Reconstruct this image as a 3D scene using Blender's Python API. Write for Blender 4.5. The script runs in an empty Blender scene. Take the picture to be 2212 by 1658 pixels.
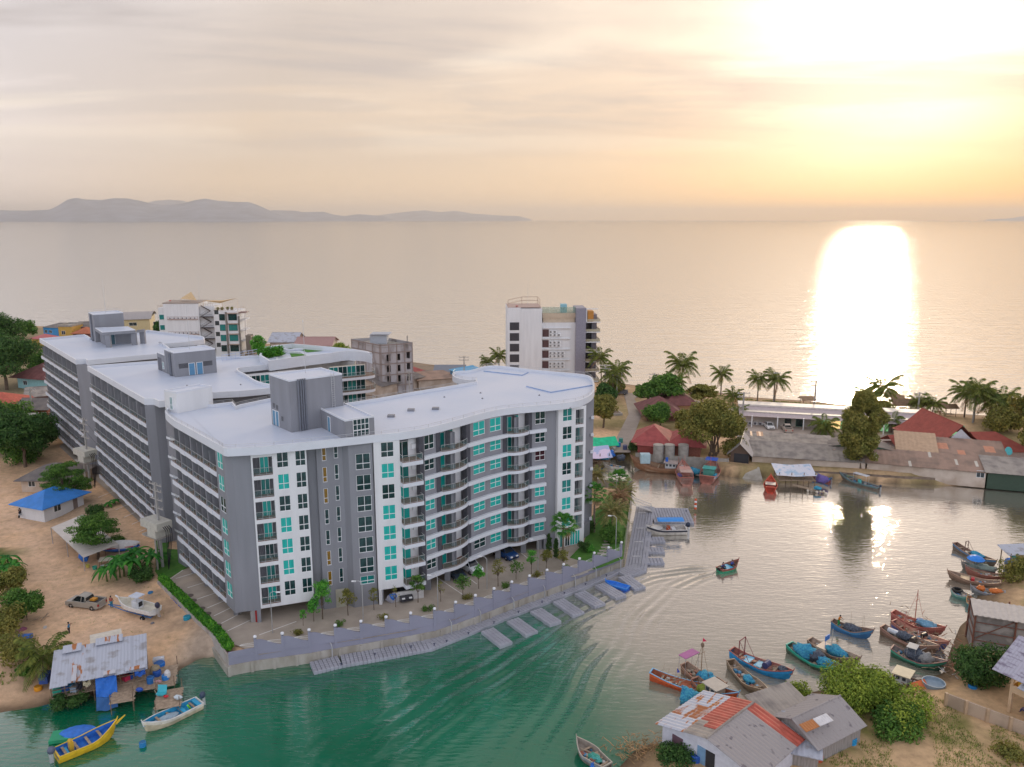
import bpy, math, random
import numpy as np
from mathutils import Vector, Matrix, noise
random.seed(7)
R=math.radians
sc=bpy.context.scene
# ---------------------------------------------------------------- camera
CAMH=52.; PITCH=math.atan(354/1725.)
FPX=1725.; CX0=1106.; CY0=829.
cam_d=bpy.data.cameras.new("camera"); cam=bpy.data.objects.new("camera",cam_d)
sc.collection.objects.link(cam); sc.camera=cam
cam_d.sensor_fit='HORIZONTAL'; cam_d.sensor_width=36.; cam_d.lens=FPX/2212*36
cam_d.clip_start=1.; cam_d.clip_end=200000.
cam.location=(0,0,CAMH); cam.rotation_euler=(math.pi/2-PITCH,0,0)
sc.view_settings.view_transform='Standard'; sc.view_settings.look='None'
sc.view_settings.exposure=.40; sc.view_settings.gamma=1.
sc.render.engine='CYCLES'
# ---------------------------------------------------------------- sun and sky
SUN_EL=R(12.5); SUN_AZ=R(24.0)      # azimuth measured from +Y towards +X
sun_d=bpy.data.lights.new("sun",'SUN'); sun=bpy.data.objects.new("sun",sun_d)
sc.collection.objects.link(sun)
sun_d.energy=.85; sun_d.angle=R(3.); sun_d.color=(1.,.80,.56)
sdir=Vector((math.sin(SUN_AZ)*math.cos(SUN_EL),math.cos(SUN_AZ)*math.cos(SUN_EL),math.sin(SUN_EL)))
sun.rotation_euler=sdir.to_track_quat('Z','Y').to_euler()
world=bpy.data.worlds.new("World"); sc.world=world; world.use_nodes=True
def build_world():
    nt=world.node_tree; N=nt.nodes; L=nt.links; N.clear()
    out=N.new('ShaderNodeOutputWorld')
    tc=N.new('ShaderNodeTexCoord'); d=tc.outputs['Generated']
    def M(op,a,b=None,clamp=False):
        n=N.new('ShaderNodeMath'); n.operation=op; n.use_clamp=clamp
        for i,x in enumerate((a,b)):
            if x is None: continue
            if isinstance(x,(int,float)): n.inputs[i].default_value=x
            else: L.new(x,n.inputs[i])
        return n.outputs[0]
    def mixc(f,a,b):
        n=N.new('ShaderNodeMix'); n.data_type='RGBA'
        for s,x in ((n.inputs[0],f),(n.inputs[6],a),(n.inputs[7],b)):
            if isinstance(x,(tuple,float,int)): s.default_value=(x+(1,)) if isinstance(x,tuple) else x
            else: L.new(x,s)
        return n.outputs[2]
    def addc(a,col,f):
        n=N.new('ShaderNodeVectorMath'); n.operation='SCALE'; n.inputs[0].default_value=col; L.new(f,n.inputs[3])
        m=N.new('ShaderNodeVectorMath'); m.operation='ADD'; L.new(a,m.inputs[0]); L.new(n.outputs[0],m.inputs[1]); return m.outputs[0]
    nrm=N.new('ShaderNodeVectorMath'); nrm.operation='NORMALIZE'; L.new(d,nrm.inputs[0]); d=nrm.outputs[0]
    sx=N.new('ShaderNodeSeparateXYZ'); L.new(d,sx.inputs[0]); z=sx.outputs[2]
    def dot(v):
        n=N.new('ShaderNodeVectorMath'); n.operation='DOT_PRODUCT'; L.new(d,n.inputs[0]); n.inputs[1].default_value=v; return n.outputs['Value']
    el=M('MAXIMUM',z,0.)
    th=M('ARCCOSINE',M('MINIMUM',dot(tuple(sdir)),.99999))       # angle to the sun
    # clear-air gradient ahead
    up=M('MULTIPLY',el,3.2,True)
    ahead=mixc(up,(.62,.455,.31),(.52,.472,.445))
    # sky behind the camera, opposite the sun: bluish bright evening sky
    hx=Vector((sdir.x,sdir.y,0)).normalized()
    fr=M('MULTIPLY_ADD',dot((hx.x,hx.y,.35)),1.)
    n=N.new('ShaderNodeMapRange'); n.inputs[1].default_value=-.2; n.inputs[2].default_value=.72
    L.new(dot((hx.x,hx.y,-.25)),n.inputs[0]); fr=n.outputs[0]
    col=mixc(fr,BACK,ahead)
    # cloud bands: noise on a plane far overhead, stretched
    dv=N.new('ShaderNodeCombineXYZ'); zz=M('ADD',el,.10)
    L.new(M('DIVIDE',sx.outputs[0],zz),dv.inputs[0]); L.new(M('DIVIDE',sx.outputs[1],zz),dv.inputs[1])
    mp=N.new('ShaderNodeMapping'); mp.inputs['Rotation'].default_value=(0,0,R(-20)); mp.inputs['Scale'].default_value=(.28,.75,1); L.new(dv.outputs[0],mp.inputs[0])
    def noi(sc_,det,off,dist=.6):
        m=N.new('ShaderNodeMapping'); m.inputs['Location'].default_value=off; L.new(mp.outputs[0],m.inputs[0])
        q=N.new('ShaderNodeTexNoise'); q.inputs['Scale'].default_value=sc_; q.inputs['Detail'].default_value=det; q.inputs['Roughness'].default_value=.55; q.inputs['Distortion'].default_value=dist
        L.new(m.outputs[0],q.inputs[0]); return q.outputs[0]
    def rng(x,a,b,c,e):
        q=N.new('ShaderNodeMapRange'); q.interpolation_type='SMOOTHSTEP'; L.new(x,q.inputs[0])
        for i,v in enumerate((a,b,c,e)): q.inputs[i+1].default_value=v
        return q.outputs[0]
    c1=rng(noi(.8,7,(3.1,1.7,0)),.42,.58,0.,1.)
    c2=rng(noi(1.9,6,(7.1,4.2,0)),.45,.6,0.,1.)
    cl=M('MINIMUM',M('ADD',M('MULTIPLY',c1,.8),M('MULTIPLY',c2,.35)),1.)
    fade=rng(el,.03,.16,0.,1.)
    cl=M('MULTIPLY',cl,fade)
    lit=rng(noi(1.1,6,(-5.1,2.2,0)),.48,.62,0.,1.)
    col=mixc(M('MULTIPLY',cl,.95),col,(.40,.35,.335))
    col=mixc(M('MULTIPLY',M('MULTIPLY',lit,fade),.5),col,(.82,.71,.58))
    # glow round the sun
    g1=M('EXPONENT',M('MULTIPLY',M('POWER',M('DIVIDE',th,R(7.8)),2.),-1.))
    g2=M('EXPONENT',M('MULTIPLY',M('DIVIDE',th,R(14.)),-1.))
    thin=M('SUBTRACT',1.,M('MULTIPLY',cl,.62))
    col=addc(col,(.88,.82,.74),M('MULTIPLY',g1,thin))
    col=addc(col,(.44,.29,.16),M('MULTIPLY',g2,thin))
    # orange band low under the sun
    az=N.new('ShaderNodeMath'); az.operation='ARCTAN2'; L.new(sx.outputs[0],az.inputs[0]); L.new(sx.outputs[1],az.inputs[1])
    da=M('DIVIDE',M('SUBTRACT',az.outputs[0],SUN_AZ+R(6)),R(19))
    ob=M('MULTIPLY',M('EXPONENT',M('MULTIPLY',M('MULTIPLY',da,da),-1.)),M('EXPONENT',M('MULTIPLY',el,-1/.10)))
    col=addc(col,(.04,-.24,-.42),ob)
    bg=N.new('ShaderNodeBackground'); L.new(col,bg.inputs[0]); bg.inputs[1].default_value=1.
    sk=N.new('ShaderNodeTexSky'); sk.sky_type='NISHITA'; sk.sun_disc=False; sk.sun_elevation=SUN_EL; sk.sun_rotation=SUN_AZ
    b2=N.new('ShaderNodeBackground'); L.new(sk.outputs[0],b2.inputs[0]); b2.inputs[1].default_value=.006
    ad=N.new('ShaderNodeAddShader'); L.new(bg.outputs[0],ad.inputs[0]); L.new(b2.outputs[0],ad.inputs[1]); L.new(ad.outputs[0],out.inputs[0])
BACK=(.97,1.07,1.32)
build_world()
# ---------------------------------------------------------------- helpers
def G(x,y,z=0.):
    """real-world point (metres) of a measured photo coordinate lying at height z"""
    u=(x-CX0)/FPX; v=(y-CY0)/FPX; c,s=math.cos(PITCH),math.sin(PITCH)
    dz=-s-v*c; t=(z-CAMH)/dz
    return Vector((u*t,(c-v*s)*t,z))
def PXx(p):
    c,s=math.cos(PITCH),math.sin(PITCH); z=p[2]-CAMH; d=p[1]*c-z*s
    return CX0+FPX*p[0]/d
class MB:
    def __init__(s): s.v=[]; s.f=[]; s.m=[]; s.T=None
    def add(s,vs,fs,mi=0):
        b=len(s.v)
        if s.T is not None: vs=[s.T@Vector(v) for v in vs]
        s.v+= [tuple(v) for v in vs]
        for f in fs: s.f.append([b+i for i in f]); s.m.append(mi)
    def box(s,x0,y0,z0,x1,y1,z1,mi=0,b=None):
        vs=[(x0,y0,z0),(x1,y0,z0),(x1,y1,z0),(x0,y1,z0),(x0,y0,z1),(x1,y0,z1),(x1,y1,z1),(x0,y1,z1)]
        s.add(vs,[(0,3,2,1),(4,5,6,7),(0,1,5,4),(1,2,6,5),(2,3,7,6),(3,0,4,7)],mi)
    def prism(s,poly,z0,z1,mi=0,top=None,cap=True):
        n=len(poly); a=sum(poly[i][0]*poly[(i+1)%n][1]-poly[(i+1)%n][0]*poly[i][1] for i in range(n))
        if a<0: poly=poly[::-1]
        vs=[(p[0],p[1],z0) for p in poly]+[(p[0],p[1],z1) for p in poly]
        s.add(vs,[(i,(i+1)%n,n+(i+1)%n,n+i) for i in range(n)],mi)
        if cap: s.add(vs,[list(range(n))[::-1]],mi); s.add(vs,[list(range(n,2*n))],mi if top is None else top)
    def tube(s,p,q,r0=.03,r1=None,n=6,mi=0):
        p,q=Vector(p),Vector(q); r1=r0 if r1 is None else r1; d=(q-p)
        if d.length<1e-6: return
        d.normalize(); a=d.orthogonal().normalized(); b=d.cross(a)
        vs=[]
        for c,r in ((p,r0),(q,r1)):
            for i in range(n): t=2*math.pi*i/n; vs.append(c+a*(r*math.cos(t))+b*(r*math.sin(t)))
        s.add(vs,[(i,(i+1)%n,n+(i+1)%n,n+i) for i in range(n)]+[list(range(n))[::-1],list(range(n,2*n))],mi)
    def path(s,pts,r,n=6,mi=0):
        for a,b in zip(pts[:-1],pts[1:]): s.tube(a,b,r,r,n,mi)
    def lathe(s,prof,n=12,c=(0,0,0),mi=0):
        vs=[]; 
        for r,z in prof:
            for i in range(n): t=2*math.pi*i/n; vs.append((c[0]+r*math.cos(t),c[1]+r*math.sin(t),c[2]+z))
        fs=[(k*n+i,k*n+(i+1)%n,(k+1)*n+(i+1)%n,(k+1)*n+i) for k in range(len(prof)-1) for i in range(n)]
        fs+=[list(range(n))[::-1],list(range((len(prof)-1)*n,len(prof)*n))]
        s.add(vs,fs,mi)
    def quad(s,a,b,c,d,mi=0): s.add([a,b,c,d],[(0,1,2,3)],mi)
    def blob(s,c,r,seed=0,n=10,amp=.2,mi=0,fr=1.5):
        vs=[];m=n//2+1
        for j in range(m+1):
            ph=math.pi*j/m
            for i in range(n):
                t=2*math.pi*i/n; d=Vector((math.sin(ph)*math.cos(t),math.sin(ph)*math.sin(t),math.cos(ph)))
                k=1+amp*noise.noise(d*fr+Vector((seed*3.1,seed,0)))*1.6
                vs.append((c[0]+d.x*r[0]*k,c[1]+d.y*r[1]*k,c[2]+d.z*r[2]*k))
        s.add(vs,[(j*n+i,(j+1)*n+i,(j+1)*n+(i+1)%n,j*n+(i+1)%n) for j in range(m) for i in range(n)],mi)
    def mesh(s,name,mats,smooth=False,off=None):
        me=bpy.data.meshes.new(name)
        vs=s.v if off is None else [(v[0]-off[0],v[1]-off[1],v[2]-off[2]) for v in s.v]
        me.from_pydata(vs,[],s.f)
        for m in mats: me.materials.append(m)
        if len(mats)>1: me.polygons.foreach_set('material_index',s.m)
        if smooth: me.polygons.foreach_set('use_smooth',[True]*len(me.polygons))
        me.update(); return me
    def build(s,name,mats,parent=None,smooth=False,world=False):
        """world=True: the shape was given in world coordinates; parents are never rotated then"""
        if not isinstance(mats,(list,tuple)): mats=[mats]
        off=parent.location if (world and parent is not None) else None
        if world and parent is not None and parent.parent is not None: off=parent.location+parent.parent.location
        return obj(name,s.mesh(name,mats,smooth,off),parent)
def obj(name,me,parent=None,loc=(0,0,0),rz=0.):
    o=bpy.data.objects.new(name,me); sc.collection.objects.link(o); o.parent=parent; o.location=loc
    if rz: o.rotation_euler=(0,0,rz)
    return o
def tag(o,label,cat,group=None):
    o['label']=label; o['category']=cat
    if group: o['group']=group
    return o
def thing(name,label,cat,loc=(0,0,0),rz=0.,group=None):
    return tag(obj(name,None,None,loc,rz),label,cat,group)
def struct(o): o['kind']='structure'; return o
def stuff(o,label,cat): o['kind']='stuff'; o['label']=label; o['category']=cat; return o
def copy_tree(o,loc=None,rz=None,scale=None,label=None,parent=None):
    c=o.copy(); sc.collection.objects.link(c); c.parent=parent if parent is not None else (o.parent if parent is None and loc is None else None)
    if loc is not None: c.location=loc
    if rz is not None: c.rotation_euler=(o.rotation_euler[0],o.rotation_euler[1],rz)
    if scale is not None: c.scale=(scale,)*3 if isinstance(scale,(int,float)) else scale
    if label: c['label']=label
    for ch in list(o.children):
        d=ch.copy(); sc.collection.objects.link(d); d.parent=c
        for g in list(ch.children):
            e=g.copy(); sc.collection.objects.link(e); e.parent=d
    return c
# ---------------------------------------------------------------- materials
def mat(name,col,rough=.7,var=.12,vs=1.5,bump=0.,bs=8.,metal=0.,col2=None,thr=None,spec=.4,coord='Object',stretch=None,emit=None,trans=0.,alpha=1.,wave=None,trl=0.,island=0.):
    m=bpy.data.materials.new(name); m.use_nodes=True; nt=m.node_tree; N=nt.nodes; L=nt.links
    p=N['Principled BSDF']; p.inputs['Roughness'].default_value=rough; p.inputs['Metallic'].default_value=metal
    p.inputs['Specular IOR Level'].default_value=spec
    tc=N.new('ShaderNodeTexCoord'); src=tc.outputs[coord]
    if stretch:
        mp=N.new('ShaderNodeMapping'); mp.inputs['Scale'].default_value=stretch; L.new(src,mp.inputs[0]); src=mp.outputs[0]
    no=N.new('ShaderNodeTexNoise'); no.inputs['Scale'].default_value=vs; no.inputs['Detail'].default_value=5; L.new(src,no.inputs[0])
    mr=N.new('ShaderNodeMapRange')
    a,b=thr if thr else (.3,.7)
    mr.inputs[1].default_value=a; mr.inputs[2].default_value=b; L.new(no.outputs[0],mr.inputs[0])
    mx=N.new('ShaderNodeMix'); mx.data_type='RGBA'; L.new(mr.outputs[0],mx.inputs[0])
    c2=col2 if col2 else tuple(min(1,c*(1+var)) for c in col); c1=col if col2 else tuple(c*(1-var) for c in col)
    mx.inputs[6].default_value=(*c1,1); mx.inputs[7].default_value=(*c2,1); co=mx.outputs[2]
    if island:
        ge=N.new('ShaderNodeNewGeometry'); hs=N.new('ShaderNodeHueSaturation'); L.new(co,hs.inputs['Color'])
        q=N.new('ShaderNodeMapRange'); L.new(ge.outputs['Random Per Island'],q.inputs[0]); q.inputs[3].default_value=1-island; q.inputs[4].default_value=1+island; L.new(q.outputs[0],hs.inputs['Value'])
        q=N.new('ShaderNodeMapRange'); L.new(ge.outputs['Random Per Island'],q.inputs[0]); q.inputs[3].default_value=.5+.03*island; q.inputs[4].default_value=.5-.05*island; L.new(q.outputs[0],hs.inputs['Hue'])
        co=hs.outputs[0]
    L.new(co,p.inputs['Base Color'])
    if bump:
        nb=N.new('ShaderNodeTexNoise'); nb.inputs['Scale'].default_value=bs; nb.inputs['Detail'].default_value=4; L.new(src,nb.inputs[0])
        bu=N.new('ShaderNodeBump'); bu.inputs['Strength'].default_value=bump; bu.inputs['Distance'].default_value=.1; L.new(nb.outputs[0],bu.inputs['Height']); L.new(bu.outputs[0],p.inputs['Normal'])
    if wave:
        wv=N.new('ShaderNodeTexWave'); wv.bands_direction=wave[0]; wv.inputs['Scale'].default_value=wave[1]; wv.inputs['Distortion'].default_value=0; L.new(tc.outputs['Object'],wv.inputs[0])
        bu=N.new('ShaderNodeBump'); bu.inputs['Strength'].default_value=wave[2]; bu.inputs['Distance'].default_value=.06; L.new(wv.outputs[1],bu.inputs['Height']); L.new(bu.outputs[0],p.inputs['Normal'])
    if emit: p.inputs['Emission Color'].default_value=(*emit[0],1); p.inputs['Emission Strength'].default_value=emit[1]
    if alpha<1: p.inputs['Alpha'].default_value=alpha
    if trl:
        t=N.new('ShaderNodeBsdfTranslucent'); L.new(co,t.inputs[0]); ms=N.new('ShaderNodeMixShader'); ms.inputs[0].default_value=trl
        L.new(p.outputs[0],ms.inputs[1]); L.new(t.outputs[0],ms.inputs[2]); L.new(ms.outputs[0],N['Material Output'].inputs[0])
    return m
_mc={}
def paint(col,rough=.5,**k):
    key=(tuple(round(c,3) for c in col),rough,tuple(sorted(k.items())))
    if key not in _mc: _mc[key]=mat('paint',col,rough,**({'var':.1,'vs':2.}|k))
    return _mc[key]
WHITE=mat('white_render',(.72,.72,.72),.55,var=.06,vs=.9,stretch=(1,1,.12))
FASC=mat('white_fascia',(.68,.70,.74),.5,var=.03,vs=.4,stretch=(1,1,3))
DECK=mat('roof_coating',(.50,.565,.68),.38,col2=(.58,.62,.71),thr=(.35,.65),vs=.10,spec=.45)
GREY=mat('grey_render',(.245,.248,.268),.6,var=.09,vs=.8,stretch=(1,1,.12))
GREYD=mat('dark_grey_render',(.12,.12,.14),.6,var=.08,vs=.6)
TEAL=mat('teal_curtain',(.0,.42,.36),.35,var=.25,vs=14,stretch=(1,1,.03),spec=.6)
TEALD=mat('teal_curtain_dim',(.0,.19,.17),.3,var=.35,vs=9,stretch=(1,1,.05),spec=.6)
GLASSD=mat('dark_glass',(.012,.045,.045),.08,var=.6,vs=1.3,spec=.35)
GLASSP=mat('plum_glass',(.05,.012,.02),.15,var=.4,vs=1.3,spec=.7)
AMBER=mat('amber_glass',(.22,.12,.01),.2,var=.3,vs=2)
FRAME=mat('white_frame',(.82,.82,.82),.4,var=.02)
STEEL=mat('steel',(.55,.55,.55),.35,metal=.6,var=.1)
WOODB=mat('balcony_tile',(.26,.13,.08),.6,var=.15,vs=3)
SLAT=mat('slat_grey',(.10,.10,.12),.6,wave=('X',4.,1.))
RAILG=mat('rail_glass',(.10,.22,.21),.15,var=.1,alpha=.28,spec=.5)
CONC=mat('concrete',(.36,.33,.29),.85,var=.2,vs=1.2,bump=.25,bs=5)
CONCD=mat('stained_concrete',(.30,.27,.22),.9,col2=(.44,.41,.36),vs=.7,thr=(.35,.65),bump=.3,bs=4,stretch=(1,1,.35))
RUST=mat('rusty_sheet',(.36,.13,.05),.8,col2=(.50,.50,.53),vs=.55,thr=(.42,.52),stretch=(2.5,.6,1))
TIN=mat('tin_sheet',(.44,.46,.52),.55,col2=(.30,.29,.30),vs=.9,thr=(.52,.66),metal=.15)
TINR=mat('rust_stained_tin',(.46,.48,.54),.6,col2=(.40,.15,.05),vs=.75,thr=(.55,.6),stretch=(2.2,.5,1),metal=.1)
FIBRO=mat('fibro_roof',(.36,.315,.27),.9,col2=(.23,.20,.18),vs=.6,thr=(.4,.65),bump=.2)
FIBROD=mat('fibro_roof_dark',(.14,.125,.12),.9,col2=(.22,.19,.17),vs=.5,thr=(.35,.65))
FIBROR=mat('fibro_roof_brown',(.36,.24,.18),.9,col2=(.24,.17,.13),vs=.4,thr=(.4,.65))
REDR=mat('red_sheet',(.42,.09,.06),.6,var=.22,vs=1.1)
REDT=mat('red_roof_tile',(.33,.07,.065),.7,var=.25,vs=.8)
MAROON=mat('maroon_roof',(.17,.065,.06),.8,var=.25,vs=.7)
BLUER=mat('blue_sheet',(.04,.24,.68),.5,var=.12,vs=.8)
WOOD=mat('weathered_wood',(.20,.135,.09),.85,var=.35,vs=3,stretch=(1,1,1))
WOODL=mat('pale_wood',(.36,.27,.19),.85,var=.3,vs=3)
BARK=mat('bark',(.14,.10,.07),.9,var=.3,vs=4)
PALMBARK=mat('palm_bark',(.22,.17,.13),.9,var=.25,vs=5)
SAND=mat('sand',(.42,.27,.17),.95,var=.2,vs=.3,bump=.2,bs=3)
RUBBER=mat('rubber',(.02,.02,.02),.8,var=.2)
BLK=mat('black_plastic',(.02,.02,.025),.4,var=.2)
SKIN=mat('skin',(.28,.15,.09),.6,var=.08)
HAIR=mat('black_hair',(.015,.012,.01),.6,var=.2)
NETB=mat('net_blue',(.03,.22,.42),.9,col2=(.08,.40,.52),vs=5,thr=(.4,.6),bump=1.,bs=14)
NETG=mat('net_green',(.04,.28,.20),.9,col2=(.10,.42,.40),vs=5,thr=(.4,.6),bump=1.,bs=14)
NETD=mat('net_dark',(.06,.065,.09),.95,col2=(.13,.16,.20),vs=6,thr=(.4,.6),bump=1.,bs=14)
TARPB=mat('blue_tarp',(.03,.17,.60),.5,var=.2,vs=2,bump=.5,bs=4)
def leafm(name,c,c2,isl=.45,trl=.3): return mat(name,c,.6,col2=c2,vs=.5,thr=(.35,.65),island=isl,trl=trl,spec=.25)
LEAF=leafm('leaves_green',(0.072,0.181,0.032),(0.123,0.261,0.043))
LEAFD=leafm('leaves_dark',(0.041,0.116,0.026),(0.072,0.160,0.036))
LEAFY=leafm('leaves_yellowgreen',(0.189,0.290,0.036),(0.290,0.377,0.051))
LEAFO=leafm('leaves_olive',(0.189,0.208,0.047),(0.282,0.255,0.056))
LEAFB=leafm('leaves_bright',(0.072,0.319,0.043),(0.131,0.435,0.058))
HEDGE=leafm('hedge_leaves',(0.051,0.232,0.022),(0.102,0.348,0.029))
PALML=leafm('palm_leaves',(0.102,0.152,0.029),(0.189,0.217,0.043))
PALMG=leafm('palm_leaves_green',(0.043,0.189,0.029),(0.087,0.275,0.043))
DATEL=leafm('date_palm_leaves',(0.203,0.232,0.072),(0.348,0.290,0.116))
DRYL=leafm('dry_leaves',(.30,.19,.10),(.38,.24,.12))
GRASSM=leafm('grass_blades',(0.145,0.246,0.043),(0.261,0.290,0.072),isl=.4)
# ---------------------------------------------------------------- terrain, water
def poly(pts,z=0.): return [tuple(G(x,y,z)[:2]) for x,y in pts]
wall_px=[(494.7,1438),(554,1426.5),(612,1419),(670,1411),(725.6,1400.7),(781,1391.5),(834.6,1382),(888,1373),(939.6,1363),(985,1348),(1031,1331.5),(1067,1317.5),(1103.7,1302.8),(1144,1288),(1176.6,1276.8),(1215,1263),(1254.8,1248),(1299,1230),(1343.3,1211.7)]
WALL=[G(x,y,1.3) for x,y in wall_px]                       # foot of the grey parapet of the sea wall
WALLR=[G(1343.3,1211.7,1.3),G(1353,1150,1.3),G(1360,1100,1.3),G(1366,1058,1.3)]
WALLT=[WALLR[-1],G(1325,1056,1.3),G(1268,1052,1.3)]
YW=[G(340,1262,1.9),G(368,1290,1.9),G(397,1319,1.9),G(428,1350,1.9),G(457,1377,1.9),WALL[0]]  # boundary wall with the hedge
coast=[(-900,680),(-300,690),(0,700),(300,717),(600,745),(950,790),(1200,812),(1354,830),(1431,839),(1525,844),(1619,858),(1728,865),(1869,879),(1969,887),(2056,893),(2166,900),(2300,912),(2600,935),(3300,990)]
far_bank=[(3300,1150),(2600,1085),(2300,1062),(2150,1054),(1950,1046),(1800,1036),(1640,1030),(1600,1034),(1575,1030),(1500,1012),(1440,1008),(1372,1003),(1345,990),(1310,988),(1284,1000),(1245,1012)]
yard=[(480,1440),(462,1420),(440,1420),(405,1440),(360,1472),(325,1485),(270,1497),(200,1505),(130,1515),(88,1530),(0,1543),(-150,1560),(-600,1600)]
land1=poly(coast)+poly(far_bank)+[tuple(p[:2]) for p in WALLT[::-1]]+[tuple(p[:2]) for p in WALLR[::-1][1:]]+[tuple(p[:2]) for p in WALL[::-1]]+poly(yard)+[(-260,62),(-700,300)]
bank2=poly([(1290,1720),(1325,1668),(1372,1618),(1400,1606),(1450,1604),(1560,1580),(1640,1556),(1680,1530),(1763,1490),(1850,1500),(1950,1475),(2035,1455),(2052,1400),(2072,1352),(2098,1330),(2108,1290),(2140,1245),(2200,1228),(2260,1205),(2400,1190),(3200,1180)])+[(260,90),(200,30),(0,30)]
def sdist(P,poly):
    """signed distance (+ inside) from many points to a polygon"""
    A=np.array(poly); B=np.roll(A,-1,0); best=np.full(len(P),1e9); ins=np.zeros(len(P),bool)
    for a,b in zip(A,B):
        d=b-a; t=np.clip(((P-a)@d)/(d@d+1e-12),0,1); q=a+t[:,None]*d
        best=np.minimum(best,np.hypot(*(P-q).T))
        if abs(d[1])>1e-12:
            c=((a[1]>P[:,1])!=(b[1]>P[:,1]))&(P[:,0]<(b[0]-a[0])*(P[:,1]-a[1])/(b[1]-a[1])+a[0]); ins^=c
    return np.where(ins,best,-best)
def grid(xs,ys):
    X,Y=np.meshgrid(xs,ys); return np.stack([X.ravel(),Y.ravel()],1)
def gfaces(nx,ny): return [(j*nx+i,j*nx+i+1,(j+1)*nx+i+1,(j+1)*nx+i) for j in range(ny-1) for i in range(nx-1)]
xs=np.concatenate([np.arange(-260,-130,5),np.arange(-130,100,.9),np.arange(100,260,4)]); ys=np.concatenate([np.arange(48,175,.9),np.arange(175,270,1.6),np.arange(270,520,8)])
P=grid(xs,ys)
d1=sdist(P,land1); d2=sdist(P,bank2)
# slope: gentle on the sea beach and in the yard, steep at the walls
seac=sdist(P,poly(coast)+[(900,200),(900,0),(-900,0),(-900,300)])
slope=np.full(len(P),1.6)
near_sea=np.clip((22-seac)/10,0,1); slope=slope*(1-near_sea)+.14*near_sea
ydm=np.clip(1-np.hypot(P[:,0]+38,P[:,1]-78)/16,0,1)*(P[:,0]<-31.5+(P[:,1]-80)*-.75); slope=slope*(1-np.sqrt(ydm))+.16*np.sqrt(ydm)
lft=(P[:,0]<-38)&(P[:,1]<86); slope=np.where(lft,.3,slope)
h1=np.minimum(np.maximum(d1,-6)*slope,1.95); h2=np.minimum(np.maximum(d2,-6)*.35,1.7)
left=np.clip((-34.5-P[:,0]-(P[:,1]-87)*.9)/3.,0,1)*(P[:,1]<175)*1. # yard outside the boundary wall lies lower
h1=np.where(d1>0,h1-left*np.minimum(h1,1.)*.45,h1)
Hh=np.maximum(h1,h2); Hh=np.maximum(Hh,-2.)
nz=np.array([noise.noise((p[0]*.12,p[1]*.12,3.)) for p in P])
Hh=Hh+np.where(Hh>.25,nz*.10,0)-.04
hill=np.clip((-62-P[:,0]-.1*(P[:,1]-80))/22,0,1)*np.clip((110-P[:,1])/20,0,1); Hh+=hill*3.0*(d1>0)
def ground_z(x,y):
    i=int(np.argmin(np.abs(xs-x))); j=int(np.argmin(np.abs(ys-y))); return float(Hh[j*len(xs)+i])
def zone_mask(pxs,z,soft):
    return np.clip(.5+sdist(P,poly(pxs,z))/soft,0,1)
def nzs(s,o): return np.array([noise.noise((p[0]*s,p[1]*s,o)) for p in P])
n1,n2=nzs(.09,1.),nzs(.35,5.)
col=np.tile(np.array([.70,.455,.27]),(len(P),1))           # pale orange dirt
def blend(m,c):
    global col
    m=m[:,None]; col=col*(1-m)+np.array(c)*m
grey=np.clip(.5+n1*1.6+n2*.6,0,1)*.35; blend(grey,(.36,.27,.20))
fb=(P[:,1]>150-(P[:,0]-30)*.2)&(P[:,0]>18)                     # the resort spit: dry grass and sand
blend(fb*np.clip(.35+n1*1.4+n2*.6,0,1)*.8,(.22,.19,.07))
bs=np.clip((13-seac)/4,0,1); blend(bs,(.40,.27,.16)); blend(np.clip((2.5-seac)/2,0,1),(.24,.16,.10))
lg=np.clip((-64-P[:,0]-.28*(P[:,1]-80))/5+n2,0,1)*(P[:,1]<118); blend(lg,(.20,.17,.06)); blend(lg*np.clip(.5+n2*2.4,0,1),(.11,.14,.04))
br=(d2>0)*1.; blend(br,(.58,.39,.22)); blend(br*np.clip(-.05+n1*1.6+n2*1.5,0,1),(.20,.185,.06)); blend(br*np.clip((5-d2)/3.,0,1),(.20,.135,.08))
blend(zone_mask([(395,1395),(470,1330),(505,1400),(460,1425),(390,1445),(370,1430)],1.,3.)*.75,(.42,.36,.30))   # concrete slip
blend(zone_mask([(170,1080),(215,1075),(320,1230),(300,1260),(215,1235),(130,1150)],1.,5.)*.6,(.30,.25,.20))
blend(zone_mask([(-60,1020),(20,1040),(60,1110),(120,1200),(150,1250),(260,1285),(330,1330),(300,1400),(150,1400),(110,1330),(60,1240),(20,1150),(-60,1100)],1.4,4.)*.75*np.clip(.75+n2,0,1),(.74,.50,.33))
blend(zone_mask([(255,1255),(345,1250),(380,1300),(470,1390),(440,1400),(340,1320),(270,1290)],1.4,3.)*.6*np.clip(.6+n2*2,0,1),(.24,.18,.13))
blend(zone_mask([(540,742),(1040,790),(1075,812),(960,880),(760,880),(560,790)],1.9,6.)*.85,(.20,.165,.13))
blend(zone_mask([(-300,700),(340,712),(560,750),(540,800),(200,790),(120,900),(110,985),(-300,1000)],1.9,6.)*.75,(.17,.16,.09))
wet=np.clip((.35-Hh)/.35,0,1)*(d1<12); blend(wet,(.13,.09,.055))
me=bpy.data.meshes.new('ground'); me.from_pydata([(p[0],p[1],z) for p,z in zip(P.tolist(),Hh.tolist())],[],gfaces(len(xs),len(ys)))
ca=me.color_attributes.new('soil','FLOAT_COLOR','POINT'); ca.data.foreach_set('color',np.concatenate([col,np.ones((len(P),1))],1).ravel().astype('f4'))
gm=bpy.data.materials.new('soil'); gm.use_nodes=True; N=gm.node_tree.nodes; L=gm.node_tree.links; p_=N['Principled BSDF']; p_.inputs['Roughness'].default_value=.95; p_.inputs['Specular IOR Level'].default_value=.15
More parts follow.
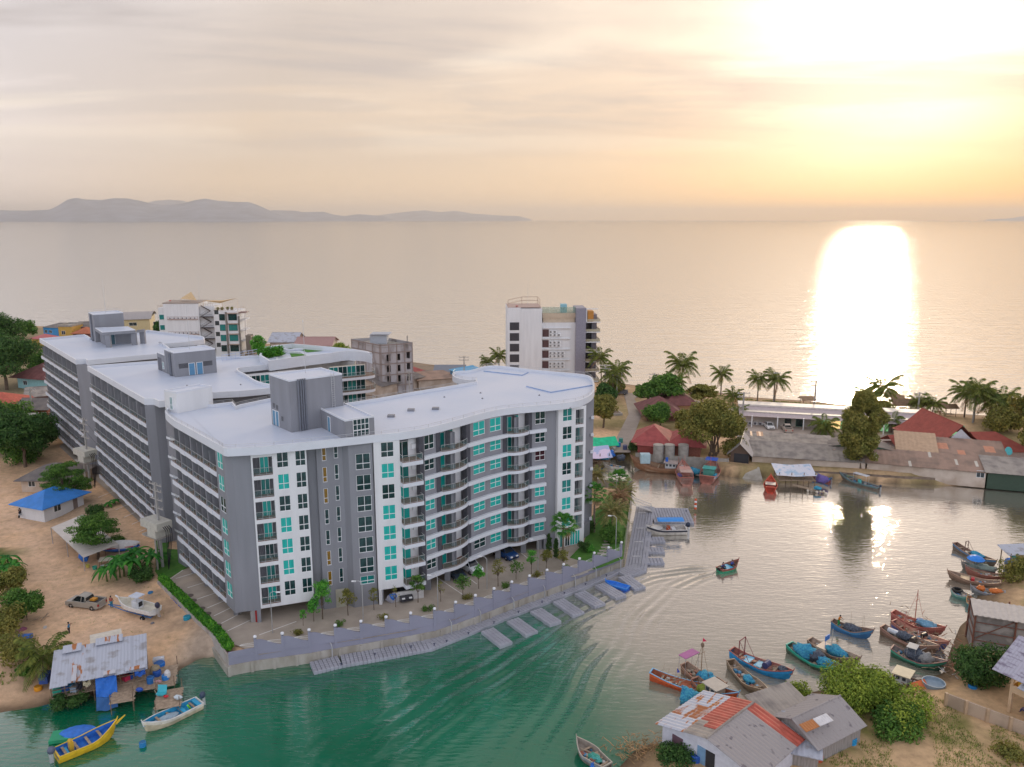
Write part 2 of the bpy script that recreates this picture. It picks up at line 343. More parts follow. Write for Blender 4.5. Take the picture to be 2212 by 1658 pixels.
at=N.new('ShaderNodeAttribute'); at.attribute_name='soil'
tc=N.new('ShaderNodeTexCoord'); n_=N.new('ShaderNodeTexNoise'); n_.inputs['Scale'].default_value=1.1; n_.inputs['Detail'].default_value=8; n_.inputs['Roughness'].default_value=.65; L.new(tc.outputs['Object'],n_.inputs[0])
mr=N.new('ShaderNodeMapRange'); mr.inputs[1].default_value=.25; mr.inputs[2].default_value=.75; mr.inputs[3].default_value=.72; mr.inputs[4].default_value=1.25; L.new(n_.outputs[0],mr.inputs[0])
hs=N.new('ShaderNodeHueSaturation'); L.new(mr.outputs[0],hs.inputs['Value']); L.new(at.outputs['Color'],hs.inputs['Color']); L.new(hs.outputs[0],p_.inputs['Base Color'])
bu=N.new('ShaderNodeBump'); bu.inputs['Strength'].default_value=.6; bu.inputs['Distance'].default_value=.15; L.new(n_.outputs[0],bu.inputs['Height']); L.new(bu.outputs[0],p_.inputs['Normal'])
me.materials.append(gm); me.polygons.foreach_set('use_smooth',[True]*len(me.polygons))
struct(obj('ground',me))
# water: a fine sheet over the bay with the real wake of the boat, coarse sheet out to the horizon
wx=np.arange(-64,104,.32); wy=np.arange(55,170,.32)
W=grid(wx,wy)
boat=np.array(G(1560,1232)[:2]); 
# the boat came round in a curve: two families of wake crests fan out behind it
trk=np.array([G(x,y)[:2] for x,y in [(1560,1230),(1500,1240),(1430,1258),(1380,1285),(1300,1345),(1210,1430),(1120,1520),(1030,1610),(950,1700)]])
def track(P,tr):
    best=np.full(len(P),1e9); s_=np.zeros(len(P)); sd=np.zeros(len(P)); acc=0
    for a,b in zip(tr[:-1],tr[1:]):
        d=b-a; Ln=np.hypot(*d); t=np.clip(((P-a)@d)/(Ln*Ln),0,1); q=a+t[:,None]*d; r=P-q; dist=np.hypot(*r.T)
        side=np.sign(d[0]*r[:,1]-d[1]*r[:,0]); m=dist<best
        best=np.where(m,dist,best); s_=np.where(m,acc+t*Ln,s_); sd=np.where(m,side,sd); acc+=Ln
    return best,s_,sd
bd,s_,sd=track(W,trk)
nw=np.array([noise.noise((p[0]*.10,p[1]*.10,9.)) for p in W]); nw2=np.array([noise.noise((p[0]*.35,p[1]*.35,2.)) for p in W])
half=1.2+.19*s_
env=np.exp(-((bd-half*.62)/(half*.40+.6))**2)*np.clip(s_/4,0,1)
wl=1.05+.022*s_
amp=.11/(1+.03*s_)
Z=amp*env*np.sin(2*np.pi*(bd-.16*s_+nw*1.1)/wl)*(1.+.5*nw2)*(.45+.9*np.clip(nw+.5,0,1))
wd=np.maximum(sdist(W,land1),sdist(W,bank2)); Z*=np.clip(-wd/2.,0,1)
edge=np.minimum.reduce([W[:,0]-wx[0],wx[-1]-W[:,0],W[:,1]-wy[0],wy[-1]-W[:,1]]); Z*=np.clip(edge/2,0,1)
nx,ny=len(wx),len(wy)
vs=[(p[0],p[1],z) for p,z in zip(W.tolist(),Z.tolist())]; fs=gfaces(nx,ny)
x0,x1,y0,y1=wx[0],wx[-1],wy[0],wy[-1]; b=len(vs); BIG=70000.
vs+=[(x0,y0,0),(x1,y0,0),(x1,y1,0),(x0,y1,0),(-BIG,-2000,0),(BIG,-2000,0),(BIG,BIG,0),(-BIG,BIG,0)]
fs+=[(b+4,b+5,b+1,b),(b+5,b+6,b+2,b+1),(b+6,b+7,b+3,b+2),(b+7,b+4,b,b+3)]
me=bpy.data.meshes.new('water'); me.from_pydata(vs,[],fs); me.polygons.foreach_set('use_smooth',[True]*len(me.polygons))
wm=bpy.data.materials.new('water'); wm.use_nodes=True; N=wm.node_tree.nodes; L=wm.node_tree.links; N.clear()
o_=N.new('ShaderNodeOutputMaterial'); tc=N.new('ShaderNodeTexCoord'); ge=N.new('ShaderNodeNewGeometry')
sp=N.new('ShaderNodeSeparateXYZ'); L.new(ge.outputs['Position'],sp.inputs[0])
def noi(scale,det,st=(1,1,1),rot=0.,rg=.5):
    mp=N.new('ShaderNodeMapping'); mp.inputs['Scale'].default_value=st; mp.inputs['Rotation'].default_value=(0,0,rot); L.new(ge.outputs['Position'],mp.inputs[0])
    q=N.new('ShaderNodeTexNoise'); q.inputs['Scale'].default_value=scale; q.inputs['Detail'].default_value=det; q.inputs['Roughness'].default_value=rg; L.new(mp.outputs[0],q.inputs[0]); return q.outputs[0]
def MM(op,a,b=0.,c=None):
    n=N.new('ShaderNodeMath'); n.operation=op
    for i,x in enumerate((a,b,c)):
        if x is None: continue
        if isinstance(x,(int,float)): n.inputs[i].default_value=x
        else: L.new(x,n.inputs[i])
    return n.outputs[0]
def RG(x,a,b,c=0.,d=1.):
    q=N.new('ShaderNodeMapRange'); q.interpolation_type='SMOOTHSTEP'; L.new(x,q.inputs[0])
    for i,v in enumerate((a,b,c,d)): q.inputs[i+1].default_value=v
    return q.outputs[0]
# open sea lies beyond a line roughly parallel to the coast
seaf=RG(MM('ADD',sp.outputs[1],MM('MULTIPLY',sp.outputs[0],.38)),205.,260.)
bay=MM('ADD',MM('MULTIPLY',noi(1.4,3,(.45,1.5,1),R(8)),.035),MM('MULTIPLY',noi(.35,3,(.5,1.3,1),R(-14)),.035))
seah=MM('ADD',MM('MULTIPLY',noi(.55,4,(.45,1.2,1),R(12),.6),.20),MM('ADD',MM('MULTIPLY',noi(.11,4,(.4,1.3,1),R(18)),.42),MM('MULTIPLY',noi(.25,3,(.35,1.5,1),R(5)),.28)))
hgt=MM('ADD',MM('MULTIPLY',bay,MM('SUBTRACT',1.,seaf)),MM('MULTIPLY',seah,seaf))
bu=N.new('ShaderNodeBump'); bu.inputs['Strength'].default_value=1.; bu.inputs['Distance'].default_value=1.; L.new(hgt,bu.inputs['Height'])
gl=N.new('ShaderNodeBsdfGlossy'); gl.inputs['Color'].default_value=(.97,.96,.95,1); L.new(bu.outputs[0],gl.inputs['Normal'])
rr=RG(seaf,0.,1.,.08,.06); L.new(rr,gl.inputs['Roughness'])
df=N.new('ShaderNodeBsdfDiffuse'); L.new(bu.outputs[0],df.inputs['Normal'])
mxc=N.new('ShaderNodeMix'); mxc.data_type='RGBA'; L.new(seaf,mxc.inputs[0]); mxc.inputs[7].default_value=(.20,.215,.21,1)
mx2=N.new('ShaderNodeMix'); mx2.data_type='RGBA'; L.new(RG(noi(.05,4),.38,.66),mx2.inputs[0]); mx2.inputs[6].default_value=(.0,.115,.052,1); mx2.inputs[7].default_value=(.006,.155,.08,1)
mx3=N.new('ShaderNodeMix'); mx3.data_type='RGBA'; L.new(RG(MM('ADD',MM('ADD',sp.outputs[0],MM('MULTIPLY',sp.outputs[1],.22)),MM('MULTIPLY',noi(.06,3),16.)),30.,48.),mx3.inputs[0]); L.new(mx2.outputs[2],mx3.inputs[6]); mx3.inputs[7].default_value=(.27,.245,.19,1)  # beige: turbid water, plus sky reflection painted in beyond the building's mirrored edge
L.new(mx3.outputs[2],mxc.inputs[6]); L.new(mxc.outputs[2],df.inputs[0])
lw=N.new('ShaderNodeLayerWeight'); L.new(bu.outputs[0],lw.inputs['Normal']); lw.inputs[0].default_value=.5
fc=N.new('ShaderNodeFloatCurve'); L.new(lw.outputs['Facing'],fc.inputs[1]); cv=fc.mapping.curves[0]
for q in ((.30,.06),(.43,.10),(.50,.27),(.57,.52),(.66,.68),(.80,.76)): cv.points.new(*q)
cv.points[0].location=(0,.04); cv.points[-1].location=(1,.80); fc.mapping.update()
ms=N.new('ShaderNodeMixShader'); L.new(fc.outputs[0],ms.inputs[0]); L.new(df.outputs[0],ms.inputs[1]); L.new(gl.outputs[0],ms.inputs[2]); L.new(ms.outputs[0],o_.inputs[0])
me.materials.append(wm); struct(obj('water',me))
# far islands across the water: real ridges 17 to 27 km away
def ridge(name,prof,dist,depth,m,seed):
    """prof: (azimuth tangent, height) pairs"""
    mb=MB(); n=len(prof); rows=[]
    for k,(fd,fh) in enumerate(((-.5,0.),(-.3,.4),(-.12,.75),(0,1.),(.25,.7),(.5,0.))):
        rows.append([(u*dist*(1+fd*depth/dist),dist+fd*depth,max(-2,h*fh*(1+.10*noise.noise((u*60+seed,k*2.,0))*(0 if k==3 else 1)))) for u,h in prof])
    vs=[v for r in rows for v in r]; mb.add(vs,[(j*n+i,j*n+i+1,(j+1)*n+i+1,(j+1)*n+i) for j in range(len(rows)-1) for i in range(n-1)])
    o=mb.build(name,m,smooth=True); return struct(o)
HILL=mat('island_forest_hazed',(.24,.26,.30),.95,var=.25,vs=.002)  # forest colour paled and blued: part of the haze is put into it
def prof(px,dist,amp=10):
    out=[]; xs_=np.interp(np.linspace(0,1,90),[0,1],[px[0][0],px[-1][0]])
    for x in xs_:
        y=np.interp(x,[a for a,_ in px],[b for _,b in px]); h=max(0,(475.5-y))/1725*dist*1.0
        out.append(((x-1106)/1725/1.021,h*(1+.03*noise.noise((x*.06,1.,0)))+(0 if h<1 else 52)))
    return out
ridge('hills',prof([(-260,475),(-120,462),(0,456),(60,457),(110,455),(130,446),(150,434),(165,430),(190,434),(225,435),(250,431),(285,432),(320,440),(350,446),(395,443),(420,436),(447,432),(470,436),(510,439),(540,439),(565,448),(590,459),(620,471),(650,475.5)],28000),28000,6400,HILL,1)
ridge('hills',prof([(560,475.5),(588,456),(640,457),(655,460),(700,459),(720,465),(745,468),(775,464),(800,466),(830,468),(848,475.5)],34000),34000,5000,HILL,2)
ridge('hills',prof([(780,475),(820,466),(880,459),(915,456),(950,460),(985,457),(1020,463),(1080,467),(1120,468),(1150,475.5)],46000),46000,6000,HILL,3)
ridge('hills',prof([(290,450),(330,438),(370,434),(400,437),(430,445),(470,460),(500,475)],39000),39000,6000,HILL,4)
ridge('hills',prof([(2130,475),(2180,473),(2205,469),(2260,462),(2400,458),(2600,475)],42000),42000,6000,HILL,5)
# ground sheets
def sheet(name,pts,z,m,parent=None):
    mb=MB(); mb.add([(p[0],p[1],z) for p in pts],[list(range(len(pts)))]); o=mb.build(name,m); 
    return struct(o)
PAVE=mat('paving',(.40,.34,.28),.8,var=.12,vs=.5,bump=.05,spec=.3)
LAWN=mat('lawn',(.05,.16,.02),.9,col2=(.09,.22,.03),vs=1.2,bump=.6,bs=12)
ROADM=mat('road_concrete',(.36,.30,.25),.9,var=.12,vs=.3)
BEIGE=mat('paved_yard',(.44,.36,.30),.85,var=.1,vs=.3)
# ---------------------------------------------------------------- the condominium blocks
ZG=2.0; ZS=24.3; ZT=25.3; ZD=24.85      # ground, underside of the roof band, its top, roof deck
FB=[4.5+2.82*k for k in range(7)]       # floor levels
def zb(pts,z): return [Vector(G(x,y,z)) for x,y in pts]
def v2(p): return Vector((p[0],p[1]))
def offs(path,d,closed=False):
    """parallel path; positive d moves to the right-hand (inner) side of travel"""
    out=[]; n=len(path)
    for i,p in enumerate(path):
        a=v2(path[(i-1)%n]) if (i>0 or closed) else None; b=v2(path[(i+1)%n]) if (i<n-1 or closed) else None
        p=v2(p); ds=[]
        if a is not None: ds.append((p-a).normalized())
        if b is not None: ds.append((b-p).normalized())
        t=sum(ds,Vector((0,0)))
        if t.length<1e-4: t=ds[0]
        t.normalize(); nrm=Vector((-t.y,t.x)); k=1/max(.5,abs(nrm.dot(Vector((-ds[0].y,ds[0].x)))))
        out.append(p+nrm*d*k)
    return out
def smooth(path,it=2,keep=()):
    for _ in range(it):
        q=[path[0]]
        for a,b in zip(path[:-1],path[1:]): q+= [a.lerp(b,.25),a.lerp(b,.75)]
        q.append(path[-1]); path=q
    return path
def roofslab(root,outer,name='roof',zt=ZT,zs=ZS,zd=ZD,th=.28,fm=FASC,dm=DECK):
    """closed outline (counter-clockwise): fascia, coping, inner upstand, deck, soffit"""
    n=len(outer); inn=offs(outer,th,True)
    mb=MB()
    V=lambda ps,z:[(p.x,p.y,z) for p in ps]
    def band(A,B,mi):
        b=A+B; mb.add(b,[(i,(i+1)%n,n+(i+1)%n,n+i) for i in range(n)],mi)
    band(V(outer,zs),V(outer,zt),0); band(V(outer,zt),V(inn,zt),0); band(V(inn,zt),V(inn,zd),0)
    mb.add(V(inn,zd),[list(range(n))],1); mb.add(V(outer,zs),[list(range(n))[::-1]],0)
    return mb.build(name,[fm,dm],root,world=True)
def railing(root,pts,z,h=.42,r=.022,step=2.2,name='railing'):
    mb=MB()
    for a,b in zip(pts[:-1],pts[1:]):
        a=Vector((a.x,a.y,z)); b=Vector((b.x,b.y,z)); U=Vector((0,0,1))
        mb.tube(a+U*h,b+U*h,r,r,5); mb.tube(a+U*h*.5,b+U*h*.5,r*.7,r*.7,4)
    acc=0
    for a,b in zip(pts[:-1],pts[1:]):
        Ln=(b-a).length; d=(b-a)/max(Ln,1e-6); t=(-acc)%step
        while t<Ln: q=a+d*t; mb.tube((q.x,q.y,z-.02),(q.x,q.y,z+h),r,r,5); t+=step
        acc+=Ln
    for q in (pts[0],pts[-1]): mb.tube((q.x,q.y,z-.02),(q.x,q.y,z+h),r,r,5)
    return mb.build(name,STEEL,root,world=True)
_wm={}
def window_meshes(w,h,style):
    """unit window in local axes: x along the wall, -y outwards, origin at sill centre"""
    key=(round(w,2),round(h,2),style)
    if key in _wm: return _wm[key]
    w,h=key[0],key[1]
    f=MB(); t=.06; d0,d1=-.05,.05
    def bar(xa,za,xb,zb_): f.box(xa,d0,za,xb,d1,zb_)
    bar(-w/2,0,w/2,t); bar(-w/2,h-t,w/2,h); bar(-w/2,t,-w/2+t,h-t); bar(w/2-t,t,w/2,h-t)
    if style in('grid','door'): bar(-t/2,t,t/2,h-t)
    if style=='grid':
        bar(-w/2+t,h*.36,-t/2,h*.36+t*1.3); bar(t/2,h*.36,w/2-t,h*.36+t*1.3)
    if style=='slim': bar(-w/2+t,h*.33,w/2-t,h*.33+t)
    if style=='wide': bar(-t/2,t,t/2,h-t)
    g=MB(); g.box(-w/2+t*.5,0.0,t*.5,w/2-t*.5,.02,h-t*.5)
    _wm[key]=(f.mesh('window',[FRAME]),{m.name:g.mesh('pane',[m]) for m in (TEAL,TEALD,GLASSD,GLASSP,AMBER)})
    return _wm[key]
def add_window(root,p,ang,z,w,h,style='grid',pane=None,out=0.,name='window'):
    fm,pm=window_meshes(w,h,style)
    n=Vector((math.sin(ang),-math.cos(ang),0))
    loc=Vector((p.x,p.y,z))+n*out-root.location
    o=obj(name,fm,root,loc,ang)
    obj('pane',pm[(pane or TEAL).name],o)
    return o
def panel(mb,a,b,z0,z1,holes,dep,mi=0,ends=True):
    """a wall slab between two plan points with rectangular openings (s0,s1,z0,z1); depth goes inwards"""
    a,b=v2(a),v2(b); L_=(b-a).length; t=(b-a)/L_; n=Vector((t.y,-t.x))
    def P3(s,o,z): q=a+t*s+n*o; return (q.x,q.y,z)
    S=sorted({0,L_}|{h[0] for h in holes}|{h[1] for h in holes}); Zs=sorted({z0,z1}|{h[2] for h in holes}|{h[3] for h in holes})
    hole=lambda s,z: any(h[0]<s<h[1] and h[2]<z<h[3] for h in holes)
    for s0,s1 in zip(S[:-1],S[1:]):
        z=0
        run=None
        for q0,q1 in zip(Zs[:-1],Zs[1:]):
            if hole((s0+s1)/2,(q0+q1)/2): 
                if run: mb.quad(P3(s0,0,run[0]),P3(s1,0,run[0]),P3(s1,0,run[1]),P3(s0,0,run[1]),mi)
                run=None
            else: run=(run[0],q1) if run else (q0,q1)
        if run: mb.quad(P3(s0,0,run[0]),P3(s1,0,run[0]),P3(s1,0,run[1]),P3(s0,0,run[1]),mi)
    for s0,s1,q0,q1 in holes:
        mb.quad(P3(s0,0,q0),P3(s0,-dep,q0),P3(s0,-dep,q1),P3(s0,0,q1),mi); mb.quad(P3(s1,0,q0),P3(s1,0,q1),P3(s1,-dep,q1),P3(s1,-dep,q0),mi)
        mb.quad(P3(s0,0,q0),P3(s1,0,q0),P3(s1,-dep,q0),P3(s0,-dep,q0),mi); mb.quad(P3(s0,0,q1),P3(s0,-dep,q1),P3(s1,-dep,q1),P3(s1,0,q1),mi)
    if ends:
        mb.quad(P3(0,0,z0),P3(0,0,z1),P3(0,-dep,z1),P3(0,-dep,z0),mi); mb.quad(P3(L_,0,z0),P3(L_,-dep,z0),P3(L_,-dep,z1),P3(L_,0,z1),mi)
    mb.quad(P3(0,0,z0),P3(0,-dep,z0),P3(L_,-dep,z0),P3(L_,0,z0),mi)
    return P3,L_,math.atan2(t.y,t.x)
def core(root,pts,z0=4.2,z1=ZS-.02,m=GREY,name='wall'):
    mb=MB(); mb.prism([(p[0],p[1]) for p in pts],z0,z1); return mb.build(name,m,root,world=True)
# balcony sub-assemblies in local axes (x along the facade, -y outwards, z=0 at the slab top)
def balcony_kit(w,kind):
    key=('b',round(w,1),kind)
    if key in _wm: return _wm[key]
    w=key[1]; s=MB(); r=MB(); gz=MB(); dp=1.35; dm=MB(); dv=MB()
    if kind=='curved':
        n=9; arc=[(-w/2+w*i/n, -.15-.62*math.sin(math.pi*i/n)**.8) for i in range(n+1)]
        pts=arc+[(w/2,dp),(-w/2,dp)]
        s.prism(pts,-.42,.02,0); s.box(-w/2+.1,.0,.021,w/2-.1,dp-.02,.03,1)
        inn=[(x*.985,y+.05) for x,y in arc]
        s.prism([(x*.96,y+.12) for x,y in arc]+[(w/2*.96,.2),(-w/2*.96,.2)],.0201,.032,1)
        r.path([(x,y,.95) for x,y in inn],.032,6); r.path([(x,y,.16) for x,y in inn],.018,5)
        for i in (0,3,5,7,9): r.tube((*inn[i],0),(*inn[i],.95),.022,.022,5)
        for a,b in zip(inn[:-1],inn[1:]): gz.quad((*a,.14),(*b,.14),(*b,.9),(*a,.9))
        dv.box(-w*.04,-.30,.03,-w*.02,dp-.02,2.35); dv.box(-w*.04-.5,-.02,.03,-w*.04,.04,2.35)
    elif kind=='corner':
        s.box(-w/2,-.95,-.5,w/2,dp,.02,0); s.box(-w/2+.08,-.87,.021,w/2-.08,dp-.02,.032,1)
        for (a,b) in (((-w/2+.08,-.0),(-w/2+.08,-.87)),((-w/2+.08,-.87),(w/2-.08,-.87)),((w/2-.08,-.87),(w/2-.08,0))):
            r.tube((*a,.95),(*b,.95),.032,.032,6); r.tube((*a,.14),(*b,.14),.018,.018,5); gz.quad((*a,.14),(*b,.14),(*b,.9),(*a,.9))
        for q in (-w/2+.08,-w/6,w/6,w/2-.08): r.tube((q,-.87,0),(q,-.87,.95),.025,.025,5)
        dv.box(w*.24,dp-.4,1.1,w*.44,dp-.08,1.75)
    elif kind=='inset':
        s.box(-w/2,.06,-.2,w/2,dp,.02,0); s.box(-w/2,.07,.021,w/2,dp-.02,.032,1)
        r.tube((-w/2,.14,.95),(w/2,.14,.95),.03,.03,6); r.tube((-w/2,.14,.14),(w/2,.14,.14),.018,.018,5)
        for q in (-w/6,w/6): r.tube((q,.14,0),(q,.14,.95),.02,.02,5)
        gz.quad((-w/2,.14,.14),(w/2,.14,.14),(w/2,.14,.9),(-w/2,.14,.9))
        for i in range(6): dv.box(-w/2+.03+i*.13,.25,.03,-w/2+.08+i*.13,.30,2.3)
    else:   # gallery: long open balconies on the landward side
        s.box(-w/2,-.06,-.62,w/2,dp,.02,0); s.box(-w/2+.05,-.02,.021,w/2-.05,dp-.02,.03,1)
        s.box(-w/2,-.14,-.62,-w/2+w*.47,-.06,.0,0)
        r.tube((-w/2,.04,.72),(w/2,.04,.72),.028,.028,5); r.tube((-w/2,.04,.10),(w/2,.04,.10),.016,.016,4)
        for q in (-w/4,0,w/4): r.tube((q,.04,0),(q,.04,.72),.018,.018,4)
        gz.quad((-w/2,.04,.1),(w/2,.04,.1),(w/2,.04,.68),(-w/2,.04,.68))
        dv.box(-.05,.02,.03,.05,dp-.02,2.3)
    dh=2.25; dw={'curved':w*.36,'corner':w*.60,'inset':w*.46,'gallery':w*.36}[kind]
    x0={'curved':-w/2+.15,'corner':-w/2+.05,'inset':-w/2+.85,'gallery':-w/2+.2}[kind]
    def door(m):
        k=MB(); k.box(x0,dp-.06,.03,x0+dw,dp-.02,dh,1)
        for xx in (x0,x0+dw/2-.03,x0+dw-.06): k.box(xx,dp-.10,.03,xx+.06,dp-.05,dh,0)
        k.box(x0,dp-.10,dh-.06,x0+dw,dp-.05,dh,0)
        if kind=='corner': k.box(x0+dw+.01,dp-.07,.03,w/2,dp-.01,2.4,0)
        if kind=='curved': 
            k.box(w*.02,dp-.06,.03,w*.20,dp-.02,dh,1); k.box(w*.20+.01,dp-.07,.03,w/2,dp-.01,2.4,0)
        if kind=='gallery': k.box(w*.06,dp-.06,.03,w*.36,dp-.02,dh,1)
        return k.mesh('balcony_door',[FRAME,m])
    res=dict(slab=s.mesh('balcony',[FASC,WOODB]),rail=r.mesh('railing',[STEEL]),glass=gz.mesh('railing_glass',[RAILG]),div=dv.mesh('partition',[SLAT if kind=='inset' else (FRAME if kind=='corner' else GREY)]),
             door={m.name:door(m) for m in (TEAL,TEALD,GLASSD)})
    _wm[key]=res; return res
def add_balcony(root,p,ang,z,w,kind,pane):
    k=balcony_kit(w,kind)
    o=obj('balcony',k['slab'],root,Vector((p.x,p.y,z))-root.location,ang)
    obj('railing',k['rail'],o); obj('railing_glass',k['glass'],o); obj('partition',k['div'],o); obj('balcony_door',k['door'][pane.name],o)
    return o
rw=random.Random(11)
def front_block():
    root=thing('apartment_building','long grey and white apartment block nearest the water with wavy front and curved white roof','building',(-10,108,ZG))
    A_=lambda px,z=ZT: zb(px,z)
    sm=lambda px,it=2: smooth([v2(p) for p in A_(px)],it)
    # roof outline, counter-clockwise from the near left corner
    out=sm([(478,965),(482,968),(491,969.5)],2)
    out+=sm([(560,966),(700,952),(800,941),(864,935),(916,927),(968,914),(1010,902),(1052,890),(1093,882),(1177,875),(1239,869),(1268,860),(1284,847),(1284.5,830),(1281,816),(1266,809),(1215,804.5)],2)[0:]
    out+=sm([(1145,798),(1100,792),(1070,789.5),(1048,791),(1037,794),(1014,801),(990,801),(977,805),(977,813),(990,818),(1013,822),(1029,821),(1027,825),(995,830),(934,840),(888,847),(831,858),(739,872)],2)
    out+=[v2(p) for p in A_([(640,868),(584,860),(518,874),(510,877),(503,868),(461,873)])]
    out+=sm([(390,873),(362,881),(355,888),(360,896),(375,908)],2)
    cw=sum(out[i].x*out[(i+1)%len(out)].y-out[(i+1)%len(out)].x*out[i].y for i in range(len(out)))
    if cw<0: out=out[::-1]
    roofslab(root,out)
    # walls: plan path along the water front
    PF=[(-34.6,92.2),(-31.9,92.6),(-25.5,95.0),(-17.5,97.9),(-14.4,99.0),(-11.3,101.0),(-8.6,104.0),(-5.6,107.4),(-1.4,111.6),(3.2,114.3),(6.9,116.2),(11.3,118.6),(12.6,120.6)]
    PF=[Vector(p) for p in PF]
    dense=[]
    for i,(a,b) in enumerate(zip(PF[:-1],PF[1:])):
        m0=(PF[i+1]-PF[i-1])*.5 if i>0 else b-a; m1=(PF[i+2]-PF[i])*.5 if i+2<len(PF) else b-a
        for k in range(12):
            t=k/12; h=lambda t:(2*t**3-3*t*t+1,t**3-2*t*t+t,-2*t**3+3*t*t,t**3-t*t); c=h(t)
            dense.append(a*c[0]+m0*c[1]+b*c[2]+m1*c[3])
    dense.append(PF[-1])
    xsP=[PXx((p.x,p.y,ZS)) for p in dense]
    def at(xD,o=0.):
        i=min(max(int(np.searchsorted(xsP,xD)),1),len(dense)-1); a,b=dense[i-1],dense[i]
        t=(xD-xsP[i-1])/(xsP[i]-xsP[i-1]); p=a.lerp(b,t)
        j0,j1=max(i-4,0),min(i+3,len(dense)-1); tt=(dense[j1]-dense[j0]).normalized(); n=Vector((tt.y,-tt.x))
        return p-n*o
    # inner core, set back behind everything
    cf=[at(x,1.55) for x in (500,541,600,660,740,804,860,915,953,1010,1055,1097,1144,1180,1206,1250)]
    core(root,[*[(p.x,p.y) for p in cf],(13.0,123.5),(12.6,134),(11,138.),(3,141.5),(-4,144.5),(-7.5,141),(-8,136),(-5,132.4),(-13.5,124),(-25,114),(-38,116),(-46.5,109.2),(-34.0,94.4)],m=GREY)
    low=MB()                                        # ground storey core, columns of the car deck
    low.prism([(p.x,p.y) for p in [at(1190,.5),at(1262,.6),Vector((12.6,122)),Vector((12.2,134)),Vector((2,138))]],ZG,4.25,0)
    low.T=None
    low.build('ground_storey',[GREY,GREYD],root,world=True)
    def col(x,y,r=.4): m=MB(); m.box(x-r,y-r,ZG,x+r,y+r,4.25); m.build('column',GREY,root,world=True)
    for x in (930,975,1030,1085,1140,1175): 
        for o in (1.2,7.): p=at(x,o); col(p.x,p.y)
    for k in range(4): a=Vector((-36.5,95.2)).lerp(Vector((-46.8,107.6)),k/3); col(a.x+.9,a.y,.3)
    for q in ((-30.,99.),(-26,104),(-33,105)): col(q[0],q[1],.35)
    sl=MB(); sl.prism([(p.x,p.y) for p in cf]+[(12.9,123.5),(12,134),(3,141),(-5,132.4),(-25,114),(-46.4,109),(-34,94.6)],4.0,4.19); sl.build('floor_slab',WHITE,root,world=True)
    curtain=lambda k,c: rw.choices([TEAL,TEALD,GLASSD],[.55,.2,.25])[0]
    wins=[]
    def facade(xa,xb,o,m,z0,cols,dep=1.4,name='facade_panel',z1=ZS-.01):
        a,b=at(xa,o),at(xb,o); mb=MB(); Lp=(b-a).length; holes=[]
        def S(xD):
            lo,hi=0.,1.
            for _ in range(30):
                mid=(lo+hi)/2; q=a.lerp(b,mid)
                if PXx((q.x,q.y,ZS))<xD: lo=mid
                else: hi=mid
            return lo*Lp
        spec=[]
        for c in cols:
            s0,s1=S(c[0]),S(c[1]); spec.append((s0,s1,c))
            for k in range(7):
                zz=c[4](k) if len(c)>4 and c[4] else None
                if c[2] in('win','slim','stair'):
                    h0=(FB[k]+.78) if zz is None else zz; h1=h0+(c[3](k) if callable(c[3]) else c[3])
                    if h1>ZS-.02: h1=ZS-.05
                    holes.append((s0,s1,h0,h1))
                else: holes.append((s0,s1,FB[k],FB[k]+2.35))
        P3,Lp,ang=panel(mb,a,b,z0,z1,holes,min(dep,1.5)); mb.build(name,m,root,world=True)
        n=Vector((math.sin(ang),-math.cos(ang)))
        for s0,s1,c in spec:
            mid=a+(b-a)*((s0+s1)/2/Lp)
            for k in range(7):
                if c[2] in('win','slim','stair'):
                    h0=(FB[k]+.78) if not(len(c)>4 and c[4]) else c[4](k); h1=min(h0+(c[3](k) if callable(c[3]) else c[3]),ZS-.05)
                    pn=c[5](k) if len(c)>5 else curtain(k,c)
                    add_window(root,mid,ang,h0,s1-s0,h1-h0,{'win':'grid','slim':'slim','stair':'grid'}[c[2]],pn,-.10)
                elif c[2]=='inset':
                    add_balcony(root,mid,ang,FB[k],s1-s0,'inset',curtain(k,c))
        return a,b,ang
    T,D,X=TEAL,TEALD,GLASSD
    pk=lambda s:(lambda k:{'T':TEAL,'D':TEALD,'X':GLASSD,'P':GLASSP,'A':AMBER}[s[6-k]])   # listed from the top floor down
    facade(499,541,.35,GREY,3.7,[],name='facade_panel')
    facade(541,661,-.1,WHITE,4.1,[(544.5,587,'inset',0),(596.5,621.5,'win',2.0,None,pk('XTXTTTX')),(636.5,659,'win',2.0,None,pk('XXXXXXX'))])
    # grey recess with the two columns of narrow windows
    facade(684,741,1.0,GREY,ZG,[(694,703.5,'slim',2.0,lambda k:FB[k]+.75,pk('AAAXXAA')),(720,729,'slim',2.0,lambda k:FB[k]+.95,pk('XXXXXXX'))],dep=.5)
    facade(752,804,.15,GREY,ZG,[(766.5,798.4,'stair',lambda k:2.1 if k else 1.15,lambda k:FB[k]-.62 if k else 5.1,pk('XXXXXXD'))],dep=.9)
    rt=MB(); 
    for xa,oa,xb,ob,z0 in ((661,-.1,661.5,1.55,4.1),(661.5,1.4,684,1.4,ZG),(684,1.4,684.2,1.0,ZG),(741,1.0,752,.15,ZG),(804,.15,804.2,1.4,ZG)):
        a,b=at(xa,oa),at(xb,ob); rt.quad((a.x,a.y,z0),(b.x,b.y,z0),(b.x,b.y,ZS-.01),(a.x,a.y,ZS-.01))
    rt.build('recess_wall',GREY,root,world=True)
    facade(806,862,-.15,WHITE,4.1,[(821.8,850,'win',2.0,None,pk('XTXTTTT'))])
    # white fin and lintel under the second white frame
    a=at(807,-.15); fn=MB(); fn.box(a.x-.05,a.y,ZG,a.x+.35,a.y+1.2,4.12); fn.build('column',WHITE,root,world=True)
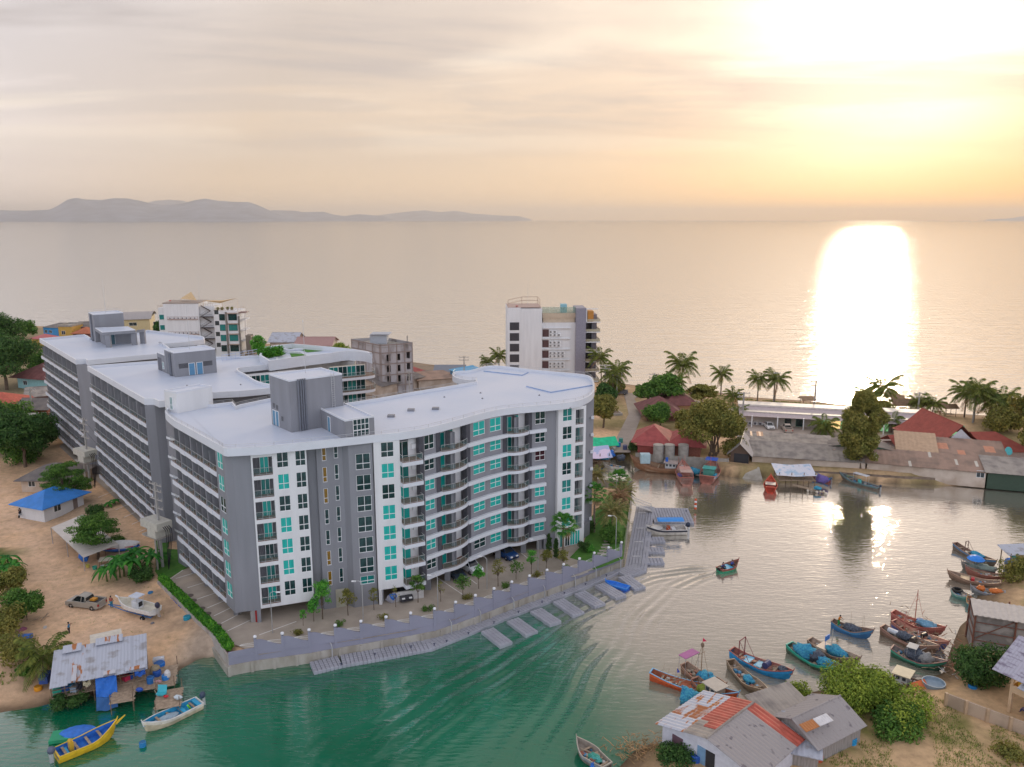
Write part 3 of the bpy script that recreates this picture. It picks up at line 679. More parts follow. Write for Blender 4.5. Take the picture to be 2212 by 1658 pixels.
    def bal(xa,xb,o,kind,pp,w=None):
        a,b=at(xa,o),at(xb,o); c=(a+b)/2; ang=math.atan2((b-a).y,(b-a).x)
        for k in range(7): add_balcony(root,c,ang,FB[k],(b-a).length if w is None else w,kind,pp(k))
        return a,b,ang
    bal(862,906,-.05,'corner',pk('XDTTTTT'))
    bal(954,1010,.2,'curved',pk('DTTTTTT')); bal(1097,1144,.2,'curved',pk('TDTTTTT'))
    def strip(xa,xb,o,m,name,z0=4.1,dep=.9,z1=ZS-.01):
        a,b=at(xa,o),at(xb,o); mb=MB(); panel(mb,a,b,z0,z1,[],dep); mb.build(name,m,root,world=True)
    strip(906,915,-.0,SLAT,'slat_screen'); strip(945,953.6,.25,SLAT,'slat_screen'); strip(1010,1018,.25,SLAT,'slat_screen'); strip(1089,1097,.25,SLAT,'slat_screen'); strip(1144,1151,.25,SLAT,'slat_screen')
    facade(915,945,.35,GREY,4.1,[(916,937.4,'win',2.0,None,pk('XXTTTTX'))])
    facade(1018,1053,.35,GREY,4.1,[(1022,1047.4,'win',2.0,None,pk('TTTTTTX'))])
    facade(1053,1089,.35,GREY,4.1,[(1058.3,1082.5,'win',2.0,None,pk('TTTTTTT'))])
    facade(1151,1181,.35,GREY,4.1,[(1156.3,1178.4,'win',2.0,None,pk('XXPTTTT'))])
    facade(1181,1206,.5,GREY,ZG,[],name='facade_panel')
    facade(1206,1266,-.05,WHITE,ZG,[(1216.3,1236.5,'win',2.0,None,pk('DXTXDTT')),(1244,1261.5,'inset',0)])
    for xa,xb in ((915,953.6),(1010,1053),(1053,1097),(1144,1181)):        # white ledge bands between floors
        a,b=at(xa,-.12),at(xb,-.12)
        for k in range(7):
            mb=MB(); panel(mb,a,b,FB[k]-.42,FB[k]+.10,[],.46); t=(b-a).normalized(); n=Vector((t.y,-t.x)); c0,c1=a-n*.46,b-n*.46
            mb.quad((a.x,a.y,FB[k]+.10),(b.x,b.y,FB[k]+.10),(c1.x,c1.y,FB[k]+.10),(c0.x,c0.y,FB[k]+.10))
            mb.build('ledge',FASC,root,world=True)
    # garden-level glazing under the right white frame
    a,b=at(1211,-.12),at(1256,-.12); ang=math.atan2((b-a).y,(b-a).x)
    for k in range(4): add_window(root,a.lerp(b,(k+.5)/4),ang,2.15,(b-a).length/4-.04,2.3,'door',[D,X,T,T][k],.06)
    # corner pillar, pipes, garage door
    lp=MB(); a,b=at(531,.35),at(540,.35); lp.prism([(a.x,a.y),(b.x,b.y),(b.x-.5,b.y+1.2),(a.x-.5,a.y+1.2)],ZG,3.75); lp.build('column',GREY,root,world=True)
    pp=MB(); 
    for k in range(5): q=at(516+k*3.2,.7); pp.tube((q.x,q.y,ZG),(q.x,q.y,3.8),.09,.09,8)
    pp.build('downpipe',STEEL,root,world=True)
    q=at(530,.65); pp=MB(); pp.box(q.x-.18,q.y-.1,ZG,q.x+.18,q.y+.2,3.8); pp.build('hydrant_riser',paint((.35,.02,.02)),root,world=True)
    a,b=at(738.5,.93),at(712,.93); gd=MB(); panel(gd,b,a,ZG,4.6,[],.04); gd.build('garage_door',paint((.45,.43,.33),wave=('Z',3.,.6)),root,world=True)
    # left (landward) facade: window column, then the open galleries
    A0=Vector((-34.6,92.2)); A1=Vector((-48.3,108.7)); tL=(A0-A1).normalized(); LL=(A0-A1).length; angL=math.atan2(tL.y,tL.x); nL=Vector((tL.y,-tL.x))
    mb=MB(); hs=[(LL-2.55,LL-.7,FB[k]+.78,FB[k]+2.75 if k<6 else ZS-.05) for k in range(7)]
    a=A1+tL*(LL-3.0); panel(mb,a,A0,3.7,ZS-.01,[(h[0]-LL+3.0,h[1]-LL+3.0,h[2],h[3]) for h in hs],1.2); 
    c=at(499,.35); mb.quad((A0.x,A0.y,3.7),(c.x,c.y,3.7),(c.x,c.y,ZS-.01),(A0.x,A0.y,ZS-.01)); mb.build('facade_panel',GREY,root,world=True)
    for h,pn in zip(hs,[T,T,T,T,X,T,T]): add_window(root,A1+tL*((h[0]+h[1])/2),angL,h[2],h[1]-h[0],h[3]-h[2],'grid',pn,-.1)
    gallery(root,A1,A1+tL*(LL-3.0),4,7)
    bf=MB(); panel(bf,A1,A1+tL*(LL-3.0),4.0,4.4,[],.3); bf.build('ledge',FASC,root,world=True)
    # link wall with narrow windows towards the next block
    b0=Vector((-48.3,108.7)); b1=Vector((-53.1,117.2)); mb=MB(); q0=b0+Vector((.6,.6)); q1=b0+Vector((-1.3,2.3)); panel(mb,q1,q0,ZG,ZS-.01,[],2.); q2=b1+Vector((1.6,1.2)); mb.quad((q2.x,q2.y,ZG),(q1.x,q1.y,ZG),(q1.x,q1.y,ZS),(q2.x,q2.y,ZS)); mb.build('link_wall',GREY,root,world=True)
    d=(q1-q2).normalized(); an=math.atan2(d.y,d.x)
    for k in range(7): add_window(root,q2.lerp(q1,.55),an,FB[k]+.7,1.0,1.7,'grid',TEALD,.06)
    for k in range(1,7):
        mb=MB(); panel(mb,q1+Vector((-.1,-.12)),q0+Vector((0,-.12)),FB[k]-.25,FB[k]+.1,[],.1); mb.build('ledge',FASC,root,world=True)
    # rear curved end: open corner balconies seen edge-on
    eb=MB()
    for k in range(7): eb.box(12.5,122.5,FB[k]-.3,12.98,130,FB[k]+.05)
    eb.build('ledge',FASC,root,world=True)
    # roof furniture ------------------------------------------------
    fl=out
    pr=offs(fl,.14,True)
    i0=min(range(len(pr)),key=lambda i:(pr[i]-v2(G(478,965,ZT))).length)
    fr=[p for p in pr]; fr=fr[i0:]+fr[:i0]
    railing(root,fr+[fr[0]],ZT)
    def boxw(name,cs,z1,m,cap=True,z0=ZD+.004,par=.22):
        mb=MB(); mb.prism([(p[0],p[1]) for p in cs],z0,z1,0)
        inn=offs([v2(p) for p in cs],.2,True); w=mb.build(name,m,root,world=True)
        r=MB(); n=len(cs); O=[v2(p) for p in cs]
        if sum(O[i].x*O[(i+1)%n].y-O[(i+1)%n].x*O[i].y for i in range(n))<0: O=O[::-1]
        inn=offs(O,.18,True); z=z1+.003
        V=lambda ps,zz:[(p.x,p.y,zz) for p in ps]
        for A,B in ((V(O,z),V(O,z+par)),(V(O,z+par),V(inn,z+par)),(V(inn,z+par),V(inn,z+.05))): r.add(A+B,[(i,(i+1)%n,n+(i+1)%n,n+i) for i in range(n)],0)
        r.add(V(inn,z+.05),[list(range(n))],1); r.build('tower_roof',[FASC,DECK],root,world=True)
        return w
    ztw=31.85; tw=[Vector(q) for q in ((-32.5,104.9),(-28.65,100.5),(-22.8,105.2),(-26.65,109.6))]; sx=tw[2]-tw[1]
    boxw('stair_tower',tw,ztw-.25,GREY)
    d1=(tw[1]-tw[0]).normalized(); dx=sx.normalized(); n1=Vector((d1.y,-d1.x)); nf=Vector((dx.y,-dx.x))
    for s in (.9,1.85): # twin doors and louvres
        o=add_door(root,tw[0]+d1*s,math.atan2(d1.y,d1.x),ZD+.1,.75,2.0,paint((.10,.24,.36),.5))
    lv=MB(); 
    for s,z in ((.9,2.5),(1.9,2.4),(3.3,1.1)):
        q=tw[0]+d1*s+n1*.02; 
        for j in range(4): lv.T=None; a=q-d1*.3; b=q+d1*.3; lv.quad((a.x,a.y,ZD+z+j*.16),(b.x,b.y,ZD+z+j*.16),(b.x,b.y,ZD+z+.09+j*.16),(a.x,a.y,ZD+z+.09+j*.16))
    lv.build('louvre',BLK,root,world=True)
    pp=MB()
    for s in (1.15,1.5,1.8,2.1):
        q=tw[1]+dx*s+nf*.16; pp.tube((q.x,q.y,ZD+.1),(q.x,q.y,ztw-.05),.11,.11,8)
    pp.build('riser_pipe',paint((.17,.18,.21),.4),root,world=True)
    ld=MB(); q=tw[1]+dx*(sx.length*.8)+nf*.2
    for s in (-.2,.2): a=q+dx*s; ld.tube((a.x,a.y,ZD+2.2),(a.x,a.y,ztw+.7),.03,.03,5)
    for j in range(16): a=q-dx*.2; b=q+dx*.2; zz=ZD+2.5+j*.3; ld.tube((a.x,a.y,zz),(b.x,b.y,zz),.02,.02,4)
    ld.build('ladder',STEEL,root,world=True)
    mst=MB(); c=(tw[0]+tw[2])/2; mst.tube((c.x,c.y,ztw),(c.x,c.y,ztw+7.),.05,.025,6); mst.lathe([(.01,0),(.09,.1),(.02,.3)],6,(c.x,c.y,ztw+6.9)); mst.build('lightning_mast',STEEL,root,world=True)
    # low annexe with the gridded window
    zl=27.5; lw_=[v2(G(684,878,zl)),v2(G(745,908,zl)),v2(G(808,899,zl)),v2(G(739,874,zl))]
    lw_[3]=lw_[2]+(lw_[0]-lw_[1])
    boxw('lift_annexe',lw_,zl-.2,GREY)
    d2=(lw_[2]-lw_[1]).normalized(); nn=Vector((d2.y,-d2.x)); an=math.atan2(d2.y,d2.x); q=lw_[1]+d2*((lw_[2]-lw_[1]).length*.53)
    f=MB(); w=2.1; 
    for zz,hh in ((.35,.75),(1.15,1.4)):
        f.box(-w/2,-.03,zz,w/2,.03,zz+hh,1)
        for k in range(5): f.box(-w/2+k*w/4-.035,-.06,zz,-w/2+k*w/4+.035,.0,zz+hh,0)
        for k in range(3 if hh>1 else 2): f.box(-w/2,-.07,zz+k*hh/(2 if hh>1 else 1)-.035,w/2,-.01,zz+k*hh/(2 if hh>1 else 1)+.035,0)
    o=obj('grid_window',f.mesh('grid_window',[FRAME,GLASSD]),root,Vector((q.x+nn.x*.05,q.y+nn.y*.05,ZD))-root.location,an)
    d3=(lw_[1]-lw_[0]).normalized(); add_door(root,lw_[0]+d3*((lw_[1]-lw_[0]).length*.45),math.atan2(d3.y,d3.x),ZD+.1,.7,1.9,paint((.10,.24,.36),.5))
    # white tank room at the left end
    zt2=27.75; tb=[v2(G(x,y,ZD)) for x,y in ((385,893.5),(461,878.))]; up_=tb[1]-tb[0]; side=Vector((-up_.y,up_.x)).normalized()*3.1+up_*(-.06); 
    tb=[tb[0]-up_.normalized()*.1,tb[1],tb[1]+side*.9,tb[0]+side*.9]
    boxw('tank_room',tb,zt2,WHITE)
    d4=(tb[0]-tb[3]).normalized(); add_window(root,tb[3]+d4*1.6,math.atan2(d4.y,d4.x),ZD+.4,.6,1.9,'grid',TEALD,.05)
    hb=MB()
    for x,y in ((888,888),(941,885),(845,901)): p=G(x*1.0,y,ZD); hb.box(p.x-.5,p.y-.4,ZD,p.x+.5,p.y+.4,ZD+.3)
    for x,y in ((750,889),(960,859),(1038,850),(1042,862),(1165,855),(1232,883)): p=G(x,y,ZD); hb.lathe([(.16,0),(.13,.12),(.03,.2)],8,(p.x,p.y,ZD))
    hb.build('roof_vent',GREY,root,world=True)
    for pts in ([(1284,833),(1190,849),(1137,836)],[(1045,803),(1128,812),(1141,806)]):
        ps=[v2(G(x,y,ZD)) for x,y in pts]; rp=MB()
        for a,b in zip(ps[:-1],ps[1:]): 
            t=(b-a).normalized(); n=Vector((-t.y,t.x))*.07; rp.prism([(a-n)[:],(b-n)[:],(b+n)[:],(a+n)[:]],ZD+.004,ZD+.16)
        rp.build('deck_kerb',paint((.30,.40,.60)),root,world=True)
    return root
def add_door(root,p,ang,z,w,h,m):
    mb=MB(); mb.box(-w/2,-.06,0,w/2,.02,h,0); mb.box(-w/2-.06,-.08,0,-w/2,.02,h+.06,1); mb.box(w/2,-.08,0,w/2+.06,.02,h+.06,1); mb.box(-w/2,-.08,h,w/2,.02,h+.06,1)
    return obj('door',mb.mesh('door',[m,FRAME]),root,Vector((p.x,p.y,z))-root.location,ang)
def gallery(root,a,b,n,floors,z1=ZS-.01,glass_from=99):
    """open balconies between plan points a (far) and b (near): back wall, piers, balconies"""
    t=(b-a).normalized(); L_=(b-a).length; ang=math.atan2(t.y,t.x); nn=Vector((t.y,-t.x)); w=L_/n
    mb=MB(); q0,q1=a-nn*1.38,b-nn*1.38
    mb.quad((q0.x,q0.y,4.2),(q1.x,q1.y,4.2),(q1.x,q1.y,z1),(q0.x,q0.y,z1))
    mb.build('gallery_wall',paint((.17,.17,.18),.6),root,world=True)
    pr=MB()
    for i in range(n+1):
        if 0<i<n:
            c=a+t*(w*i); c0=c-t*.14+nn*.0; c1=c+t*.14
            pr.prism([(c0+nn*.02)[:],(c1+nn*.02)[:],(c1-nn*1.38)[:],(c0-nn*1.38)[:]],4.2,z1)
    pr.build('pier',GREY,root,world=True)
    for i in range(n):
        c=a+t*(w*(i+.5))
        for k in range(floors): add_balcony(root,c,ang,FB[k],w-.28,'gallery',rw.choices([TEALD,GLASSD],[.3,.7])[0])
    bd=MB(); 
    for k in range(floors): panel(bd,a+nn*.0,b+nn*.0,FB[k]-.60,FB[k]-.04,[],.05)
    bd.build('spandrel_band',FASC,root,world=True)
apt_front=front_block()
def ccw(ps):
    ps=[v2(p) for p in ps]; n=len(ps)
    return ps if sum(ps[i].x*ps[(i+1)%n].y-ps[(i+1)%n].x*ps[i].y for i in range(n))>0 else ps[::-1]
def capped(root,name,cs,z0,z1,m,par=.22,top=DECK,cap=FASC):
    mb=MB(); mb.prism([(p[0],p[1]) for p in cs],z0,z1,0); w=mb.build(name,m,root,world=True)
    r=MB(); O=ccw(cs); n=len(O); inn=offs(O,.2,True); z=z1+.003; V=lambda ps,zz:[(p.x,p.y,zz) for p in ps]
    for A,B in ((V(O,z),V(O,z+par)),(V(O,z+par),V(inn,z+par)),(V(inn,z+par),V(inn,z+.04))): r.add(A+B,[(i,(i+1)%n,n+(i+1)%n,n+i) for i in range(n)],0)
    r.add(V(inn,z+.04),[list(range(n))],1); r.build('cap',[cap,top],root,world=True)
def rect(a,b,dep):
    a,b=v2(a),v2(b); t=(b-a).normalized(); n=Vector((-t.y,t.x)); return [a,b,b+n*dep,a+n*dep]
def middle_block():
    root=thing('apartment_building','middle apartment block, its pale roof carrying a grey stair house with twin blue doors','building',(-60,130,ZG))
    Z=lambda px:[v2(G(x,y,ZT)) for x,y in px]
    out=Z([(188,790.5),(311,861.4),(331,861.4),(343,867),(371,864),(461,848),(518,845),(583,839),(640,828)])+smooth(Z([(640,824),(600,833),(583,830),(560,825),(545,818),(531,808),(518,803),(512,797),(520,794),(560,790),(600,785)]),2)+Z([(600,772),(560,768),(470,771),(316.7,781)])
    out=ccw(out); roofslab(root,out)
    a=v2(G(188.5,795,ZT)); P0=Vector((-78.6,145.6)); P1=Vector((-55.9,118.3)); 
    inner=offs(out,1.6,True)
    core(root,[p[:] for p in inner])
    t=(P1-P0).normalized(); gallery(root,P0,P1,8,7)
    # grey pier tower on the corner, reaching the ground
    mb=MB(); n=Vector((t.y,-t.x)); q=P1; s1=v2(G(331.5,862.5,ZT))+Vector((-.05,.25)); 
    mb.prism([q[:],s1[:],(s1-n*3.)[:],(q-n*3.)[:]],ZG,ZS-.01,0); mb.build('corner_pier',GREY,root,world=True)
    lk=MB(); a=s1+Vector((-.1,1.4)); b=v2(G(371,864,ZT))+Vector((0,.7)); panel(lk,a,b,ZG,ZS-.02,[],1.5); lk.build('link_wall',GREY,root,world=True)
    d=(b-a).normalized()
    for k in range(7): add_window(root,a.lerp(b,.62),math.atan2(d.y,d.x),FB[k]+.8,.9,1.7,'grid',TEALD,.05)
    low=MB()
    for k in range(5):
        p=P0.lerp(P1,(k+.4)/5)-n*1.6; q_=MB(); q_.box(p.x-.35,p.y-.35,ZG,p.x+.35,p.y+.35,4.25); q_.build('column',GREY,root,world=True)
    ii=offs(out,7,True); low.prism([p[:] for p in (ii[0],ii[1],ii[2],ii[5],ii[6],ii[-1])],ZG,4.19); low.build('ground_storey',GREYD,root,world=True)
    # courtyard front of the link wing: bands and windows under the roof
    f0=v2(G(524,800,ZT)); f1=v2(G(640,789,ZT)); d=(f1-f0).normalized(); nn=Vector((d.y,-d.x)); 
    wl=MB(); panel(wl,f0-nn*.9,f1-nn*.9,4.2,ZS-.02,[],.5); wl.build('facade_panel',WHITE,root,world=True)
    for k in (4,5,6):
        for i in range(6): add_window(root,f0.lerp(f1,(i+.5)/6)-nn*.9,math.atan2(d.y,d.x),FB[k]+.5,1.6,2.0,'grid',[TEAL,GLASSD,TEALD][(i+k)%3],.05)
        mb=MB(); panel(mb,f0-nn*.3,f1-nn*.3,FB[k]-.4,FB[k]+.15,[],.6); mb.build('ledge',FASC,root,world=True)
    # grey stair house
    b0=v2(G(379,914.5/1.0-18.2,ZD)); # near base corner, measured below
    B0=v2(G((0+1455/2.211)/1.736,(1000+920/2.211)/1.736,ZD)); B1=v2(G((1800/2.211)/1.736,(1000+880/2.211)/1.736,ZD)); B2=v2(G((1300/2.211)/1.736,(1000+850/2.211)/1.736,ZD))
    u=B1-B0; s=(B2-B0).normalized()*5.2; fp=[B0,B1,B1+s,B0+s]
    capped(root,'stair_house',fp,ZD+.004,29.1,GREY,.2)
    # its open left annexe
    s2=(B2-B0).normalized(); w0=B0+s2*5.2; an=[w0,w0+u*.55,w0+u*.55+s2*4.,w0+s2*4.]
    capped(root,'annexe',[w0+s2*.01,w0+u.normalized()*5,w0+u.normalized()*5+s2*4.5,w0+s2*4.5],ZD+.004,28.0,GREY,.15)
    sp=(B0-B2).normalized(); ang=math.atan2(sp.y,sp.x)
    add_window(root,w0+s2*1.1,ang,ZD+.6,.9,1.3,'grid',TEALD,.05)
    q=w0+s2*3.1; op=MB(); op.box(-1.0,-.02,0,1.0,.03,2.4); obj('opening',op.mesh('opening',[GREYD]),root,Vector((q.x,q.y,ZD+.05))-root.location,ang)
    du=u.normalized(); au=math.atan2(du.y,du.x); L_=u.length
    for f in (.40,.59): add_door(root,B0+du*L_*f,au,ZD+.1,.95,2.1,paint((.10,.25,.40),.5))
    lv=MB(); nu=Vector((du.y,-du.x))
    for f in (.21,.79):
        for j in range(5): a=B0+du*L_*f-du*.8+nu*.03; b=a+du*1.6; lv.quad((a.x,a.y,ZD+1.5+j*.17),(b.x,b.y,ZD+1.5+j*.17),(b.x,b.y,ZD+1.6+j*.17),(a.x,a.y,ZD+1.6+j*.17))
    lv.build('louvre',BLK,root,world=True)
    pp=MB(); q=B0+s2*2.7-Vector((-s2.y,s2.x))*0
    nl=Vector((sp.y,-sp.x))
    for i in range(3): c=B0+s2*(1.7+.35*i)+nl*.14; pp.tube((c.x,c.y,ZD),(c.x,c.y,28.9),.11,.11,8)
    c=B0+s2*3.3+nl*.25; 
    for o in (-.25,.25): e=c+s2*o; pp.tube((e.x,e.y,ZD+.3),(e.x,e.y,29.),.03,.03,5)
    pp.build('riser_pipe',paint((.17,.18,.21),.4),root,world=True)
    ms=MB(); c=(fp[0]+fp[2])/2; ms.tube((c.x,c.y,29.1),(c.x,c.y,37.5),.05,.02,6); ms.build('lightning_mast',STEEL,root,world=True)
    # pipe rack behind the stair house
    rk=MB(); 
    a=v2(G(480,781,ZD)); b=v2(G(556,768,ZD)); 
    for z in (.2,.7,1.2): rk.tube((a.x,a.y,ZD+z),(b.x,b.y,ZD+z),.05,.05,6)
    for i in range(9): c=a.lerp(b,i/8); rk.tube((c.x,c.y,ZD),(c.x,c.y,ZD+1.3),.04,.04,5)
    rk.build('pipe_rack',paint((.5,.55,.7)),root,world=True)
    dr=MB()
    for x,y in ((520,840),(585,832),(553,835),(404,842)): p=G(x,y-8,ZD); dr.lathe([(.16,0),(.13,.12),(.03,.2)],8,(p.x,p.y,ZD))
    dr.build('roof_vent',GREY,root,world=True)
def rear_block():
    root=thing('apartment_building','rear left apartment block with a tall grey stair box and open canopy on its roof','building',(-90,165,ZG))
    Z=lambda px:[v2(G(x,y,ZT)) for x,y in px]
    out=Z([(84.7,731.5),(162.8,777.3),(183.9,775.4),(188.7,778.5),(316.7,766.8),(350,764)])+smooth(Z([(372,757),(362,748),(352,742),(340,738),(350,744),(440,735),(443,731),(439,727),(417,723.6),(365,719),(320,713)]),1)+Z([(300,717),(195.4,729.7),(190,726),(182,722.6)])
    out=ccw(out); roofslab(root,out)
    P0=Vector((-108.0,180.9)); P1=Vector((-85.3,153.8)); t=(P1-P0).normalized(); n=Vector((t.y,-t.x))
    core(root,[p[:] for p in offs(out,1.7,True)])
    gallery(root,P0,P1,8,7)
    mb=MB(); s1=P1+Vector((3.,-.9)); mb.prism([P1[:],s1[:],(s1-n*3)[:],(P1-n*3)[:]],ZG,ZS-.01); mb.build('corner_pier',GREY,root,world=True)
    low=MB()
    for k in range(5): p=P0.lerp(P1,(k+.4)/5)-n*1.6; q_=MB(); q_.box(p.x-.35,p.y-.35,ZG,p.x+.35,p.y+.35,4.25); q_.build('column',GREY,root,world=True)
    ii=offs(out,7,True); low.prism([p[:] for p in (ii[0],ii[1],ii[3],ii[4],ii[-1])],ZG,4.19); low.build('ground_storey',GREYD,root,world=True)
    D_=lambda x,y,z=ZD: v2(G(x,y,z))
    F=D_(207.7,740); L0=D_(188,729); u=D_(262,735)-F; u=u.normalized()*6.3; s_=(L0-F).normalized()*5.5; tw=[F+s_,F,F+u,F+u+s_]
    capped(root,'stair_tower',tw,ZD+.004,31.0,GREY,.2)
    c0=D_(227,746); c1=D_(284,742.5); bk=s_*.8
    capped(root,'canopy_room',[c0,c1,c1+bk,c0+bk],ZD+.004,27.5,GREY,.02)
    f0=D_(234.5,751.5); f1=D_(290,746)
    capped(root,'canopy',[f0+Vector((-1.,-.2)),f1+Vector((.6,0)),c1+bk+Vector((.6,0)),c0+bk+Vector((-1,0))],27.55,28.15,GREY,.1)
    for p in (f0,f1,D_(309,743)):
        mb=MB(); mb.box(p.x-.6,p.y,ZD+.004,p.x+.5,p.y+.6,27.53); mb.build('pier',GREY,root,world=True)
    p=D_(309,743); mb=MB(); mb.prism([(f1.x+.62,f1.y+.2),(p.x+.5,p.y),(p.x+.5,p.y+.6),(f1.x+.62,f1.y+.8)],27.55,28.1); mb.build('beam',GREY,root,world=True)
    d=(c1-c0).normalized(); add_door(root,c0.lerp(c1,.30)+Vector((0,-.03)),math.atan2(d.y,d.x),ZD+.1,1.0,2.1,paint((.05,.12,.15),.5))
    pp=MB(); d=(tw[1]-tw[0]).normalized(); nl=Vector((d.y,-d.x))
    for s in (2.6,3.2): c=tw[0]+d*s+nl*.15; pp.tube((c.x,c.y,ZD),(c.x,c.y,30.9),.1,.1,8)
    pp.build('riser_pipe',paint((.15,.16,.19),.4),root,world=True)
    ms=MB(); c=(tw[0]+tw[2])/2; ms.tube((c.x,c.y,31.),(c.x,c.y,39.),.05,.02,6)
    for a_,b_ in zip(tw,tw[1:]+tw[:1]): ms.tube((a_.x,a_.y,31.6),(b_.x,b_.y,31.6),.03,.03,5)
    ms.build('lightning_mast',STEEL,root,world=True)
def garden_block():
    root=thing('apartment_building','apartment wing with a roof garden of lawns and clipped hedges behind the courtyard','building',(-35,150,ZG))
    zt=26.2; Z=lambda px,z=zt:[v2(G(x,y,z)) for x,y in px]
    out=Z([(560,767),(581,780),(654,770),(716.4,763)])+smooth(Z([(735,760),(754,758),(789,760.5),(806,766),(800,760),(760,754)]),2)+Z([(719.6,750),(631,742.5),(569.5,749)])
    out=ccw(out)
    roofslab(root,out,zt=zt,zs=ZS-.05,zd=25.2,th=.35)
    ir=offs(out,2.2,True); ir=[p for p in ir if PXx((p.x,p.y,26))<770]; core(root,[p[:] for p in ir],z0=2.,m=paint((.55,.54,.52)))
    # terraces at the rounded nose
    f0=v2(G(715,768,zt)); f1=v2(G(792,762,zt)); t=(f1-f0).normalized(); n=Vector((t.y,-t.x)); ang=math.atan2(t.y,t.x)
    for k in (4,5,6):
        z=FB[k]; nose=smooth([f0+n*.2,f1+n*.2,f1+t*2+n*-.6,f1+t*2.2-n*4],2)
        mb=MB(); mb.prism([p[:] for p in nose]+[(f0-n*5)[:]],z-.55,z,0,1); mb.build('terrace',[FASC,WOODB],root,world=True)
        railing(root,nose,z,1.0,.03,1.1,'railing')
        mb=MB(); ins=offs(nose[::-1],.15)[::-1]
        for a,b in zip(ins[:-1],ins[1:]): mb.quad((a.x,a.y,z+.1),(b.x,b.y,z+.1),(b.x,b.y,z+.9),(a.x,a.y,z+.9))
        mb.build('railing_glass',RAILG,root,world=True)
        wl=MB(); panel(wl,f0-n*1.3,f1-n*1.3,z,z+2.3,[],.2); wl.build('facade_panel',paint((.62,.56,.42)),root,world=True)
        for i in range(4): add_window(root,f0.lerp(f1,(i+.4)/4)-n*1.3,ang,z+.05,1.9,2.1,'door',[TEALD,GLASSD][i%2],.06)
    for i in range(5):
        for k in (5,6): add_window(root,v2(G(600+i*22,778-i*2.1,zt))-n*1.2,ang,FB[k]+.3,1.7,2.,'grid',[GLASSD,TEALD][i%2],.1)
    g=MB(); z=25.22
    for px in ([(608,752),(640,748),(716,757),(664,762),(650,757)],[(565,763),(590,759),(612,760),(618,765),(600,770),(580,775)],[(625,763),(650,764),(662,768),(630,772)],[(640,756.5),(620,759),(612,756.5),(628,753)]):
        g.add([(p.x,p.y,z+.03) for p in Z(px,z)],[list(range(len(px)))])
    g.build('lawn',mat('roof_lawn',(.05,.17,.02),.9,col2=(.08,.24,.03),vs=1.),root,world=True)
    for px in ([(612,757),(625,759.5),(640,756.5),(655,757)],[(590,757.5),(606,760),(612,764),(640,764),(650,765)]):
        ps=smooth(Z(px,z),2); w=MB()
        for a,b in zip(ps[:-1],ps[1:]): t=(b-a).normalized(); m=Vector((-t.y,t.x))*.15; w.prism([(a-m)[:],(b-m)[:],(b+m)[:],(a+m)[:]],z+.04,z+.4)
        w.build('planter_kerb',FASC,root,world=True)
middle_block(); rear_block(); garden_block()
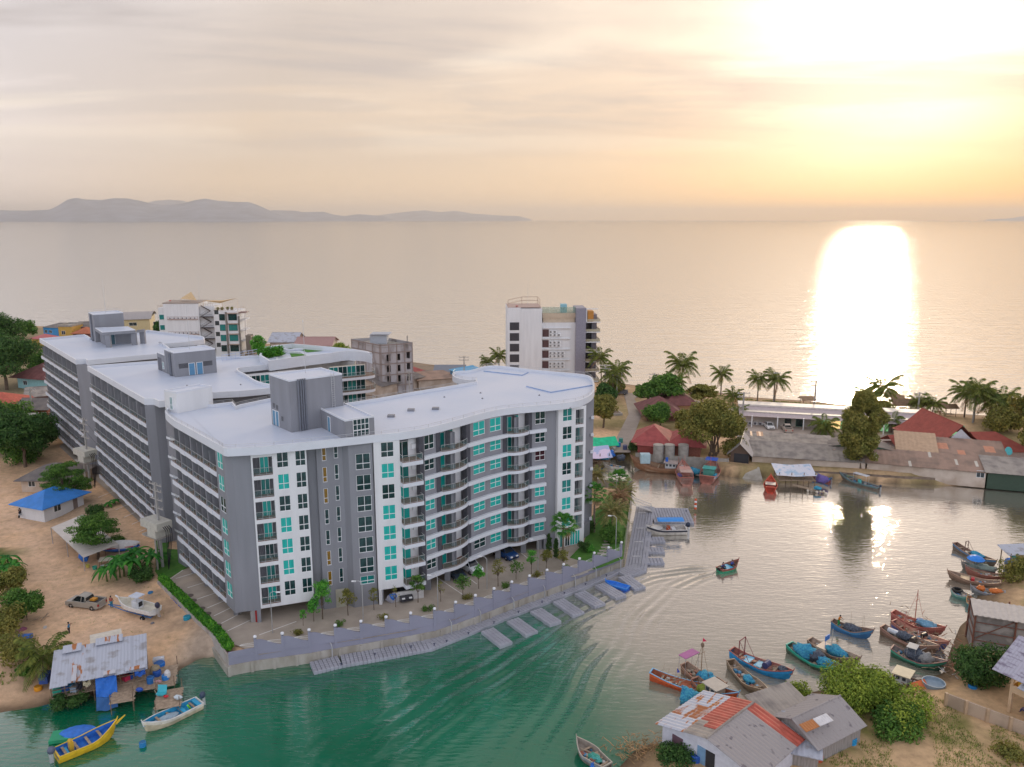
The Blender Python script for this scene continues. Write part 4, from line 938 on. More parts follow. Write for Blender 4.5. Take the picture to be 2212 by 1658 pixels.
# ---------------------------------------------------------------- sea wall, hedge wall, paving, docks
ORD='first second third fourth fifth sixth seventh eighth ninth tenth eleventh twelfth thirteenth fourteenth fifteenth sixteenth seventeenth eighteenth nineteenth twentieth'.split()
def ordn(k,n): return ORD[k-1]
def seawall():
    root=thing('sea_wall','long grey sea wall with a wave-shaped top and stained concrete foot below the apartments','wall',WALL[0])
    cols=[(554.4,1390),(612.3,1373.7),(670,1367),(725,1355),(781,1345),(834,1334),(888,1337),(940,1322),(985,1313),(1026,1291),(1067,1283),(1105,1262),(1144,1255),(1178,1235),(1215,1229),(1247,1210),(1282,1205),(1311,1187)]
    path=[v2(p) for p in WALL]
    seg=[0]; 
    for a,b in zip(path[:-1],path[1:]): seg.append(seg[-1]+(b-a).length)
    tot=seg[-1]
    def at(s):
        s=min(max(s,0),tot-1e-4); i=max(j for j in range(len(seg)-1) if seg[j]<=s); t=(s-seg[i])/(seg[i+1]-seg[i]); return path[i].lerp(path[i+1],t)
    # post positions: equal spacing in plan agrees with the photographed posts
    n=19; ps=[tot*(k+.0)/n for k in range(n+1)]
    posts=[]
    foot=MB(); N_=120
    lo=[at(tot*i/N_) for i in range(N_+1)]; nl=offs(lo,0.0)
    out=offs(lo,-.12); inn=offs(lo,.35)
    for i in range(N_):
        a,b,c,d=out[i],out[i+1],inn[i+1],inn[i]
        foot.add([(a.x,a.y,-1.5),(b.x,b.y,-1.5),(c.x,c.y,-1.5),(d.x,d.y,-1.5),(a.x,a.y,1.3),(b.x,b.y,1.3),(c.x,c.y,1.3),(d.x,d.y,1.3)],[(0,1,5,4),(4,5,6,7),(2,3,7,6)])
    foot.build('concrete_foot',CONCD,root,world=True)
    pil=MB()
    m=int(tot/2.5)
    for k in range(m):
        p=at(tot*k/m); q=at(tot*k/m+.25); t=(q-p).normalized(); o=Vector((t.y,-t.x)); a=p+o*.12; pil.prism([(a-t*.16)[:],(a+t*.16)[:],(a+t*.16+o*.16)[:],(a-t*.16+o*.16)[:]],-1.2,1.22)
    pil.build('foot_pilaster',CONCD,root,world=True)
    for k in range(n):
        w=MB(); s0,s1=ps[k]+.0,ps[k+1]; K=14
        for i in range(K):
            for_=[]
            u0,u1=i/K,(i+1)/K
            f=lambda u: 2.92+ .95*(.5+.5*math.cos(math.pi*min(1,u*1.02)))+.10*math.sin(math.pi*u)*(1-u)
            a,b=at(s0+(s1-s0)*u0),at(s0+(s1-s0)*u1); t=(b-a).normalized(); nn=Vector((-t.y,t.x))*.16
            z0,z1=f(u0),f(u1)
            if k==0: z0,z1=2.9+.75*(1-u0)**2*0+.25*math.sin(math.pi*u0)*0+.0,2.9
            vs=[(a.x,a.y,1.3),(b.x,b.y,1.3),(b.x+nn.x,b.y+nn.y,1.3),(a.x+nn.x,a.y+nn.y,1.3),(a.x,a.y,z0),(b.x,b.y,z1),(b.x+nn.x,b.y+nn.y,z1),(a.x+nn.x,a.y+nn.y,z0)]
            w.add(vs,[(0,1,5,4),(4,5,6,7),(2,3,7,6)]+([(3,0,4,7)] if i==0 else [])+([(1,2,6,5)] if i==K-1 else []))
            c0,c1=a-nn*.25,b-nn*.25; w.add([(c0.x,c0.y,2.12),(c1.x,c1.y,2.12),(b.x,b.y,2.12),(a.x,a.y,2.12),(c0.x,c0.y,2.22),(c1.x,c1.y,2.22),(b.x,b.y,2.22),(a.x,a.y,2.22)],[(0,1,5,4),(4,5,6,7),(0,3,2,1)])
        wp=w.build('wall_panel',GREYW,root,world=True)
        # curved rails fill the low half of every panel
        r=MB()
        for j in range(3):
            pts=[]
            for i in range(9):
                u=.42+.57*i/8; p=at(s0+(s1-s0)*u); base=2.92+.95*(.5+.5*math.cos(math.pi*u)); z=base+.02+(.16+.22*j)*math.sin(math.pi*.5*(i/8))**.8
                pts.append((p.x,p.y+.05,z))
            r.path(pts,.015,4)
        r.build('curved_rail',FRAME,wp if False else root,world=True)
    for k in range(1,n+1):
        p=at(ps[k]-.02) if k<n else at(tot-.2); t=(at(ps[k])-at(ps[k]-.4)).normalized(); o=Vector((t.y,-t.x))
        c=MB(); c.prism([(p-t*.16+o*.06)[:],(p+t*.16+o*.06)[:],(p+t*.16-o*.24)[:],(p-t*.16-o*.24)[:]],1.3,4.0); c.build('post',GREYW,root,world=True)
        lp=thing('globe_lamp',None,'lamp',(p.x,p.y+.03,4.0)); posts.append(lp)
        b=MB(); b.lathe([(.03,0),(.05,.05),(.04,.14)],8); b.build('lamp_base',BLK,lp)
        b=MB(); b.lathe([(.04,.10),(.17,.17),(.22,.30),(.18,.43),(.02,.50)],12); b.build('globe',LAMPW,lp,smooth=True)
        lp['group']='globe lamps along the sea wall'; lp['label']=ordn(k,n)+' white globe lamp from the left along the wavy grey sea wall'
    # return along the garden side
    rt=MB()
    for a,b in zip(WALLR[:-1],WALLR[1:]): panel(rt,a,b,-1.5,2.35,[],.3); 
    for a,b in zip(WALLT[:-1],WALLT[1:]): panel(rt,a,b,-1.5,3.0,[],.3)
    rt.build('return_wall',CONCD,root,world=True)
GREYW=mat('grey_wall_paint',(.265,.265,.33),.65,var=.06,vs=.3,bump=.08,bs=3)
LAMPW=mat('opal_globe',(.66,.67,.70),.2,var=.02,emit=((1,.98,.95),.04))
seawall()
def boundary():
    root=thing('boundary_wall','leaning concrete boundary wall with blue graffiti beside the sandy yard','wall',YW[0])
    mb=MB(); P_=[v2(p) for p in YW]
    for a,b in zip(P_[:-1],P_[1:]): 
        panel(mb,a,b,.2,2.35,[],.2)
        t=(b-a).normalized(); n=Vector((-t.y,t.x))*.2; mb.quad((a.x,a.y,2.35),(b.x,b.y,2.35),(b.x+n.x,b.y+n.y,2.35),(a.x+n.x,a.y+n.y,2.35))
    mb.build('wall_panel',mat('whitewashed_concrete',(.46,.43,.40),.9,col2=(.34,.29,.25),vs=.5,thr=(.45,.65),stretch=(1,1,.6)),root,world=True)
    ft=MB()
    for a,b in zip(P_[:-1],P_[1:]):
        t=(b-a).normalized(); n=Vector((t.y,-t.x)); panel(ft,a+n*.25,b+n*.25,-1.,1.0,[],.25); ft.quad(*[(q.x,q.y,1.0) for q in (a+n*.25,b+n*.25,b,a)])
    ft.build('concrete_foot',CONCD,root,world=True)
    gr=MB(); a,b=P_[1],P_[2]; t=(b-a).normalized(); n=Vector((t.y,-t.x))*.03
    for k in range(7):   # scrawled blue letters too small to read
        q=a+t*(.3+k*.62)+n; x=t*.22; zz=1.25
        for (u0,z0,u1,z1) in (((-1,0,0,.75),(0,.75,1,0)),((-1,.75,-1,0),(-1,0,1,.1)),((-1,0,1,.75),(1,0,-1,.75)))[k%3]:
            p,r=q+x*u0,q+x*u1; gr.tube((p.x,p.y,zz+z0),(r.x,r.y,zz+z1),.05,.05,4)
    gr.build('graffiti',paint((.05,.10,.45)),root,world=True)
boundary()
def leaves(mb,blobs,n,size,seed,flat=.3,shell=.55,mi=0):
    """scatter leaf clumps (bent quads) through a set of ellipsoids"""
    r=random.Random(seed); vol=[b[3]*b[4]*b[5] for b in blobs]
    for _ in range(n):
        b=r.choices(blobs,vol)[0]
        while True:
            d=Vector((r.uniform(-1,1),r.uniform(-1,1),r.uniform(-1,1)))
            if .01<d.length<1: break
        d.normalize(); k=r.uniform(shell,1.)*(1+.22*noise.noise(d*2.3+Vector((b[0],b[1],seed))))
        if r.random()<.06: k*=1.12
        c=Vector((b[0]+d.x*b[3]*k,b[1]+d.y*b[4]*k,b[2]+d.z*b[5]*k))
        nrm=(d+Vector((r.gauss(0,.6),r.gauss(0,.6),r.gauss(flat,.6)))).normalized(); a=nrm.orthogonal().normalized(); a.rotate(Matrix.Rotation(r.uniform(0,6.28),3,nrm)); e=nrm.cross(a)
        s=size*r.uniform(.6,1.35); m=c+nrm*s*.15
        mb.add([c-a*s,m-e*s*.45,c+a*s,m+e*s*.45],[(0,1,2,3)],mi)
def hedge():
    mb=MB(); P_=[v2(p) for p in YW]; bl=[]
    P_=P_[:-1]+[P_[-1].lerp(P_[-2],.25)]
    for a,b in zip(P_[:-1],P_[1:]):
        t=(b-a).normalized(); n=Vector((-t.y,t.x)); L_=(b-a).length; k=int(L_/.55)
        for i in range(k): c=a+t*(L_*i/k)+n*.75; bl.append((c.x,c.y,2.55,.62,.62,.62+.1*math.sin(i*2.1+a.x)))
    h=thing('hedge','bright green clipped hedge along the boundary wall of the car park','hedge',(*P_[0],1.9))
    leaves(mb,bl,9500,.17,5,shell=.75); mb.build('foliage',HEDGE,h,world=True)
    c=MB()
    for b in bl: c.blob((b[0],b[1],2.45),(.5,.5,.5),1,8,.1)
    c.build('branches',HEDGE,h,world=True)
hedge()
# paved areas and markings
park=[(505,1392),(457,1372),(428,1345),(397,1314),(368,1286),(352,1262),(395,1232),(560,1180),(900,1150),(1230,1150),(1262,1172),(1230,1205),(1262,1215),(1255,1237),(1215,1250),(1144,1278),(1067,1306),(985,1338),(888,1363),(781,1381),(670,1398),(560,1415)]
sheet('car_park',poly(park,2.03),2.03,PAVE)
sheet('car_park',poly([(335,1160),(215,1045),(128,965),(140,955),(200,962),(360,1105),(420,1180)],2.03),2.03,PAVE)
sheet('lawn',poly([(1230,1206),(1262,1172),(1275,1120),(1320,1062),(1364,1066),(1358,1110),(1346,1208),(1300,1226),(1262,1237),(1268,1216)],2.02),2.02,LAWN)
sheet('lawn',poly([(352,1258),(335,1235),(345,1185),(392,1188),(415,1222),(395,1232)],2.02),2.02,LAWN)
sheet('lawn',poly([(345,1250),(335,1150),(340,1100),(420,1045),(365,1010),(330,1030),(335,1045),(365,1045),(395,1062)],2.01),2.01,LAWN)
vg=mat('flower_bed',(.10,.10,.04),.95,col2=(.10,.16,.03),vs=3.)
for a,b in zip(range(0,17),range(1,18)):
    pass
WH=paint((.74,.72,.68),.7); mk=MB()
for (x0,y0,x1,y1) in [(405,1270,450,1256),(425,1295,478,1277),(447,1314,490,1296),(462,1331,505,1310),(478,1347,522,1324),(492,1363,545,1338),(352,1262,395,1232),(380,1250,430,1235)]:
    a,b=v2(G(x0,y0,2.04)),v2(G(x1,y1,2.04)); t=(b-a).normalized(); n=Vector((-t.y,t.x))*.07; mk.add([(*p,2.038) for p in (a-n,b-n,b+n,a+n)],[(0,1,2,3)])
for (x0,y0,x1,y1) in [(212,1075,245,1062),(232,1088,262,1075),(250,1102,283,1087),(268,1118,303,1102),(285,1133,322,1117),(300,1150,345,1130),(940,1245,1000,1285),(985,1228,1030,1262),(1120,1190,1142,1208),(1095,1200,1118,1222),(560,1372,640,1343)]:
    a,b=v2(G(x0,y0,2.04)),v2(G(x1,y1,2.04)); t=(b-a).normalized(); n=Vector((-t.y,t.x))*.07; mk.add([(*p,2.038) for p in (a-n,b-n,b+n,a+n)],[(0,1,2,3)])
struct(mk.build('parking_lines',WH))
cover0=None
for i,(x,y) in enumerate([(448,1326),(435,1315),(417,1298),(410,1287),(470,1352),(712,1273)]):
    p=G(x,y,2.04)
    if cover0 is None:
        mb=MB(); mb.lathe([(.5,0),(.5,.03),(.44,.045)],16); cover0=mb.build('manhole_cover',paint((.14,.11,.09))); cover0.location=p; c=cover0
    else: c=cover0.copy(); sc.collection.objects.link(c); c.location=p
    tag(c,'reddish round manhole cover under the apartment overhang' if i==5 else ORD[i]+' dark round manhole cover along the hedge side of the car park','manhole cover','manhole covers in the car park')
# stepping stones across the lawn
sp_=[(1232,1238),(1241,1236),(1250,1234),(1259,1230),(1267,1226),(1275,1221),(1282,1215),(1288,1209),(1293,1203),(1298,1196),(1302,1190),(1306,1183),(1309,1177),(1312,1170),(1240,1244),(1252,1241),(1263,1237),(1273,1231),(1290,1218),(1296,1212),(1301,1205),(1306,1198),(1310,1191),(1314,1184)]
st0=None
for i_,(x,y) in enumerate(sp_):
    p=G(x,y,2.03)
    if st0 is None: mb=MB(); mb.box(-.55,-.28,0,.55,.28,.04); st0=mb.mesh('stepping_stone',[paint((.42,.38,.33),.9)])
    tag(obj('stepping_stone',st0,None,p,.55-.4*(x>1290)),ORD[i_ if i_<14 else i_-14]+' pale stepping stone from the left in the '+('inner' if i_<14 else 'outer')+' row across the garden lawn','stepping stone','stepping stones across the garden lawn')
# ---------------------------------------------------------------- floating docks
DOCKM=mat('dock_plastic',(.34,.345,.39),.55,var=.10,vs=.8,bump=.15,bs=6)
_cube={}
def floats(root,name,a,b,w,side=1,z=.42,cell=.5):
    """a run of square plastic floats from a to b, w metres wide towards the left of travel"""
    a,b=v2(a),v2(b); t=(b-a); L_=t.length; t.normalize(); n=Vector((-t.y,t.x))*side
    nx,ny=max(1,round(L_/cell)),max(1,round(w/cell)); mb=MB(); dx,dy=L_/nx,w/ny; g=.045; r=random.Random(3)
    for i in range(nx):
        for j in range(ny):
            zz=z+r.uniform(-.012,.012); pts=[]
            for (u,v) in ((0,0),(1,0),(1,1),(0,1)):
                pts.append(a+t*((i+u)*dx)+n*((j+v)*dy))
            c=sum(pts,Vector((0,0)))/4; lo=[c+(p-c)*.90 for p in pts]; hi=[c+(p-c)*.97 for p in pts]; tp=[c+(p-c)*.80 for p in pts]
            vs=[(p.x,p.y,-.12) for p in lo]+[(p.x,p.y,zz-.10) for p in hi]+[(p.x,p.y,zz) for p in tp]
            fs=[]
            for q in (0,4): fs+=[(q+k,q+(k+1)%4,q+4+(k+1)%4,q+4+k) for k in range(4)]
            fs.append((8,9,10,11)); mb.add(vs,fs if side>0 else [f[::-1] for f in fs])
    return mb.build(name,DOCKM,root,world=True)
def docks():
    root=thing('floating_dock','long grey floating dock of plastic cubes with seven fingers under the sea wall','dock',G(900,1400,0))
    near=[(678,1452),(740,1437),(820,1423),(935,1401),(1000,1375),(1090,1337),(1180,1302),(1265,1269),(1345,1232)]
    pts=[G(x,y,.42) for x,y in near]
    pts=[pts[0].lerp(pts[1],0)]+pts[1:]
    for a,b in zip(pts[:-1],pts[1:]): floats(root,'walkway',a,b,2.4)
    roots=[(1038,1363),(1093,1341),(1144,1320),(1193,1299),(1240,1282),(1284,1264),(1334,1246)]
    tips=[(1080,1396),(1136,1372.5),(1188,1350),(1238,1330),(1285,1311),(1330.5,1292.5),(1371,1273)]
    for (rx,ry),(tx,ty) in zip(roots,tips):
        a=v2(G(rx,ry,.42)); b=v2(G(tx,ty,.42)); t=(b-a).normalized(); floats(root,'finger',a+t*.1,b,1.9)
    # cleats and mooring poles
    for i,(x,y) in enumerate([(851,1421),(932,1406),(1000,1405),(1045,1402),(1068,1395),(1124,1372),(1185,1350),(1234,1325),(1282,1301),(1331,1281),(1370,1258.5),(1405,1240)][:0]+[(737,1446),(810,1424),(888,1408),(938,1403),(965,1396),(1012,1379),(1067,1356),(1120,1333),(1171,1311),(1219,1292),(1265,1273),(1310,1254)]):
        p=G(x,y-9,.43); c=MB(); c.T=Matrix.Translation(p); c.lathe([(.10,0),(.05,.05),(.05,.2)],6); c.tube((-.16,0,.22),(.16,0,.22),.04,.04,6); c.build('cleat',paint((.03,.04,.09),.4),root,world=True)
    for x,y in ((779,1415),(717,1433),(855,1400),(975,1380),(1038,1356),(1110,1330),(1177,1302),(1243,1278),(1288,1260),(1341,1240)):
        p=G(x,y-6,.4); c=MB(); c.tube((p.x,p.y+.35,-1),(p.x,p.y+.35,2.0),.07,.07,8); c.path([(p.x,p.y+.35,2.0),(p.x-.25,p.y+.75,2.25),(p.x-.5,p.y+1.15,2.1)],.045,6); c.build('mooring_pile',STEEL,root,world=True)
    r2=thing('floating_dock','grey floating dock with four short side fingers beside the garden wall','dock',G(1390,1150,0))
    floats(r2,'walkway',G(1397,1232,.42),G(1414,1095,.42),3.3)
    floats(r2,'walkway',G(1356,1246,.42),G(1397,1232,.42),2.8)
    floats(r2,'platform',G(1413,1128,.42),G(1500,1130,.42),7.2)
    for y,x0,x1 in ((1147,1393,1439),(1170,1391,1438),(1193,1388,1437),(1216.5,1384,1436)):
        floats(r2,'finger',G(x0+7,y,.42),G(x1,y,.42),2.)
    for x,y in ((1402,1225),(1404,1203),(1406,1182),(1408,1161),(1410,1142),(1490,1100),(1482,1106)):
        p=G(x,y,.43); c=MB(); c.T=Matrix.Translation(p); c.lathe([(.10,0),(.05,.05),(.05,.25)],6); c.tube((-.16,0,.27),(.16,0,.27),.04,.04,6); c.build('cleat',paint((.03,.04,.09),.4),r2,world=True)
    for x,y in ((1382,1222),(1386,1190),(1389,1160),(1393,1125)):
        p=G(x,y,.4); c=MB(); c.path([(p.x-1.2,p.y,1.9),(p.x+.1,p.y,1.9),(p.x+.15,p.y,-1)],.07,6); c.build('mooring_arm',STEEL,r2,world=True)
    g=MB(); p=G(1385,1108,.5)
    for o in (0,1.3): g.path([(p.x-1.5,p.y+o,2.),(p.x-1.5,p.y+o,3.),(p.x+2,p.y+o,1.6),(p.x+2,p.y+o,.6)],.05,5); g.tube((p.x-1.5,p.y+o,2.4),(p.x+2,p.y+o,1.),.03,.03,5)
    g.add([(p.x-1.6,p.y,2.),(p.x+2,p.y,.6),(p.x+2,p.y+1.3,.6),(p.x-1.6,p.y+1.3,2.)],[(0,1,2,3)]); g.build('gangway',paint((.45,.45,.46),.6),r2,world=True)
    m=MB(); q=G(1502,1101,.4)
    for k in range(5): m.lathe([(.05,k*.42),(.24,k*.42+.08),(.24,k*.42+.30),(.05,k*.42+.38)],10,(q.x,q.y,.4),k%2)
    tag(m.build('channel_marker',[paint((.65,.10,.03)),FRAME]),'orange and white striped marker post on the end of the garden dock','marker')
docks()
def streetlamp(px,py,h,label,rz=0.,z=2.03,reach=.9,flat=False):
    p=G(px,py,z); t=thing('street_lamp',label,'street lamp',p,rz,'slim lamp posts in the grounds')
    m=MB(); m.tube((0,0,0),(0,0,h),.07,.04,8); m.path([(0,0,h),(reach*.4,-.1,h+.28),(reach,-.15,h+.25)],.035,6); m.build('pole',STEEL,t)
    m=MB(); m.T=Matrix.Translation((reach,-.15,h+.22)); m.box(-.12,-.12,-.04,.42,.12,.06); m.build('lamp_head',FRAME,t)
streetlamp(589,1368,5.3,'slim white lamp post in front of the big dark parking opening')
streetlamp(785,1343,5.2,'slim white lamp post before the grey stair wall of the apartments',math.pi)
streetlamp(946,1318,4.6,'slim lamp post beside the small tree below the first wavy balconies',math.pi)
streetlamp(1052,1273,4.4,'slim lamp post beside the parked white pickup',math.pi*.9)
streetlamp(1162,1232,4.4,'slim lamp post near the parked blue car and the lawn edge',math.pi*.9)
streetlamp(1330,1185,5.,'white curved lamp post between the date palms by the garden dock',math.pi*.95)
streetlamp(1331,1085,4.6,'lamp post among the palms at the far corner of the garden',math.pi*.5)
# ---------------------------------------------------------------- trees and plants
def tree(px,py,h,rad,label,leaf=LEAF,n=5200,size=.34,seed=1,blobs=None,trunk_h=None,z=None,cat='tree',shape='round',group=None,zz=1.9,trunks=1):
    p=G(px,py,zz) if z is None else Vector((px,py,z)); r=random.Random(seed)
    t=thing('tree' if cat=='tree' else cat.replace(' ','_'),label,cat,p,0,group)
    th=trunk_h or h*.38; bl=[]
    if blobs: bl=blobs
    elif shape=='round':
        for i in range(22):
            a=r.uniform(0,6.28); f_=r.random(); zc=th+(h-th)*(.12+.78*f_); d=r.uniform(.25,.80)*rad*math.sqrt(max(.1,1-(f_*1.5-.5)**2)); k=r.uniform(.26,.42)*rad
            bl.append((d*math.cos(a),d*math.sin(a),zc,k,k,k*r.uniform(.55,.8)))
        bl.append((0,0,h-rad*.42,rad*.5,rad*.5,rad*.40))
    elif shape=='layers':
        for i in range(44):
            f=r.random()**.8; a=r.uniform(0,6.28); d=r.uniform(.1,.85)*rad*(1-.55*f); k=rad*r.uniform(.15,.27)*(1-.2*f)
            bl.append((d*math.cos(a),d*math.sin(a),th+(h-th)*(.05+.9*f)+.1*d,k*1.3,k,k*.42))
    elif shape=='column':
        for i in range(34):
            f=i/33; a=i*2.4+r.uniform(-.4,.4); k=rad*r.uniform(.20,.42)*(1-.45*abs(f-.42)); d=rad*.80*(1-abs(f-.4)*1.1)*r.uniform(.35,1.1)
            bl.append((d*math.cos(a),d*math.sin(a),th+(h-th)*f,k,k,k*.95))
    elif shape=='bush':
        for i in range(12):
            a=r.uniform(0,6.28); d=r.uniform(.1,.72)*rad; k=r.uniform(.32,.5)*rad
            bl.append((d*math.cos(a),d*math.sin(a),h*r.uniform(.3,.72),k,k,min(k,h*.45)))
    f=MB(); leaves(f,bl,n,size,seed); f.build('crown',leaf,t)
    w=MB(); tr=(.035 if h>5.5 else .016)*h if shape!='bush' else .05
    for q in range(trunks):
        ox=(q-(trunks-1)/2)*.5
        pts=[(ox*1.0,0,-.3),(ox*1.3+r.uniform(-.1,.1)*rad*.3,.0,th*.6),(ox*1.6+r.uniform(-.2,.2)*rad*.3,0,th),(ox,0,th+(h-th)*.5)]
        for a,b,k0,k1 in zip(pts[:-1],pts[1:],(1,.8,.6),(.8,.6,.25)): w.tube(a,b,tr*k0,tr*k1,7)
    for b in bl[:9]:
        w.tube((0,0,th*.85),(b[0]*.85,b[1]*.85,b[2]),tr*.45,tr*.12,5)
    w.build('trunk',BARK,t)
    return t
def frond(mb,base,az,L_,rise,droop,nl=16,lw=.09,ll=.75,vee=.35,mi=0,seed=0):
    """one feather-shaped palm leaf"""
    r=random.Random(seed); pts=[]
    for i in range(9):
        f=i/8; hz=L_*(f-.12*f*f); z=rise*L_*f-droop*L_*f**2.2
        pts.append(Vector((base[0]+math.cos(az)*hz,base[1]+math.sin(az)*hz,base[2]+z)))
    for a,b in zip(pts[:-1],pts[1:]):
        d=(b-a).normalized(); s=d.cross(Vector((0,0,1))).normalized()*.035; mb.add([a-s,b-s,b+s,a+s],[(0,1,2,3)],mi)
    for i in range(nl):
        f=.12+.86*i/nl; k=f*8; j=min(int(k),7); p=pts[j].lerp(pts[j+1],k-j); d=(pts[j+1]-pts[j]).normalized(); s=d.cross(Vector((0,0,1))).normalized()
        le=ll*math.sin(math.pi*min(1,(f*.85+.12)))**.6*r.uniform(.85,1.1)
        for sg in (-1,1):
            q=p+(s*sg*.80+d*.55)*le+Vector((0,0,-vee*le-r.uniform(0,.25)*le)); m=p.lerp(q,.5)+Vector((0,0,.06*le))
            mb.add([p-d*lw*.5,m-d*lw,q,m+d*lw],[(0,1,2,3)],mi)
_pm={}
def palm_mesh(kind,seed):
    if (kind,seed) in _pm: return _pm[(kind,seed)]
    r=random.Random(seed*7+3); c=MB()
    if kind=='coconut':
        for i in range(24):
            t=i/24; ri=1.45-1.65*t; frond(c,(0,0,0),i*2.4+r.uniform(-.2,.2),r.uniform(2.8,3.6),ri,.72-.05*t,nl=17,lw=.10,ll=.85,vee=.5,seed=i+seed)
        for i in range(3): frond(c,(0,0,-.2),r.uniform(0,6.28),2.6,-.7,.35,nl=12,ll=.6,vee=.7,seed=i,mi=1)
        for i in range(7): a=i*.9; c.blob((.28*math.cos(a),.28*math.sin(a),-.25),(.14,.14,.17),i,6,0,2)
        res=c.mesh('crown',[PALML,DRYL])
    elif kind=='date':
        for i in range(46):
            t=i/46; frond(c,(0,0,0),i*2.4+r.uniform(-.2,.2),r.uniform(2.6,3.1),1.25-1.5*t,.55,nl=26,lw=.05,ll=.5,vee=.1,seed=i+seed)
        res=c.mesh('crown',[DATEL])
    elif kind=='datedry':
        for i in range(34):
            t=i/34; frond(c,(0,0,0),i*2.4+r.uniform(-.2,.2),r.uniform(2.,2.6),1.1-1.2*t,.5,nl=22,lw=.05,ll=.45,vee=.1,seed=i+seed)
        res=c.mesh('crown',[DRYL])
    else:  # fan palm
        for i in range(34):
            t=i/34; az=i*2.4+r.uniform(-.2,.2); el=1.25-2.0*t; st=r.uniform(.9,1.2); d=Vector((math.cos(az)*math.cos(el),math.sin(az)*math.cos(el),math.sin(el))); e=d*st
            s=d.cross(Vector((0,0,1))).normalized(); u=s.cross(d).normalized(); q=s*.02; c.add([Vector((0,0,0))-q,e-q,e+q,Vector((0,0,0))+q],[(0,1,2,3)],0)
            mi=1 if t>.86 else 0
            for j in range(13):
                a=(j/12-.5)*2.7; v=(d*math.cos(a)+s*math.sin(a)+u*.05); le=.95*(1-.12*abs(a)); tip=e+v*le+Vector((0,0,-.30*le)); m=e+v*le*.55+u*.04; sd=v.cross(u).normalized()*.06
                c.add([e,m-sd,tip,m+sd],[(0,1,2,3)],mi)
        res=c.mesh('crown',[PALMG,DRYL])
    _pm[(kind,seed)]=res; return res
def palm(px,py,h,label,kind='coconut',seed=1,scale=1.,lean=(0,0),z=1.9,group=None,tr=.16):
    p=G(px,py,z); t=thing('coconut_palm' if kind=='coconut' else ('fan_palm' if kind=='fan' else 'date_palm'),label,'palm tree',p,0,group)
    w=MB(); pts=[Vector((lean[0]*f**1.6,lean[1]*f**1.6,h*f)) for f in [i/7 for i in range(8)]]; pts[0].z=-.3
    for i,(a,b) in enumerate(zip(pts[:-1],pts[1:])): w.tube(a,b,tr*(1.35-.09*i),tr*(1.35-.09*(i+1)),8)
    w.build('trunk',PALMBARK,t)
    o=obj('crown',palm_mesh(kind,seed),t,pts[-1],px*.37); o.scale=(scale*(1.7 if kind=='coconut' else 1),)*3
    return t
CG='coconut palms along the beach'
def coco(px,ytop,pybase,label,seed=1,sc_=1.,lean=(0,0),kind='coconut'):
    """base pixel and crown-centre pixel -> height"""
    b=G(px,pybase,1.9); c,s=math.cos(PITCH),math.sin(PITCH); v=(ytop-CY0)/FPX; h=CAMH+b.y*(-s-v*c)/(c-v*s)-1.5
    return palm(px,pybase,h,label,kind,seed,sc_,lean,group=CG)
coco(1078,771,800,'coconut palm beside the left edge of the white seaside tower',1,.72)
coco(1052,784,806,'small coconut palm showing over the rim of the curved white roof',2,.6)
coco(1299,775,824,'coconut palm against the sea just right of the white seaside tower',3,.82,(-.6,0))
coco(1333,802,850,'bushy coconut palm behind the utility pole at the beach road',4,.85)
coco(1325,815,858,'low coconut palm beside the beach road and utility pole',2,.8,(-.5,0))
coco(1472,790,838,'tallest coconut palm standing by the brown-roofed pavilion',1,1.1)
coco(1461,828,850,'short coconut palm half hidden behind the brown-roofed pavilion trees',3,.7)
coco(1557,811,852,'lone coconut palm on the grass between the black car and the beach',2,.72)
coco(1636,823,867,'left coconut palm of the pair before the long resort building',4,.70)
coco(1673,823,869,'right coconut palm of the pair before the long resort building',1,.80,(.5,0))
coco(1583,858,878,'small coconut palm showing behind the crown of the big round tree',5,.6)
coco(1595,893,912,'small palm at the left end of the long resort building',2,.5)
coco(1900,843,885,'tall coconut palm in front of the sun glitter behind the big casuarina tree',3,1.0)
coco(1870,862,892,'lower coconut palm rising directly behind the casuarina tree',1,.9)
coco(1982,873,900,'left small coconut palm among the beach umbrellas',4,.62)
coco(2012,876,905,'right small coconut palm among the beach umbrellas',2,.62,(.3,0))
coco(2083,852,900,'left coconut palm of the tall pair on the right beach',3,.9)
coco(2103,851,912,'right and straighter coconut palm of the tall pair on the right beach',1,.95)
coco(2135,869,905,'bushy coconut palm right of the tall pair on the beach',2,.85)
coco(2157,868,915,'coconut palm in the thick group at the right edge of the beach',4,.95)
coco(2172,885,925,'low coconut palm in front of the thick group at the right edge',5,.9)
coco(1780,925,940,'squat palm in the courtyard of the resort beside the green shed',1,.75)
coco(1925,916,935,'short palm with drooping leaves behind the tan-roofed shed',2,.65)
palm(97,1452,2.,'young coconut palm among the rubbish beside the tin-roofed stilt shack','coconut',2,.62,z=1.3)
